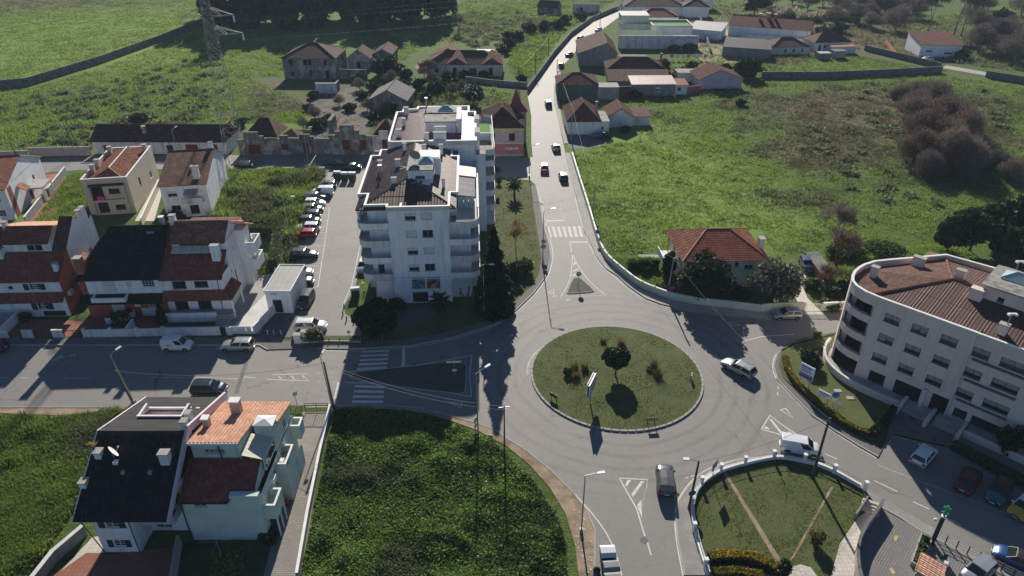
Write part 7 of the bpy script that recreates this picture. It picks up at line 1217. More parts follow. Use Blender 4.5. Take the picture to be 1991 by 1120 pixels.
def wire(label, a, b, sag=.6, m='wire', r=.018, n=14):
    e = thing('overhead_wire', label, 'wire', a); q = [tuple((b[i]-a[i])*t/n-(sag*4*(t/n)*(1-t/n) if i == 2 else 0) for i in range(3)) for t in range(n+1)]; MB().path(q, r, 4).build('strand', m, e); return e
T = WTOP
wire('overhead cable from the drive pole across the wedge island to the verge pole', T['drive'], T['verge'], 1.0, 'wire', .016); wire('second cable crossing the shaded wedge island', (T['drive'][0], T['drive'][1], T['drive'][2]-.35), (T['verge'][0], T['verge'][1], T['verge'][2]-.5), 1.1, 'wire', .016); wire('cable between the wall pole with lamp and the stout kerb pole', T['park'], T['lawn'], .6, 'wire', .02); wire('thin cable from the poster pole across the road to the kerb pole', T['bill'], T['lawn'], 1.2, 'wire', .016); wire('thin cable from the poster pole to the concrete pole uphill', T['bill'], T['n1'], 1.2, 'wire', .016); wire('thin cable between the two concrete poles on the uphill road', T['n1'], T['n2'], 1.0, 'wire', .016); wire('cable from the small white house pole towards the green-walled house', T['n2'], T['n3'], 1.2, 'wire_light', .018); wire('cable along the top of the uphill road', T['n3'], T['n4'], 1.4, 'wire_light', .018); wire('cable from the drive pole over the street to the rusty pole', T['drive'], T['street'], 1.2, 'wire', .02); wire('cable between the poles of the small walled meadow', T['f1'], T['f2'], .6, 'wire_light', .018); wire('cable running from the walled meadow to the garden pole', T['f2'], T['f3'], .6, 'wire_light', .018)
# ---------------------------------------------------------------- lattice pylon
PY = thing('electricity_pylon', 'tall galvanised lattice electricity pylon above the back street', 'pylon', (*(-60.2,148.08), 0), radians(12)); PH = 46; bw = 1.75
def pw_(z): return bw*(1-z/PH)+.32 if z < 33 else max(.45, .32+bw*(1-33/PH)*(46-z)/13)
lv = [0, 4, 8, 11.5, 15, 18, 21, 23.5, 26, 28.5, 30.5, 32.5, 34.5, 36.5, 38.5, 41, 43.5, 46]; cs = ((-1, -1), (1, -1), (1, 1), (-1, 1))
for c in cs:
    mb = MB(); [mb.tube((c[0]*pw_(a), c[1]*pw_(a), a), (c[0]*pw_(b), c[1]*pw_(b), b), .06, .06, 4, False) for a, b in zip(lv, lv[1:])]; mb.build('leg', 'pylon_steel', PY)
for k in range(4):
    c, d = cs[k], cs[(k+1) % 4]; mb = MB()
    for i, (a, b) in enumerate(zip(lv, lv[1:])):
        A1 = (c[0]*pw_(a), c[1]*pw_(a), a); B1 = (d[0]*pw_(b), d[1]*pw_(b), b); A2 = (d[0]*pw_(a), d[1]*pw_(a), a); B2 = (c[0]*pw_(b), c[1]*pw_(b), b); mb.tube(A1, B1, .032, .032, 4, False); mb.tube(A2, B2, .032, .032, 4, False); mb.tube(B2, B1, .03, .03, 4, False)
    mb.build('bracing', 'pylon_steel', PY)
ARM = []
for z, s_, l in ((31, -1, 4.0), (31, 1, 4.0), (27.5, 1, 5.0), (35, -1, 3.6), (35, 1, 3.6)):
    mb = MB(); w = pw_(z); t = (s_*(w+l), 0, z+.2)
    for y in (-w, w): mb.tube((s_*w, y, z), t, .06, .05, 4, False); mb.tube((s_*w, y, z+1.6), t, .05, .05, 4, False); mb.tube((s_*(w+l*.4), y*.6, z+.08), (s_*w, y, z+1.6), .04, .04, 4, False)
    mb.build('cross_arm', 'pylon_steel', PY); MB().lathe([(.09, z-1.2), (.22, z-1.1), (.1, z-.8), (.22, z-.7), (.1, z-.4), (.22, z-.3), (.06, z+.1)], 8, (t[0], 0)).build('insulator', 'lamp_white', PY); ARM.append((t[0], 0, z-1.2))
Rz = Matrix.Rotation(radians(12), 3, 'Z'); PB = Vector((*(-60.2,148.08), 0))
for i, a in enumerate(ARM[:3]):
    p = Rz @ Vector(a)+PB; wire('high-voltage conductor %s' % ('from the upper left pylon arm to the wood', 'from the upper right pylon arm over the derelict villa', 'from the lower right pylon arm towards the dark wood')[i], tuple(p), (p.x+210, p.y+150-30*i, 34+i), 3, 'wire', .02, 20)
# ---------------------------------------------------------------- signs and boards
def sign(label, p, h, plates, m='galv', z=.05, rot=0, name='road_sign', r=.04):
    e = thing(name, label, 'sign', (p[0], p[1], z), radians(rot)); MB().tube((0, 0, 0), (0, 0, h), r, r, 6).build('post', m, e)
    for sh, w, hh, zc, pm in plates:
        mb = MB()
        if sh == 'o': n = 16; mb.add([(w*cos(2*pi*i/n), -.045, zc+w*sin(2*pi*i/n)) for i in range(n)]+[(w*cos(2*pi*i/n), -.02-.02, zc+w*sin(2*pi*i/n)) for i in range(n)], [tuple(range(n)), tuple(range(n, 2*n))[::-1]]+[(i, n+i, n+(i+1) % n, (i+1) % n) for i in range(n)])
        elif sh == 't': mb.add([(-w, -.045, zc+w*.6), (w, -.045, zc+w*.6), (0, -.045, zc-w), (-w, -.03, zc+w*.6), (w, -.03, zc+w*.6), (0, -.03, zc-w)], [(0, 2, 1), (3, 4, 5), (0, 1, 4, 3), (1, 2, 5, 4), (2, 0, 3, 5)])
        else: mb.box(-w/2, w/2, -.05, -.02, zc-hh/2, zc+hh/2)
        mb.build('sign_plate', pm, e)
    return e
sign('round keep-right sign on the small triangular island', (10.32,95.7), 2.4, [('o', .42, 0, 2.1, 'sign_back')]); sign('sign on the pavement beside the uphill zebra', (5.22,105.27), 3.2, [('o', .4, 0, 2.9, 'sign_back'), ('b', .8, .8, 2.0, 'sign_back')]); sign('crossing sign on the green wall side of the zebra', (14.88,111.01), 2.2, [('b', .7, .7, 1.9, 'sign_blue')], rot=-30); sign('blue direction board on the lawn corner by the conifer', (-0.88,90.22), 2.0, [('b', 1.7, .7, 1.6, 'sign_blue')], rot=25)
sg = sign('white direction sign with crossed arms on the wedge island', (-7.37,72.81), 3.2, [('b', 1.9, .28, 2.2, 'sign_white'), ('b', .6, .35, .9, 'sign_white')], rot=4); sign('small square sign on the pavement before the block drive', (-26.02,66.83), 2.2, [('b', .55, .6, 1.9, 'sign_back')], rot=40); sign('round sign on the verge beside the bramble lamp', (-4.17,61.74), 2.6, [('o', .4, 0, 2.2, 'sign_back'), ('o', .35, 0, 1.4, 'sign_back')], rot=60); sign('small dark square sign on the grassy verge', (-2.32,58.9), 2.6, [('b', .5, .5, 2.3, 'sign_back')], rot=-20)
sign('blue and white round sign on the curved lawn pavement', (18.14,51.1), 2.2, [('o', .4, 0, 1.9, 'sign_blue'), ('t', .3, 0, 1.2, 'sign_white')], rot=10); sign('green backed direction board at the curved lawn wall', (21.15,54.42), 3.0, [('b', 1.3, 1.0, 2.5, 'sign_back')], rot=50); sign('thin post sign above the curved lawn railing', (28.67,57.15), 1.8, [('b', .25, .4, 1.6, 'sign_back')], rot=70); sign('blue round sign with white panel on the hedge-edged lawn', (38.72,66.64), 2.0, [('o', .42, 0, 1.75, 'sign_blue'), ('t', .32, 0, 1.0, 'sign_white')], z=.17, rot=-15); sign('small white notice on the hedge-edged lawn', (38.98,65.88), 1.1, [('b', .4, .45, .9, 'sign_white')], z=.17, rot=-30); sign('thin post sign at the shaded grass strip', (-17.75,80.05), 1.9, [('b', .4, .4, 1.7, 'sign_blue')]); sign('thin sign post at the sunny end of the crossing pavement', (-22.06,76.25), 2.4, [('b', .5, .45, 2.2, 'sign_back')]) if False else sign('thin sign post beside the car park grass strip', (-22.17,79.93), 2.2, [('b', .45, .4, 2.0, 'sign_back')])
def board(label, p, w, h, z0, m, rot=0, z=.05, stripes=None, posts='galv', name='billboard', d=.1, text=None):
    e = thing(name, label, 'billboard' if name == 'billboard' else 'sign', (p[0], p[1], z), radians(rot))
    for x in (-w*.35, w*.35): MB().tube((x, 0, 0), (x, 0, z0+h*.9), .05, .05, 6).build('post', posts, e)
    MB().box(-w/2, w/2, -d-.05, -.052, z0, z0+h).build('panel', m, e)
    for i, (x0, x1, a, b, mm) in enumerate(stripes or ()): MB().box(x0, x1, -d-.06, -d-.052, a, b).build('print', mm, e)
    return e
big = thing('billboard', 'double-sided advertising board on a single pole at the roundabout edge', 'billboard', (*(9.48,67.21), .4), radians(68)); MB().tube((0, 0, 0), (0, 0, 3.2), .09, .09, 8).build('post', 'galv', big)
for y in (-.16, .16): MB().box(-1.3, 1.3, y-.04, y+.04, 1.6, 3.5).build('panel', 'sign_white', big); MB().box(-1.2, 1.2, y-.05 if y < 0 else y+.041, y-.041 if y < 0 else y+.05, 1.7, 3.4).build('print', 'sign_back', big)
for i in range(3): MB().box(-1.32, 1.32, -.1, .1, 1.7+i*.8, 1.75+i*.8).build('cross_bar', 'galv', big)
IZ = lambda p: IH(p[0], p[1])
board('brown wooden direction board at the left of the roundabout lawn', (5.14,67.99), 1.1, .5, .35, 'door_brown', -40, IZ((5.14,67.99)), name='direction_board'); board('yellow and black chevron barrier at the near roundabout kerb', (16.24,63.5), 1.2, .35, .6, 'black', 5, IZ((16.24,63.5)), [(-.5+i*.3, -.35+i*.3, .63, .92, 'yellow') for i in range(4)], 'steel_dark', 'chevron_barrier'); board('small grey board at the right of the roundabout lawn', (22.68,71.85), .8, .5, .35, 'sign_back', 75, IZ((22.68,71.85)), name='direction_board')
board('blue and white advertising board behind the yellow hedge', (36.64,70.6), 1.9, 2.0, 1.2, 'sign_white', -52, .17, [(-.9, .9, 1.25, 1.75, 'sign_blue'), (-.9, .9, 1.8, 1.95, 'sign_red'), (-.8, .7, 2.2, 2.35, 'sign_blue'), (-.8, .5, 2.5, 2.6, 'car_grey'), (-.8, .6, 2.75, 2.95, 'sign_blue')]); board('low white advertising board behind the yellow hedge', (37.49,66.83), 1.6, .8, 1.3, 'sign_white', -48, .17, [(-.7, .6, 1.75, 1.9, 'car_grey'), (-.7, .4, 1.5, 1.6, 'car_grey')]); board('poster board fixed beside the wooden pole at the green wall', (24.05,92.29), 1.3, 1.5, .6, 'car_black', -8, .15, [(-.5, .5, 1.3, 1.8, 'cloth_pink'), (-.4, .1, .8, 1.0, 'sign_red')])
mbs = sheet('metal_plate', [(22.95,71.02),(23.59,71.54),(23.95,71.12),(23.53,70.4),(22.91,70.5)], .26, 'concrete') if False else None
# pharmacy pillar with green crosses
ph = thing('pharmacy_sign', 'dark pillar topped by green pharmacy crosses', 'sign', (*(40.43,46.42), .16), radians(-35)); MB().box(-.18, .18, -.18, .18, 0, 3.6).build('pillar', 'frame_dark', ph); MB().box(-.2, .2, -.2, .2, 3.6, 3.75).build('pillar_cap', 'cap_white', ph)
mat('cross_green', (.02, .30, .13), .4, .05)
for z in (4.1, 4.75): MB().add(*(lambda m: (m.v, m.f))(MB().box(-.3, .3, -.07, .07, z-.1, z+.1).box(-.1, .1, -.072, .072, z-.3, z-.1).box(-.1, .1, -.072, .072, z+.1, z+.3))).build('cross', 'cross_green', ph)
MB().tube((0, 0, 3.75), (0, 0, 4.6), .04, .04, 5).build('mast', 'galv', ph); MB().lathe([(.1, 0), (.18, .12), (.1, .25)], 8).build('globe_lamp', 'lamp_white', ph).location = (-.5, -.1, 2.9)
# ---------------------------------------------------------------- containers and bollards
def container(name, label, p, w, d, h, m, top, rot=0, z=.04, group=None):
    e = thing(name, label, 'bin', (p[0], p[1], z), radians(rot), group); mb = MB(); a = .9; mb.add([(-w/2*a, -d/2*a, .12), (w/2*a, -d/2*a, .12), (w/2*a, d/2*a, .12), (-w/2*a, d/2*a, .12), (-w/2, -d/2, h*.85), (w/2, -d/2, h*.85), (w/2, d/2, h*.85), (-w/2, d/2, h*.85)], [(0, 3, 2, 1), (4, 5, 6, 7), (0, 1, 5, 4), (1, 2, 6, 5), (2, 3, 7, 6), (3, 0, 4, 7)]); mb.build('body', m, e)
    ld = MB(); ld.add([(-w/2-.04, -d/2-.05, h*.86), (w/2+.04, -d/2-.05, h*.86), (w/2+.04, d/2+.04, h*.9), (-w/2-.04, d/2+.04, h*.9), (-w/2-.02, -d/4, h), (w/2+.02, -d/4, h), (w/2+.02, d/4, h*1.02), (-w/2-.02, d/4, h*1.02)], [(4, 5, 6, 7), (0, 1, 5, 4), (1, 2, 6, 5), (2, 3, 7, 6), (3, 0, 4, 7), (0, 3, 2, 1)]); ld.build('lid', top, e)
    for sx in (-1, 1):
        for sy in (-1, 1): MB().tube((sx*w*.38-.04, sy*d*.36, .1), (sx*w*.38+.04, sy*d*.36, .1), .1, .1, 8).build('castor', 'rubber', e)
    MB().tube((-w/2, -d/2-.06, h*.7), (w/2, -d/2-.06, h*.7), .025, .025, 5).build('handle', 'steel_dark', e); return e
container('recycling_bin', 'tall recycling bin with yellow panel beside the car park entrance', (-36.55,139.96), 1.4, 1.4, 1.8, 'bin_green', 'bin_top'); container('recycling_bin', 'tall green recycling bin between two others at the car park entrance', (-34.92,139.39), 1.4, 1.4, 1.8, 'bin_green', 'bin_top'); container('recycling_bin', 'tall green recycling bin nearest the apartment building', (-33.31,139.39), 1.4, 1.4, 1.8, 'bin_green', 'bin_top')
container('waste_container', 'green wheeled waste container on the bollard-ringed corner', (-23.8,92.6), 1.3, 1.1, 1.5, 'bin_green', 'bin_top', 12, .06); container('waste_container', 'white-topped waste container at the head of the verge row', (8.92,44.41), 1.35, 1.3, 1.6, 'bin_green', 'bin_top', 3); container('waste_container', 'grey-lidded waste container behind the white-topped one', (9.08,42.95), 1.4, 1.1, 1.4, 'bin_grey', 'bin_grey', 5); container('waste_container', 'grey-lidded waste container at the end of the verge row', (9.06,41.64), 1.4, 1.1, 1.4, 'bin_grey', 'bin_grey', 5)
bags = thing('rubbish_bag', 'black rubbish bag dumped beside the waste containers', 'rubbish bag', (*(7.83,43.28), .05)); MB().lathe([(.1, 0), (.36, .12), (.34, .34), (.16, .52), (.05, .62)], 10).build('bag', 'black', bags, True)
for p in ((-24.25,90.51), (-24.94,89.35), (-24.69,87.37), (-23.88,85.99), (-22.69,85.59), (-22.65,93.21), (-21.8,85.18)):
    e = thing('bollard', 'short dark bollard with white cap around the container corner', 'bollard', (p[0], p[1], .05), 0, 'bollards at the container corner'); MB().lathe([(.09, 0), (.09, .55)], 8).build('shaft', 'frame_dark', e); MB().lathe([(.1, .552), (.1, .62), (.05, .7)], 8).build('cap', 'cap_white', e)
for p in ((-34.12,82.18), (-33.26,82.18), (-32.25,82.18)):
    e = thing('bollard', 'short white bollard across the shaded substation drive', 'bollard', (p[0], p[1], .06), 0, 'white bollards at the substation drive'); MB().lathe([(.06, 0), (.06, .7), (.03, .75)], 8).build('shaft', 'cap_white', e)
cb = thing('utility_cabinet', 'pair of pale utility cabinets before the yellow-green bush', 'cabinet', (*(-28.79,80.17), .14)); MB().box(-1.0, -.05, -.35, .35, 0, 1.3).build('cabinet', 'cap_white', cb); MB().box(0.0, .85, -.25, .45, 0, 1.75).build('cabinet', 'wall_white_stained', cb); MB().box(-1.05, 0, -.4, .4, 1.3, 1.38).build('cabinet_top', 'concrete', cb); MB().box(-.02, .9, -.3, .5, 1.75, 1.83).build('cabinet_top', 'concrete', cb)
gp = thing('post_rail_fence', 'short grey post fence along the car park grass strip', 'fence', (*(-26.56,80.3), .1)); L_f = unit((-26.56,80.3), (-20.74,80.17))[1]
for i in range(5): x = L_f*i/4; MB().box(x-.06, x+.06, -.06, .06, 0, .7).build('post', 'concrete_dark', gp)
MB().box(0, L_f, -.03, .03, .35, .45).build('rail', 'concrete_dark', gp)
# ---------------------------------------------------------------- the curved lawn's white wall, pillars and railing
pkw = smooth_line([(18.01,42.84),(17.85,46.3),(18.04,49.44),(18.35,51.1),(19.26,53.05),(20.64,54.57),(22.43,55.84),(24.96,56.76),(27,57.38),(29.32,57.93),(31.82,57.3),(34.06,56.37),(36.55,53.55)], 2)
pw0 = pkw[0]; pw_e = thing('park_wall', 'low white wall with pillars and railing curving round the lawn', 'wall', (pw0[0], pw0[1], 0)); pq = [(p[0]-pw0[0], p[1]-pw0[1]) for p in pkw]; strip(MB(), pq, .28, 0, .55).build('wall', 'wall_white', pw_e); strip(MB(), pq, .36, .55, .61).build('coping', 'cap_white', pw_e)
for z in (.75, 1.15): MB().path([(p[0], p[1], z) for p in pq], .022, 4).build('rail', 'galv', pw_e)
br = MB(); [br.tube((p[0], p[1], .6), (p[0], p[1], 1.15), .011, .011, 3, False) for p in resample(pq, .16)]; br.build('bars', 'galv', pw_e)['kind'] = 'stuff'
for p in [(17.92,43.67),(17.79,47.84),(18.35,51.1),(19.94,53.91),(22.41,55.76),(25.32,56.84),(28.7,57.78),(31.91,57.23),(34.55,55.61),(36.83,53.19)]: q = (p[0]-pw0[0], p[1]-pw0[1]); MB().box(q[0]-.16, q[0]+.16, q[1]-.16, q[1]+.16, 0, 1.3).build('pillar', 'wall_white', pw_e); MB().box(q[0]-.2, q[0]+.2, q[1]-.2, q[1]+.2, 1.3, 1.38).build('pillar_cap', 'cap_white', pw_e)
wallline('curved dark brown wall between white paved path and cobbled forecourt', smooth_line([(37.53,50.9),(36.31,49.57),(34.54,47.84),(33.14,46.18),(32.21,44.53),(31.47,42.29),(31.27,40.17)]), 1.3, 'wall_pinkgrey', .2, 0, 'concrete_dark', 'garden_wall'); wallline('short green-grey wall at the stair head of the paved path', [(36.3,51.58),(34.14,49.31)], 1.0, 'wall_greyblock', .15, 0, None, 'garden_wall')
st_ = thing('steps', 'pale stone steps leading down to the paved path', 'steps', (*(36.99,51.1), .17), radians(-30))
for i in range(4): MB().box(-1.2, .5, -.35*(i+1), -.35*i-.002, 0, .5-.12*i).build('step', 'slabs_pale', st_)
pl_ = thing('planter', 'angular grey planter holding clipped shrubs on the forecourt', 'planter', (*(38.75,45.23), .16), radians(52))
for x0, x1, y0, y1 in ((-2.1, 2.1, -.5, -.4), (-2.1, 2.1, .4, .5), (-2.1, -2.0, -.4, .4), (2.0, 2.1, -.4, .4)): MB().box(x0, x1, y0, y1, 0, .55).build('side', 'concrete', pl_)
MB().box(-2.0, 2.0, -.4, .4, .02, .45).build('soil', 'soil_green', pl_)
for p0, p1, lab in (((40.99,47.03), (46.57,42.02), 'dark railing along the pavement by the cobbled forecourt'),):
    u, d = unit(p0, p1); e = thing('railing', lab, 'railing', (p0[0], p0[1], .15), atan2(u[1], u[0]))
    for z in (.35, .65, .95): MB().tube((0, 0, z), (d, 0, z), .03, .03, 5).build('rail', 'galv', e)
    for i in range(9): MB().box(d*i/8-.05, d*i/8+.05, -.05, .05, 0, 1.05).build('post', 'steel_dark', e)
for p in ([(37.1,46.6),(36.98,46.79),(37.13,47.22),(37.54,47.34),(37.52,47.09),(37.26,46.85)], [(34.98,43.5),(35.27,43.62),(35.35,43.06),(35.03,42.89)]): 
    o = MB().poly([(q[0], q[1], .168) for q in p]).build('yellow_arrow', 'paint_yellow', [o for o in bpy.data.objects if o.name.startswith('forecourt')][-1])
gk = thing('glass_kiosk', 'low kiosk with orange tiled top at the forecourt edge', 'kiosk', (*(37.86,42.4), .16), radians(52)); MB().box(-1.2, 1.2, -1, 1, 0, 1.3).build('wall', 'concrete', gk); slope('roof', [(-1.3, -1.1, 1.3), (1.3, -1.1, 1.3), (1.3, 1.1, 1.6), (-1.3, 1.1, 1.6)], 'tile_orange', gk, .25, .04)
for p, lab in (((40.51,69.58), 'first'), ((41.47,68.19), 'second')): MB().box(-.45, .45, -.3, .3, 0, .06).build('concrete_cover', 'concrete', None, loc=(p[0], p[1], .165))['kind'] = 'structure'
# clothes drying line in the green house garden and laundry behind the pink house
dl = thing('clothes_airer', 'rotary clothes airer in the dark back garden', 'clothes airer', (*(-27.53,44.99), .05)); MB().tube((0, 0, 0), (0, 0, 2.1), .04, .04, 6).build('post', 'galv', dl)
for a in range(4): MB().tube((0, 0, 2.0), (1.7*cos(a*pi/2+.1), 1.7*sin(a*pi/2+.1), 2.15), .02, .02, 4).build('arm', 'galv', dl)
for i in range(7):
    p = (60.37,247.68); e = thing('laundry', 'pale cloth pegged on the line behind the pink house', 'laundry', (p[0]-6+i*1.9, p[1], 1.0), 0, 'laundry on the line behind the pink house'); MB().box(-.6, .6, -.03, .03, 0, 1.1).build('cloth', 'cloth_white' if i % 3 else 'blind_grey', e)

# ---------------------------------------------------------------- vegetation helpers
RNG = np.random.default_rng(11)
def rdir(n):
    v = RNG.normal(size=(n, 3)); return v/np.linalg.norm(v, axis=1)[:, None]
def leaf_quads(P, size, asp=1.6, up=.0, out=None):
    # one diamond-shaped leaf spray per point; returns verts, faces
    n = len(P); a = rdir(n); a[:, 2] += up
    if out is not None: a += out
    a /= np.linalg.norm(a, axis=1)[:, None]; b = np.cross(a, rdir(n)); b /= np.linalg.norm(b, axis=1)[:, None]+1e-9
    s = size*RNG.uniform(.55, 1.45, n)[:, None]; A = a*s*asp/2; Bv = b*s/2
    V = np.stack([P-A, P+Bv-A*.1, P+A, P-Bv-A*.1], 1).reshape(-1, 3); F = np.arange(4*n).reshape(n, 4); return V, F
def lobes_pts(n, lobes, shell=.55):
    vol = np.array([l[3]*l[4]*l[5] for l in lobes])**.75; k = RNG.choice(len(lobes), n, p=vol/vol.sum()); L = np.array(lobes)[k]
    d = rdir(n); r = RNG.uniform(shell**3, 1, n)**(1/3); return L[:, :3]+d*r[:, None]*L[:, 3:], d
def lumpy(rx, ry, rz, cz, k=9, sub=.45):
    ls = [(0, 0, cz, rx*.72, ry*.72, rz*.75)]
    for _ in range(k):
        d = rdir(1)[0]; ls.append((d[0]*rx*.62, d[1]*ry*.62, cz+d[2]*rz*.6, rx*sub*RNG.uniform(.7, 1.2), ry*sub*RNG.uniform(.7, 1.2), rz*sub*RNG.uniform(.7, 1.2)))
    return ls
def trunk_mesh(h, r, limbs=5, spread=1.5, z0=.45, top=.95, m='bark', e=None, lean=(0, 0), name='trunk'):
    mb = MB(); pts = [(0, 0, 0)]+[(lean[0]*t+random.uniform(-.08, .08)*h*.1, lean[1]*t+random.uniform(-.08, .08)*h*.1, h*t*top) for t in (.3, .6, 1)]
    for i in range(3): mb.tube(pts[i], pts[i+1], r*(1-.25*i), r*(1-.25*(i+1)), 7)
    for i in range(limbs):
        a = 2*pi*i/limbs+random.uniform(-.4, .4); z = h*random.uniform(z0, .8); s = spread*random.uniform(.5, 1); mid = (lean[0]*z/h+cos(a)*s*.5, lean[1]*z/h+sin(a)*s*.5, z+s*.35); mb.tube((lean[0]*z/h, lean[1]*z/h, z), mid, r*.4, r*.25, 5); mb.tube(mid, (mid[0]+cos(a)*s*.5, mid[1]+sin(a)*s*.5, mid[2]+s*.4), r*.25, r*.08, 5)
    return mb.build(name, m, e, True)
def bush(label, p, rx, h, m='leaf_mid', n=500, size=.3, ry=None, name='bush', group=None, z=0, k=8, core=True, cat='bush', parts=None):
    e = thing(name, label, cat, (p[0], p[1], z), 0, group); ry = ry or rx; ls = lumpy(rx, ry, h*.55, h*.5, k); P, d = lobes_pts(n, ls); P[:, 2] = np.abs(P[:, 2]); V, F = leaf_quads(P, size, out=d*.6); npmesh('foliage', V, F, m, e)
    mb = MB(); [mb.tube((0, 0, 0), (rx*.5*cos(a), ry*.5*sin(a), h*.55), .06, .03, 5) for a in (.3, 2.3, 4.4)]; mb.build('stems', 'bark', e); return e
def tree(label, p, h, rx, rz, cz, m, n=1500, size=.4, r=.16, z=0, name='tree', group=None, k=12, lean=(0, 0), sub=.42, ry=None, bark='bark', shell=.5):
    e = thing(name, label, 'tree', (p[0], p[1], z), 0, group); trunk_mesh(cz+rz*.3, r, 6, rx*.7, .5, 1, bark, e, lean); P, d = lobes_pts(n, lumpy(rx, ry or rx, rz, cz, k, sub), shell); P[:, 0] += lean[0]; P[:, 1] += lean[1]; V, F = leaf_quads(P, size, out=d*.5); npmesh('crown', V, F, m, e); return e
def bare_mesh(h, spread, levels, m, e, seed, r=.12, n0=5, name='branches', twigm=None, ntw=0):
    rd = random.Random(seed); mb = MB(); tips = []
    def grow(p, d, l, rr, lev):
        q = p+d*l; mb.tube(p, q, rr, rr*.6, 5 if lev < 2 else 3, False)
        if lev >= levels: tips.append(q); return
        for _ in range(rd.choice((2, 3))): nd_ = (d+Vector((rd.uniform(-1, 1), rd.uniform(-1, 1), rd.uniform(-.25, .7)))*spread).normalized(); grow(q, nd_, l*rd.uniform(.6, .85), rr*.55, lev+1)
    for i in range(n0):
        a = 2*pi*i/n0+rd.uniform(-.3, .3); t = 0 if n0 == 1 else spread; grow(Vector((0, 0, 0)), Vector((cos(a)*t*.6, sin(a)*t*.6, 1)).normalized(), h*.36, r, 0)
    o = mb.build(name, m, e)
    if ntw and tips:
        T_ = np.array([tuple(t) for t in tips]); P = T_[RNG.integers(0, len(T_), ntw)]+RNG.normal(size=(ntw, 3))*h*.07; dd = P/(np.linalg.norm(P, axis=1)[:, None]+1e-6); V, F = leaf_quads(P, h*.02, 9, .4, dd*.8); npmesh('twigs', V, F, twigm or m, e)
    return o
def dome(e, rx, rz, cz, m, n, size=.1, asp=9, k=10):
    P, d = lobes_pts(n, lumpy(rx, rx, rz, cz, k, .5), .25); P[:, 2] = np.abs(P[:, 2]); d[:, 2] = np.abs(d[:, 2])*.6+.5; npmesh('twigs', *leaf_quads(P, size, asp, .2, d*1.4), m, e)
def bare(label, p, h, m='twig_grey', ntw=900, n0=1, spread=.55, lev=4, seed=1, group=None, name='bare_tree', r=None, z=0, cat='tree'):
    e = thing(name, label, cat, (p[0], p[1], z), 0, group); bare_mesh(h, spread, lev, 'bark_pale' if 'grey' in m else 'bark', e, seed, r or h*.022, n0, twigm=m, ntw=ntw); return e
def vnoise(x, y, s, seed=0):
    g = np.random.default_rng(seed).uniform(0, 1, (256, 256)); u = x/s+1000; v = y/s+1000; i = np.floor(u).astype(int); j = np.floor(v).astype(int); a = u-i; b = v-j; a = a*a*(3-2*a); b = b*b*(3-2*b); G_ = lambda p, q: g[p % 256, q % 256]
    return (G_(i, j)*(1-a)+G_(i+1, j)*a)*(1-b)+(G_(i, j+1)*(1-a)+G_(i+1, j+1)*a)*b
def inpoly(x, y, poly):
    c = np.zeros(len(x), bool); n = len(poly)
    for i in range(n):
        x0, y0 = poly[i]; x1, y1 = poly[i-1]; t = (y0 > y) != (y1 > y); c ^= t & (x < (x1-x0)*(y-y0)/((y1-y0) or 1e-9)+x0)
    return c
def sample(poly, n, near=60, pw=1.4):
    xs = [p[0] for p in poly]; ys = [p[1] for p in poly]; out = np.zeros((0, 2))
    while len(out) < n:
        q = np.stack([RNG.uniform(min(xs), max(xs), 200000), RNG.uniform(min(ys), max(ys), 200000)], 1); d = np.maximum(q[:, 1], near); q = q[RNG.uniform(0, 1, len(q)) < (near/d)**pw]; q = q[inpoly(q[:, 0], q[:, 1], poly)]; out = np.concatenate([out, q])
        if len(q) == 0: break
    return out[:n]
def blades(P, h, w, k, spread):
    # k triangular blades per tuft
    n = len(P); Q = np.repeat(P, k, 0); m = n*k; a = RNG.uniform(0, 2*pi, m); o = RNG.normal(size=(m, 2))*spread; B0 = np.stack([Q[:, 0]+o[:, 0], Q[:, 1]+o[:, 1], Q[:, 2]-.03], 1); hh = np.repeat(h, k)*RNG.uniform(.5, 1.2, m); t = np.stack([np.cos(a), np.sin(a), np.zeros(m)], 1)*w*.5*RNG.uniform(.6, 1.4, m)[:, None]; ln = RNG.normal(size=(m, 2))*hh[:, None]*.45; T_ = B0+np.concatenate([ln, hh[:, None]], 1); V = np.stack([B0-t, B0+t, T_], 1).reshape(-1, 3); return V, np.arange(3*m).reshape(m, 3)
def zone(xy, lst): 
    z = np.zeros(len(xy))
    for (cx, cy), sx, sy, a in lst: z += a*np.exp(-((xy[:, 0]-cx)/sx)**2-((xy[:, 1]-cy)/sy)**2)
    return z
# ---------------------------------------------------------------- meadows: rough grass as stuff
def meadow(label, poly, n, hmin, hmax, k=4, w=.115, near=60, pw=1.4, bias=0, lush=False, big=1.0):
    q = sample(poly, n, near, pw); ns = vnoise(q[:, 0], q[:, 1], 4, 3); q = q[RNG.uniform(0, 1, len(q)) < .25+ns*.9]; ds = np.clip(q[:, 1]/90, 1, 3.5)*big; hh = (hmin+(hmax-hmin)*vnoise(q[:, 0], q[:, 1], 2.5, 5)**2)*np.clip(ds, 1, 1.8); dry = zone(q, DRY)+vnoise(q[:, 0], q[:, 1], 6, 9)*.7+bias+RNG.normal(size=len(q))*.12; P = np.concatenate([q, np.zeros((len(q), 1))], 1)
    for nm, sel, m in (('lush grass', dry < .62, 'leaf_grass'), ('grey-green rough grass', (dry >= .62) & (dry < .92), 'leaf_tuft'), ('dry straw grass', dry >= .92, 'leaf_dry')):
        if sel.sum() < 20: continue
        V, F = blades(P[sel], hh[sel], w*np.repeat(ds[sel], k)[:, None] if False else w*float(ds[sel].mean()), k, .16*float(ds[sel].mean())); o = npmesh('meadow_grass', V, F, m); tag(o, nm+' '+label, 'grass', kind='stuff')
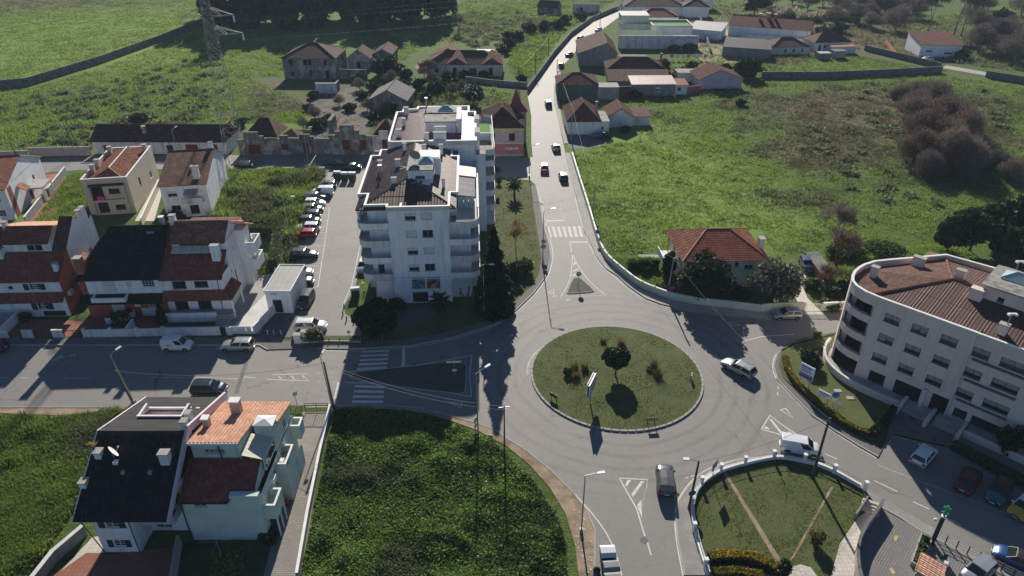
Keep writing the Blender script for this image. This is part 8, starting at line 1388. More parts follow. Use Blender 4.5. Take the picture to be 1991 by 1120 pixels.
meadow('on the bright upper meadow', [(-271.27,378.64),(-156.9,378.64),(-132.18,328.6),(-133.96,289.4),(-139.78,248.44),(-147.26,219.13),(-163.77,215.52)], 30000, .12, .32, 3, .13, near=150, pw=1, bias=-.25); meadow('on the slope below the stone wall', [(-157.74,206.38),(-142.77,211.43),(-134.04,240.31),(-124.31,312.98),(-90.46,299.71),(-71.06,225.39),(-83.16,225.39),(-56.14,194.35),(-54.02,180.37),(-69.58,179.07),(-107.09,179.94),(-100.3,157.01),(-124.08,155.29)], 24000, .18, .6, 3, near=130, pw=1.2, bias=-.1); meadow('around the derelict farmhouse', [(-65.54,299.71),(-27.85,322.43),(-24.54,378.64),(52.56,378.64),(21.71,299.71),(3.86,219.13),(-3.03,279.72),(-31.83,275.09),(-41.22,225.39),(-58.76,275.09)], 12000, .2, .7, 3, near=200, pw=1, bias=.1)
meadow('in the wide meadow beside the uphill road', [(14.17,155.29),(19.88,160.54),(32.88,166.09),(36.05,189.49),(65.23,202.05),(76.64,220.36),(135.29,226.68),(153,213.17),(159.82,207.48),(94.4,109.05),(62.48,109.05),(52.89,107.14),(44.41,105.27),(45.12,116.17),(29.16,115.53),(26.64,107.14),(16.03,106.2),(14.92,121.71)], 52000, .15, .5, 4, near=100, pw=1.2, bias=-.06); meadow('in the walled green plot', [(81.8,231.96),(118.86,257.88),(129.07,244.69),(137.8,234.69)], 3000, .15, .4, 3, near=200, bias=-.2); meadow('on the wooded slope', [(113.11,299.71),(169.65,322.43),(246.12,362.99),(164.68,231.96),(147.2,246.17),(140.51,253.87),(131.64,270.6),(121.68,289.4)], 6000, .3, 1.0, 3, near=200, bias=.3); meadow('in the small field by the uphill road', [(-1.81,242.48),(4.93,289.4),(19.02,289.4),(7.36,231.96),(3.81,216.11)], 2500, .15, .4, 3, near=200, bias=-.1)
meadow('in the overgrown vacant plot', [(-87.82,117.68),(-94.33,142.59),(-91.9,143.18),(-81.18,126.45),(-76.58,118.34)], 5000, .25, .7, 4, near=100, bias=-.25); meadow('in the wild plot beside the car park', [(-62.62,144.99),(-40.39,144.99),(-38.11,116.81),(-36.37,101.7),(-41.98,117.25),(-50.01,119.45),(-55.25,119.45)], 13000, .4, 1.5, 5, .2, near=100, bias=.22); meadow('in the plot left of the black-roofed house', [(-63.2,64.77),(-53.43,64.77),(-46.77,66.16),(-46.5,58.9),(-44.4,52.14),(-44.61,43.39),(-44.78,36.28)], 15000, .3, 1.15, 6, .22, near=45, bias=-.02); meadow('in the bungalow garden', [(16.79,105.27),(26.29,105.27),(23.9,92.75),(19.74,96.34),(17.5,100.83)], 2500, .15, .35, 4, near=90, bias=-.2); meadow('on the ground behind the taupe block', [(51.32,105.27),(64.25,109.05),(76.88,109.44),(78.08,105.27),(60.82,105.27),(55.17,99.98),(49.7,90.51),(46.34,89.78)], 5000, .3, .9, 4, near=90, bias=.0)
meadow('among the uphill village yards', [(21.4,169.18),(35.24,180.37),(65.95,199.43),(80.15,231.96),(86.79,279.72),(72.98,316.46),(59.91,253.87),(25.89,219.13)], 7000, .2, .6, 3, near=180, bias=.0); meadow('around the ruins and rubble yard', [(-42.85,216.11),(-27.3,216.11),(-13.3,216.11),(2.15,204.74),(1.35,194.35),(-7.88,194.35),(-31.05,178.21),(-32.38,158.76),(-38.1,196.86)], 3500, .2, .9, 4, near=150, bias=.3); meadow('on the thin turf by the rubble yard', [(-71.11,196.86),(-57.56,194.35),(-52.81,178.21),(-67.98,178.21)], 1500, .12, .3, 3, near=150, bias=-.1); meadow('behind the village houses', [(62.84,378.64),(129.66,378.64),(117.26,299.71),(127.88,266.24),(78.16,225.39),(79.61,253.87),(90.26,299.71),(67.57,322.43)], 6000, .2, .7, 3, near=250, bias=.15); meadow('on the strip beside the upper road', [(-30.07,322.43),(1.16,378.64),(49.99,378.64),(21.71,299.71),(0.73,225.39),(-2.11,289.4)], 5000, .2, .6, 3, near=250, bias=.05)
# mown lawns: short turf
def turf(label, poly, n, z, h=.07, m='leaf_grass'):
    q = sample(poly, n, 50, .5); P = np.concatenate([q, np.full((len(q), 1), z) if not callable(z) else z(q)[:, None]], 1); V, F = blades(P, np.full(len(q), h)*(.6+.8*vnoise(q[:, 0], q[:, 1], 1.5, 4)), .09, 2, .05); tag(npmesh('lawn_turf', V, F, m), label, 'grass', kind='stuff')
circ = [(13.4+10.7*cos(a), 73.2+10.7*sin(a)) for a in np.linspace(0, 2*pi, 40)[:-1]]; leafmat('leaf_lawn', (.075, .105, .026), (.115, .122, .040), .4, .6, .4, .3)
turf('short mown turf on the roundabout island', circ, 14000, lambda q: np.interp(np.hypot(q[:, 0]-13.4, q[:, 1]-73.2), [0, 3, 6, 9, 10.75], [.36, .34, .3, .22, .17]), .09, 'leaf_lawn'); turf('short mown turf on the curved walled lawn', park, 14000, .16, .09, 'leaf_lawn'); turf('mown turf beside the apartment building', [(-3.86,141.12),(3.41,135.21),(4.27,117.25),(4.77,104.73),(4.18,99.64),(3.01,95.7),(1.14,92.45),(-0.8,89.06),(-3.64,95.07),(-3.91,121.71)], 9000, .1, .1, 'leaf_lawn')
fl = sample([(-3.86,141.12),(3.41,135.21),(4.27,117.25),(4.77,104.73),(4.18,99.64),(1.14,92.45),(-0.8,89.06),(-3.91,121.71)], 260, 50, .5); V, F = blades(np.concatenate([fl, np.full((260, 1), .18)], 1), np.full(260, .12), .22, 2, .1); tag(npmesh('fallen_leaves', V, F, 'leaf_yellow'), 'fallen yellow leaves scattered on the apartment lawn', 'leaves', kind='stuff')
# ---------------------------------------------------------------- bramble plot
bp = [(-21.14,65.6),(-15.45,65.79),(-11.23,65.04),(-7.7,63.68),(-4.59,61.83),(-1.76,59.55),(0.81,56.53),(2.93,53.05),(4.37,49.77),(5.07,46.18),(5.1,39.66),(-19.07,39.66),(-19.48,43.96),(-20.12,52.84),(-20.76,60.55)]; q = sample(bp, 90000, 40, .6)
def bh(x, y): return .12+.95*vnoise(x, y, 2.6, 21)**2+.5*vnoise(x, y, 1.1, 22)*vnoise(x, y, 6, 23)
gxs = np.arange(-26, 12, .5); gys = np.arange(34, 68, .5); X, Y = np.meshgrid(gxs, gys); inside = inpoly(X.ravel(), Y.ravel(), bp).reshape(X.shape); Z = np.where(inside, bh(X.ravel(), Y.ravel()).reshape(X.shape)-.12, -.2); V = np.stack([X.ravel(), Y.ravel(), Z.ravel()], 1); ix = np.arange(X.size).reshape(X.shape); F = np.stack([ix[:-1, :-1], ix[:-1, 1:], ix[1:, 1:], ix[1:, :-1]], -1).reshape(-1, 4); tag(npmesh('bramble_bed', V, F, 'soil_green', None, True), 'dark undergrowth mound filling the corner plot', 'undergrowth', kind='stuff')
P = np.concatenate([q, (bh(q[:, 0], q[:, 1])+RNG.uniform(-.12, .12, len(q)))[:, None]], 1); t_ = vnoise(q[:, 0], q[:, 1], 5, 31)+RNG.normal(size=len(q))*.12+np.clip((50-q[:, 1])/30, 0, .35)
for sel, m, s in ((t_ < .62, 'leaf_bramble', .165), ((t_ >= .62) & (t_ < .85), 'leaf_mid', .16), (t_ >= .85, 'leaf_tuft', .15)):
    V, F = leaf_quads(P[sel], s, 1.5, .35); tag(npmesh('bramble_leaves', V, F, m), {'leaf_bramble': 'glossy green bramble leaves covering the corner plot', 'leaf_mid': 'paler bramble sprays in the corner plot', 'leaf_tuft': 'greyish dry bramble patches in the corner plot'}[m], 'brambles', kind='stuff')
meadow('along the bramble plot edge', [(-21.2,65.88),(-15.48,65.97),(-11.26,65.32),(-7.72,64.04),(-4.36,62.09),(-0.32,58.9),(-1.76,59.55),(-4.58,61.57),(-7.67,63.32),(-11.17,64.49),(-15.35,65.13),(-21.04,65.13)], 2500, .15, .35, 4, near=50, bias=-.3)
bush('pampas-like grass clump in the bramble plot near the verge lamp', (-4.68,59.06), .9, 1.5, 'leaf_tuft', 500, .22)
# tussocks on the slope
tq = np.concatenate([sample([(-146.09,202.05),(-132.92,204.74),(-115.05,231.96),(-109.09,270.6),(-81.52,202.05),(-101.39,184.84),(-132.62,180.37)], 90, 150, 1), sample([(75.75,207.48),(110.9,219.13),(144.81,207.48),(101.1,131.49),(68.05,121.71),(66.36,155.29)], 70, 100, 1), sample([(-119.07,184.84),(-82.59,196.86),(-74,180.37),(-100.02,158.76),(-116.79,158.76)], 60, 130, 1), sample([(-24.24,334.99),(10.6,348.48),(0.83,262),(-21.89,270.6)], 60, 200, 1)]); P = np.concatenate([tq, np.full((len(tq), 1), .3)], 1); PP = np.repeat(P, 60, 0)+RNG.normal(size=(len(P)*60, 3))*np.array([.75, .75, .28]); PP[:, 2] = np.abs(PP[:, 2]); V, F = leaf_quads(PP, .4, 2, .6); tag(npmesh('tussocks', V, F, 'leaf_tuft'), 'scattered grey-green weed tussocks on the rough slopes', 'weeds', kind='stuff')
# ---------------------------------------------------------------- roundabout planting
pz = IH(*(13.23,72.71)); tree('round-crowned pine tree standing on the roundabout', (13.23,72.71), 5, 1.8, 1.55, 2.75, 'leaf_pine', 4500, .24, .12, pz, 'pine_tree', k=16, sub=.4)
for lab, p, h, m in (('spiky yellow-green clump left on the roundabout, farther one', (8.1,73.79), 1.0, 'leaf_yellowgreen'), ('spiky clump on the roundabout nearest the billboard', (9.43,73.79), 1.2, 'leaf_yellowgreen'), ('low spiky clump among the left roundabout plants', (8.17,72.07), 1.0, 'leaf_autumn'), ('spiky pale clump behind the roundabout pine', (12.5,79.81), .7, 'leaf_yellowgreen'), ('small reddish clump behind the roundabout pine', (14.85,79.44), 1.0, 'leaf_autumn'), ('tall spiky clump on the right of the roundabout', (18.38,74.23), 1.4, 'leaf_yellowgreen'), ('dense yellow-green clump on the right of the roundabout', (18.6,72.49), 1.1, 'leaf_yellowgreen'), ('tiny reddish clump on the right of the roundabout', (17.8,73.57), .6, 'leaf_autumn')):
    e = thing('spiky_plant', lab, 'plant', (p[0], p[1], IH(*p))); V, F = blades(np.zeros((60, 3)), np.full(60, h), .10, 2, .22); npmesh('leaves', V, F, m, e)
bush('dark rounded shrub low on the roundabout left', (7.09,72.71), .75, .8, 'leaf_dark', 350, .2, z=IH(*(7.09,72.71)))
# ---------------------------------------------------------------- around the apartment building
def conifer(label, p, h, r, m='leaf_dark', n=3500, size=.4, z=.05):
    e = thing('conifer', label, 'tree', (p[0], p[1], z)); MB().tube((0, 0, 0), (0, 0, h*.9), .2, .05, 7).build('trunk', 'bark', e); t = RNG.uniform(0, 1, n)**1.35; rr = r*np.minimum(1, (1-t)*1.25+.04)*(.85+.3*np.sin(t*38))*RNG.uniform(.6, 1, n)**.5; a = RNG.uniform(0, 2*pi, n); P = np.stack([rr*np.cos(a), rr*np.sin(a), .4+t*(h-.4)-.12*rr], 1); d = np.stack([np.cos(a), np.sin(a), -.3*np.ones(n)], 1); V, F = leaf_quads(P, size, 1.8, 0, d*.9); npmesh('crown', V, F, m, e); return e
conifer('tall dark conifer at the corner of the white apartment building', (-2.54,88.21), 13.4, 2.6, n=5000, size=.45); bush('broad dark shrub under the tall conifer', (-0.29,97.48), 2.0, 2.8, 'leaf_dark', 1100, .3, z=.1); bush('green shrub beside the curved lawn kerb', (1.87,99.98), 1.9, 2.2, 'leaf_mid', 900, .28, z=.1); bush('low dark shrub at the conifer foot', (-1.59,91.25), 1.6, 2.0, 'leaf_dark', 700, .28, z=.1)
tree('dark broadleaf tree shading the apartment ramp', (-18.79,81.67), 5, 3.3, 2.6, 3.2, 'leaf_dark', 5200, .34, .18, .1, k=16); bush('shrub bed on the planter beside the apartment ramp', (-16.76,88.78), 1.6, 1.6, 'leaf_dark', 600, .26, z=.1); bush('trailing shrub on the ramp wall planter', (-19.58,87.37), 1.4, 1.7, 'leaf_dark', 600, .26, z=.1)
def palm(label, p, h, r, n=26, m='leaf_dark', z=.1, tr=.2):
    e = thing('palm_tree', label, 'tree', (p[0], p[1], z)); MB().lathe([(tr*1.25, 0), (tr, h*.3), (tr*.95, h*.8), (tr*1.3, h)], 9).build('trunk', 'bark', e); mb = MB()
    for i in range(n):
        a = 2.4*i; el = 1.25-1.75*(i/n); q = Vector((0, 0, h)); d = Vector((cos(a)*cos(el), sin(a)*cos(el), sin(el)))
        for s in range(5):
            nq = q+d*r/5; sd_ = Vector((-sin(a), cos(a), 0))*(.34*(1-abs(s-1.5)/4)); mb.add([q-sd_-Vector((0, 0, .12)), q, nq, nq-sd_*.8-Vector((0, 0, .12))], [(0, 1, 2, 3)]); mb.add([q+sd_-Vector((0, 0, .12)), q, nq, nq+sd_*.8-Vector((0, 0, .12))], [(0, 3, 2, 1)]); q = nq; d = (d+Vector((0, 0, -.28))).normalized()
    mb.build('fronds', m, e); return e
palm('palm tree in the shade before the apartment front', (-10.29,85.99), 3.0, 1.9, 40); palm('palm on the sunny apartment lawn', (0.46,130.71), 2.6, 1.9, 40, 'leaf_pine')
pt = thing('pollarded_tree', 'pollarded bare tree before the apartment balconies', 'tree', (*(-6.58,87.37), .1)); mb = MB(); mb.tube((0, 0, 0), (0, 0, 2.6), .2, .15, 8)
for a in range(5): x, y = cos(a*1.26), sin(a*1.26); mb.tube((0, 0, 2.5), (x*.8, y*.8, 3.2), .13, .1, 6); mb.tube((x*.8, y*.8, 3.2), (x*1.1, y*1.1, 4.1), .1, .12, 6)
mb.build('trunk', 'bark', pt)
bt = bare('nearly bare tree with last yellow leaves on the apartment lawn', (0.66,107.7), 4.2, 'leaf_autumn', 500, 1, .75, 4, 5, z=.1); bush('clipped ball shrub on the apartment lawn', (-2.71,137.13), .75, 1.3, 'leaf_dark', 350, .18, z=.1); bush('tiny dark shrub by the apartment side', (-2.87,128.43), .6, .7, 'leaf_dark', 200, .16, z=.1); bare('small staked sapling on the apartment lawn', (-1.6,122.17), 1.6, 'twig_red', 30, 1, .4, 2, 8, z=.1, r=.03); bush('shrub at the lawn corner near the corner house', (-3.59,144.08), 1.3, 1.2, 'leaf_mid', 300, .25, z=.05); bush('leafy shrub behind the blue direction board', (-0.57,89.06), 1.1, 1.7, 'leaf_dark', 450, .24, z=.1)
bush('yellow-green bush beside the utility cabinets', (-27.18,80.54), 1.9, 2.1, 'leaf_yellowgreen', 1100, .24, 1.4, z=.1); bush('small dark bush left of the utility cabinets', (-29.66,80.79), .7, .9, 'leaf_dark', 250, .2, z=.1)
# ---------------------------------------------------------------- bungalow garden and the lawn before the taupe block
tree('huge dark round clipped tree hiding the bungalow wall', (28.91,91.99), 5, 4.7, 3.8, 3.8, 'leaf_dark', 7000, .36, .2, .05, k=20, sub=.4); tree('silvery olive tree before the bungalow', (38.99,90.81), 5, 4.0, 3.3, 3.7, 'leaf_olive', 6000, .3, .2, .05, 'olive_tree', k=18, sub=.42); tree('narrow dark evergreen at the bungalow veranda corner', (24.48,97.48), 5, 1.3, 2.6, 2.8, 'leaf_dark', 1500, .3, .12)
for i, (lab, p, r, h, m) in enumerate((('shrub with orange fruit in the bungalow garden', (19.55,101.7), 1.3, 1.6, 'leaf_mid'), ('dense green shrub next to the fruiting one', (21.35,101.35), 1.3, 1.7, 'leaf_mid'), ('third rounded shrub by the garden channel', (23.08,101.7), 1.1, 1.5, 'leaf_mid'), ('low hedge shrub behind the poster pole', (23.4,94.29), 1.2, 1.2, 'leaf_mid'), ('glossy shrub at the bend of the bungalow drive', (46.73,95.07), 1.6, 1.7, 'leaf_mid'), ('dark conical shrub right of the bungalow drive', (48.21,91.25), 1.3, 2.8, 'leaf_dark'), ('pale green shrub by the green wall gate pillar', (47.21,89.06), 1.8, 1.3, 'leaf_hedge'), ('dark shrub against the rounded end of the taupe block', (50.99,92.75), 1.9, 2.4, 'leaf_dark'), ('dark hedge mass under the olive tree', (34.69,91.99), 2.0, 1.6, 'leaf_dark'), ('bright weedy bank behind the taupe block', (63.38,107.14), 4, 1.6, 'leaf_mid'), ('grassy bramble bank left of the taupe roof', (55.64,105.27), 3.5, 1.8, 'leaf_mid'))): bush(lab, p, r, h, m, int(500+220*r), .28)
hs('ruined_shed', 'low brick shed wall overgrown beside the bungalow drive', *(48.59,97.48), 0, 2.2, 7, 1.3, 1.4, 'wall_stone', 'brick_red', 'flat', cat='ruin'); bare('purplish bare tree above the low brick shed', (52.94,101.7), 5.5, 'twig_red', 1500, 4, .5, 4, 12); bare('bare shrub spreading by the low brick shed', (49.13,95.07), 3.5, 'twig_red', 900, 5, .5, 3, 13); bare('bare grey tree behind the low brick shed', (56.6,111.01), 5.5, 'twig_grey', 1300, 4, .5, 4, 14)
for i, (p, r, h) in enumerate((((73.88,107.14), 2.8, 6.5), ((78.03,107.51), 4, 8), ((81.53,105.27), 3.6, 7), ((84.17,102.57), 4, 7), ((83.57,111.01), 4, 8), ((89.51,112.62), 4.4, 8))): tree('dark evergreen tree massed behind the taupe apartment block', p, h, r, h*.42, h*.55, 'leaf_dark', 2600, .5, .25, 0, group='dark trees behind the taupe block')
bush('small dark round bush on the hedge-edged lawn', (38.78,74.56), 1.6, 2.2, 'leaf_dark', 900, .26, z=.16); tree('tiny tree on the hedge-edged lawn corner', (41.61,80.05), 2, .7, .6, 1.3, 'leaf_mid', 300, .2, .06, .16); bush('conifer-like bush by the taupe block terrace', (55.05,58.9), 1.7, 3.4, 'leaf_dark', 900, .3, z=.12)
def hedge(label, pts, w, h, m='leaf_hedge', n=900, size=.2, z=.1, m2=None, core='hedge_core'):
    e = thing('hedge', label, 'hedge', (pts[0][0], pts[0][1], z)); q = [(p[0]-pts[0][0], p[1]-pts[0][1]) for p in pts]; strip(MB(), q, w*.86, 0, h*.92).build('core', core, e); r = resample(q, .1); i = RNG.integers(0, len(r), n); c = np.array(r)[i]; s = RNG.uniform(-1, 1, n); t = np.array([unit(r[max(0, k-1)], r[min(len(r)-1, k+1)])[0] for k in range(len(r))])[i]; zz = np.where(np.abs(s) > .8, RNG.uniform(0, 1, n), .97)*h; P = np.stack([c[:, 0]-t[:, 1]*s*w/2, c[:, 1]+t[:, 0]*s*w/2, zz+RNG.normal(size=n)*.03], 1); V, F = leaf_quads(P, size, 1.4, .2)
    if m2: k = int(n*.5); f = zz > .6*h; npmesh('leaves', *leaf_quads(P[~f | (RNG.uniform(0, 1, n) < .4)], size), m, e); npmesh('blossom', *leaf_quads(P[f]+np.array([0, 0, .04]), size*.7), m2, e)
    else: npmesh('leaves', V, F, m, e)
    return e
hedge('yellow-flowering hedge along the curved lawn before the taupe block', smooth_line([(36.18,76.25),(35.52,73.46),(35.81,70.09),(36.71,67.6),(37.77,65.13),(39.1,62.7),(40.93,61.4)]), .8, .6, 'leaf_mid', 2600, .17, .16, 'leaf_yellow'); hedge('dark hedge closing the lawn towards the entrance steps', [(41.04,61.4),(43.18,63.14),(45.52,65.6)], .8, .9, 'leaf_dark', 700, .2, .16); hedge('dark hedge strip along the shaded parking bays', [(49.37,59.55),(51.08,57.46),(53.96,53.91)], 1.0, .9, 'leaf_mid', 1600, .2, .14); hedge('yellow-flowering hedge along the bottom of the walled lawn', smooth_line([(18.48,44.41),(20.58,44.64),(22.45,44.41),(23.89,43.62),(24.79,42.72)]), 1.1, .8, 'leaf_mid', 2200, .18, .17, 'leaf_yellow'); hedge('second yellow hedge below the walled lawn path', [(18.41,42.72),(20.57,42.84),(22.8,42.4)], .9, .7, 'leaf_mid', 900, .18, .17, 'leaf_yellow')
bush('yellow-flowered shrub on the walled lawn', (29.18,46.3), .85, 1.7, 'leaf_yellowgreen', 420, .2, z=.17); tree('small dark topiary cone at the meeting of the lawn paths', (24.83,42.56), 2, .8, 1.1, 1.2, 'leaf_dark', 700, .18, .08, .17); bush('low weed patch on the walled lawn', (19.38,45.11), .7, .25, 'leaf_autumn', 150, .14, z=.17)
for i, (dx, m) in enumerate(((-1.4, 'leaf_yellowgreen'), (-.6, 'leaf_mid'), (.3, 'leaf_hedge'), (1.3, 'leaf_mid'))): p = (38.75,45.23); a = radians(52); bush(('bright green ball shrub', 'small tufted shrub', 'larger green ball shrub', 'brownish shrub')[i]+' in the grey forecourt planter', (p[0]+dx*cos(a), p[1]+dx*sin(a)), .45, .7, m, 260, .14, z=.55)
# ---------------------------------------------------------------- terrace gardens
hedge('tall clipped hedge running back behind the terraced garden', [(-38.4,99.98),(-40.31,109.05),(-42.16,117.25)], 1.6, 2.3, 'leaf_hedge', 2600, .2); hedge('tall clipped hedge across the back of the terraced garden', [(-45.96,112.62),(-41.48,112.22)], 1.6, 2.3, 'leaf_hedge', 1400, .2); bush('round dark shrub on the red paved front yard', (-55.49,84.65), 1.7, 2.3, 'leaf_dark', 1100, .24); conifer('slim dark cypress between the two terraced houses', (-49.99,85.18), 3.6, .7, 'leaf_dark', 900, .22); bush('leafy climber on the steps of the rust red house', (-70,85.59), 1.0, 1.6, 'leaf_dark', 400, .2); bush('brownish shrub behind the rust red house', (-65.66,106.76), 1.8, 2.6, 'leaf_hedge', 700, .26); bush('dark garden shrub below the narrow white house', (-61.73,119), 2.2, 2.2, 'leaf_dark', 700, .28); bush('flowering shrub behind the clipped hedge', (-40.83,101.7), 1.6, 2.2, 'twig_grey', 500, .2)
for i, (lab, p, r, h, m) in enumerate((('low plants in the front garden by the block drive', (-25.29,64.04), 1.0, .7, 'leaf_mid'), ('hedge tuft by the green house garden corner', (-23.62,46.91), 1.2, 1.0, 'leaf_mid'), ('weedy bed at the end of the dark back garden', (-26.21,43.96), 2.2, .5, 'leaf_bramble'), ('shrub under the green house porch', (-23.59,47.84), .9, .9, 'leaf_dark'))): bush(lab, p, r, h, m, 350, .2, z=.05)
# ---------------------------------------------------------------- far vegetation
eu = thing('eucalyptus', 'tall dark eucalyptus in the wood above the derelict villa', 'tree', (0, 0, 0), 0, 'eucalyptus wood above the derelict villa'); trunk_mesh(17, .3, 6, 3, .3, 1, 'bark_pale', eu); P, d = lobes_pts(1700, [(RNG.uniform(-2, 2), RNG.uniform(-2, 2), z, RNG.uniform(2, 3.4), RNG.uniform(2, 3.4), RNG.uniform(2, 3.6)) for z in (3.5, 6, 8.5, 11, 13, 15.5, 18, 9, 5)], .3); npmesh('crown', *leaf_quads(P, .85, 2.2, -.2), 'leaf_euca', eu)
lerp2 = lambda a, b, t: (a[0]+(b[0]-a[0])*t, a[1]+(b[1]-a[1])*t)
spots = [lerp2((-130.37,317.64), (-30.49,327.35), x/35) for x in range(36)]+[(x, y+25) for x, y in (lerp2((-130.37,317.64), (-43.38,322.43), x/6) for x in range(7))]+[lerp2((-109.86,301.85), (-71.52,308.44), x/9) for x in range(9)]+[(-63.83,312.98), (-55.56,315.29), (-47.18,317.64), (-38.95,322.43), (-31.35,337.61), (-28.91,351.29)]
for i, p in enumerate(spots): 
    a = random.Random(i); o = eu if i == 0 else dup(eu); o.location = (p[0]+a.uniform(-5, 5), p[1]+a.uniform(-9, 9), 0); s = a.uniform(.6, 1.3)*(.7 if i > 44 else 1); o.scale = (s*1.2, s*1.2, s*1.2); o.rotation_euler = (0, 0, a.uniform(0, 6.28))
bp_ = bush('dark overgrown shrub', (0, 0), 2.6, 2.6, 'leaf_dark', 480, .5, name='overgrown_shrub', group='overgrown shrubs round the derelict buildings')
for i, (p, s) in enumerate((((-40.43,228.63), 1.5), ((-37.3,231.96), 1.2), ((-33.15,225.39), 1.0), ((-41.09,210.29), .9), ((-42.63,202.05), .8), ((-27.74,213.17), 1.0), ((-21.85,207.48), 1.3), ((-16.98,213.17), 1.1), ((-14.6,225.39), .8), ((-56.57,202.05), .8), ((-48.79,174.01), 1.0), ((-46.88,178.21), .9), ((-35.37,180.37), .9), ((-32.71,189.49), 1.0), ((1.87,281.61), 1.3), ((7.12,297.59), 1.4), ((13.48,301.85), 1.4), ((18.89,305.11), 1.3), ((-1.04,270.6), 1.2), ((-2.81,257.88), 1.1), ((22.8,316.46), 1.3), ((30.05,324.87), 1.2), ((2.75,219.13), .9), ((74.13,225.39), 1.6), ((73.53,231.96), 1.2), ((53.16,225.39), 1.2), ((48.52,222.22), .9), ((80.55,238.88), 1.0), ((63.45,262), 1.1), ((49.99,238.88), 1.0), ((35.15,202.05), .8), ((27.92,170.77), .7), ((-95.67,178.21), 1.0), ((-2.08,284.49), 1.0), ((63.09,194.35), .7), ((-68.6,176.09), .8), ((117.26,299.71), 1.5), ((121.68,289.4), 1.4), ((129.73,294.47), 1.6), ((106.94,284.49), 1.2), ((186.09,289.4), 1.6), ((211.81,322.43), 1.8), ((154.5,249.97), 1.2), ((-43.83,189.49), .8), ((-37.38,196.86), 1.1), ((-28.69,202.05), 1.0), ((-24.02,199.43), .9), ((-32.73,210.29), 1.2), ((-47.3,219.13), .9), ((-20,222.22), 1.0), ((-8.95,225.39), .8), ((-54.94,189.49), .7), ((22.93,166.09), .6), ((58.56,235.38), 1.0), ((57.92,262), .9), ((68.57,231.96), 1.0))):
    o = bp_ if i == 0 else dup(bp_); o['label'] = 'dark overgrown shrub among the old walls, ruins and gardens uphill'; o.location = (p[0], p[1], 0); o.scale = (s, s*.9, s); o.rotation_euler = (0, 0, i*1.7)
tree('large magnolia with pale blossom behind the white apartment roof', (-10.72,194.35), 5, 3.5, 2.6, 3.2, 'leaf_dark', 1800, .4, .15); P, d = lobes_pts(130, lumpy(3.6, 3.6, 2.7, 3.3), .9); mg = npmesh('blossom', *leaf_quads(P, .45, 1), 'cloth_white', [o for o in bpy.data.objects if o.name.startswith('tree')][-1])
tree('dark spreading tree between villa ruin and farmhouse', (-40.13,226.68), 5, 5, 3, 3.4, 'leaf_dark', 1600, .55, .2); tree('large dark evergreen by the orange house', (108.87,337.61), 8, 7, 5, 5.5, 'leaf_dark', 1800, .8, .3); tree('rounded evergreen beside the pink house', (73.64,225.39), 6, 4, 3, 3.4, 'leaf_dark', 1300, .55, .2)
b0 = bare('bare brown tree on the wooded slope', (0, 0), 6.5, 'twig_grey', 0, 4, .5, 3, 21, 'bare trees on the wooded slope', 'bare_tree'); dome(b0, 4.2, 3.4, 4.4, 'twig_grey', 2600, .11, 9); random.seed(5)
for i, p in enumerate(((137.84,351.29), (148.32,360), (150.02,345.7), (164.3,366.02), (163.03,348.48), (163.01,334.99), (160.26,316.46), (177.88,362.99), (179.7,348.48), (175.98,328.6), (154.65,299.71), (146.61,305.11), (144.98,316.46), (136.26,316.46), (187.89,299.71), (182.46,279.72), (200.35,299.71), (187.56,270.6), (169.16,253.87), (169.85,246.17), (166.59,262), (197.39,322.43), (190.46,366.02), (135.65,366.02), (123.79,360), (202.76,370.66), (220.19,348.48), (227.34,334.99), (148.08,334.99), (155.18,324.87), (167.64,337.61), (178.32,266.24))):
    o = b0 if i == 0 else dup(b0); o['label'] = 'bare brown tree standing on the wooded slope'; o.location = (p[0], p[1], 0); s = random.uniform(.8, 1.4); o.scale = (s*1.15, s*1.15, s); o.rotation_euler = (0, 0, i*2.1)
for i, (p, h) in enumerate((((165.1,294.47), 14), ((171.54,287.42), 16), ((175.63,289.4), 15), ((194.75,284.49), 15))): bare(('lone tall bare tree beside the square white house', 'tallest bare trunk behind the square white house', 'slanting bare trunk next to the tallest one', 'tall ivy-clad bare tree at the edge of the slope')[i], p, h, 'twig_grey', 1200, 1, .38, 5, 40+i, r=.32)
for i, (p, s) in enumerate((((-44.88,210.29), .5), ((-36.63,216.11), .6), ((-29.82,199.43), .5), ((-23.24,214.34), .6), ((-17.14,204.74), .5), ((-47.62,194.35), .4), ((-51.4,181.69), .5), ((-34.07,184.84), .5), ((-27.51,225.39), .55), ((-14.4,208.6), .45), ((-52.41,174.01), .4), ((-38.96,189.49), .45))):
    o = dup(b0, p, i*1.9, 'bare brown scrub bush growing among the ruined walls', 'bare scrub among the ruins', s)
rb0 = bare('reddish bare shrub in the thicket of the dry meadow', (0, 0), 5.5, 'twig_red', 0, 7, .5, 3, 31, 'bare thicket in the dry meadow', 'bare_shrub', cat='shrub'); gb0 = bare('grey bare shrub in the thicket of the dry meadow', (0, 0), 5, 'twig_grey', 0, 7, .5, 3, 33, 'grey shrubs of the thicket', 'bare_shrub', cat='shrub'); dome(rb0, 5.4, 3.4, 3.6, 'twig_red', 6500, .1, 8, 12); dome(gb0, 5.0, 3.2, 3.3, 'twig_grey', 5500, .1, 8, 12)
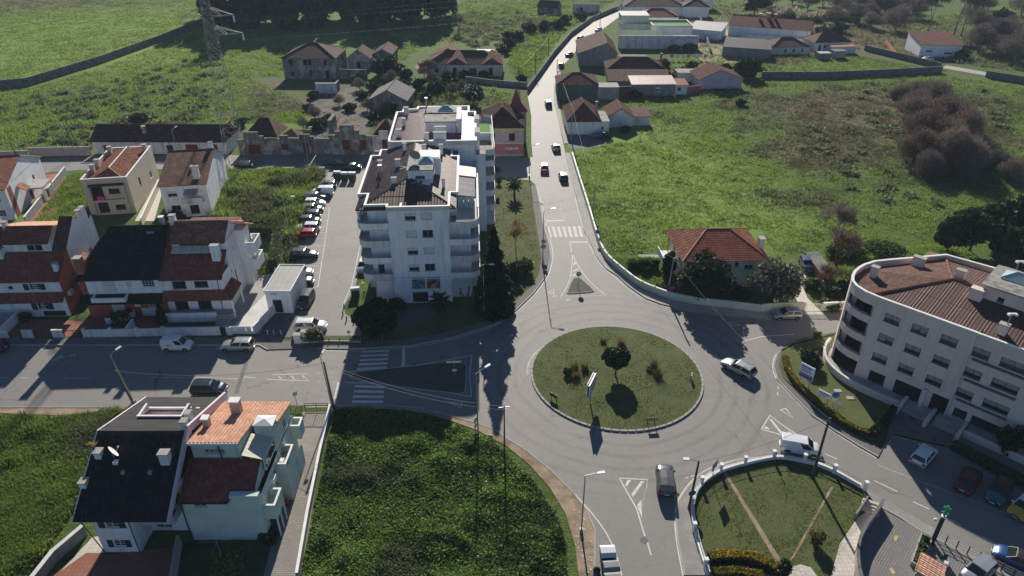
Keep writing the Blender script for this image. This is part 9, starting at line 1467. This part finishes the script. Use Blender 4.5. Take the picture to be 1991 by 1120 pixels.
for i, (p, s, g_) in enumerate((((98.1,155.29), 1.15, 0), ((96,160.54), 1.0, 0), ((104.46,160.54), 1.0, 0), ((91.27,148.72), 1.0, 0), ((94.72,145.6), 1.0, 0), ((100.74,174.01), .9, 0), ((105.91,174.01), 1.1, 0), ((89.21,150.32), .8, 0), ((98.62,145.6), .9, 1), ((103.86,151.94), .9, 1), ((105.33,184.84), .9, 1), ((111.75,189.49), 1.0, 1), ((112.5,180.37), 1.0, 1), ((111.27,171.97), 1.0, 1), ((113.84,199.43), .7, 1), ((109.99,202.05), .6, 1), ((95.06,141.12), .7, 1), ((87.45,141.12), .7, 1), ((105.87,145.6), .7, 1), ((104.52,139.67), .6, 1))):
    src = gb0 if g_ else rb0; first = (i == 0) or (g_ and i == 8); o = src if first else dup(src); o.location = (p[0], p[1], 0); o.scale = (s, s, s*(1.35 if i % 3 else 1.05)); o.rotation_euler = (0, 0, i*1.3)
bare('bare tree in front of the derelict farmhouse', (-20.96,294.47), 6, 'twig_grey', 700, 3, .4, 4, 51); bare('bare tree beside the peeling farmhouse wall', (-25.26,219.13), 6, 'twig_grey', 700, 2, .4, 4, 52); bare('small bare tree with orange leaves by the allotment', (30.54,163.09), 3, 'flower_orange', 60, 1, .5, 3, 53)
pg = thing('pampas_grass', 'plumed pampas grass clump behind the orange house', 'grass', (0, 0, 0), 0, 'pampas grass behind the orange house'); V, F = blades(np.zeros((120, 3)), np.full(120, 2.0), .2, 3, .6); npmesh('leaves', V, F, 'leaf_tuft', pg); V, F = leaf_quads(np.stack([RNG.normal(size=40)*1.0, RNG.normal(size=40)*1.0, RNG.uniform(2.2, 3.2, 40)], 1), .35, 3.5, 2.5); npmesh('plumes', V, F, 'plume', pg)
for i in range(14): p = (112.72,324.87) if i < 1 else ((112.72,324.87)[0]+i*2.6, (112.72,324.87)[1]+random.uniform(-6, 6)); o = pg if i == 0 else dup(pg); o.location = (p[0], p[1], 0); o.rotation_euler = (0, 0, i); o.scale = (1.3, 1.3, random.uniform(1, 1.4))
# rubble in the ruin yard
rq = sample([(-57.96,204.74),(-44.88,210.29),(-33.58,158.76),(-46.15,158.76)], 170, 150, .5); V = []; F = []; k = 0; mbr = MB()
for x, y in rq: s = random.uniform(.08, .3); mbr.prism([(x+s*cos(a+x), y+s*sin(a+x)*.7) for a in (0, 1.7, 3.1, 4.8)], 0, s*random.uniform(.4, 1))
tag(mbr.build('rubble', 'concrete'), 'broken masonry strewn over the ruin yard', 'rubble', kind='stuff')
# litter on the verge
lq = sample([(6.01,51.1),(7.5,50.1),(8.02,47.53),(7.32,42.95),(6.38,42.95),(6.06,46.3)], 60, 40, .3); mbl = MB()
for x, y in lq: s = random.uniform(.03, .08); mbl.prism([(x+s*cos(a+x), y+s*sin(a+x)) for a in (0, 1.7, 3.1, 4.8)], .05, .05+s*.5)
tag(mbl.build('litter', 'cap_white'), 'pale litter scattered along the dirt verge', 'litter', kind='stuff')

# ---------------------------------------------------------------- thin winter haze
hz = MB().box(-2900, 2900, -900, 4200, -1, 60).build('haze', None); hz['kind'] = 'stuff'; hz['label'] = 'thin pale blue winter haze over the whole place'; hz['category'] = 'haze'
hm = bpy.data.materials.new('haze_air'); hm.use_nodes = True; hn = hm.node_tree; [hn.nodes.remove(n) for n in list(hn.nodes) if n.type == 'BSDF_PRINCIPLED']
pv = hn.nodes.new('ShaderNodeVolumePrincipled'); pv.inputs['Color'].default_value = (.66, .82, 1, 1); pv.inputs['Density'].default_value = .00017; pv.inputs['Anisotropy'].default_value = 0
hn.links.new(pv.outputs[0], hn.nodes['Material Output'].inputs['Volume']); hz.data.materials.append(hm)
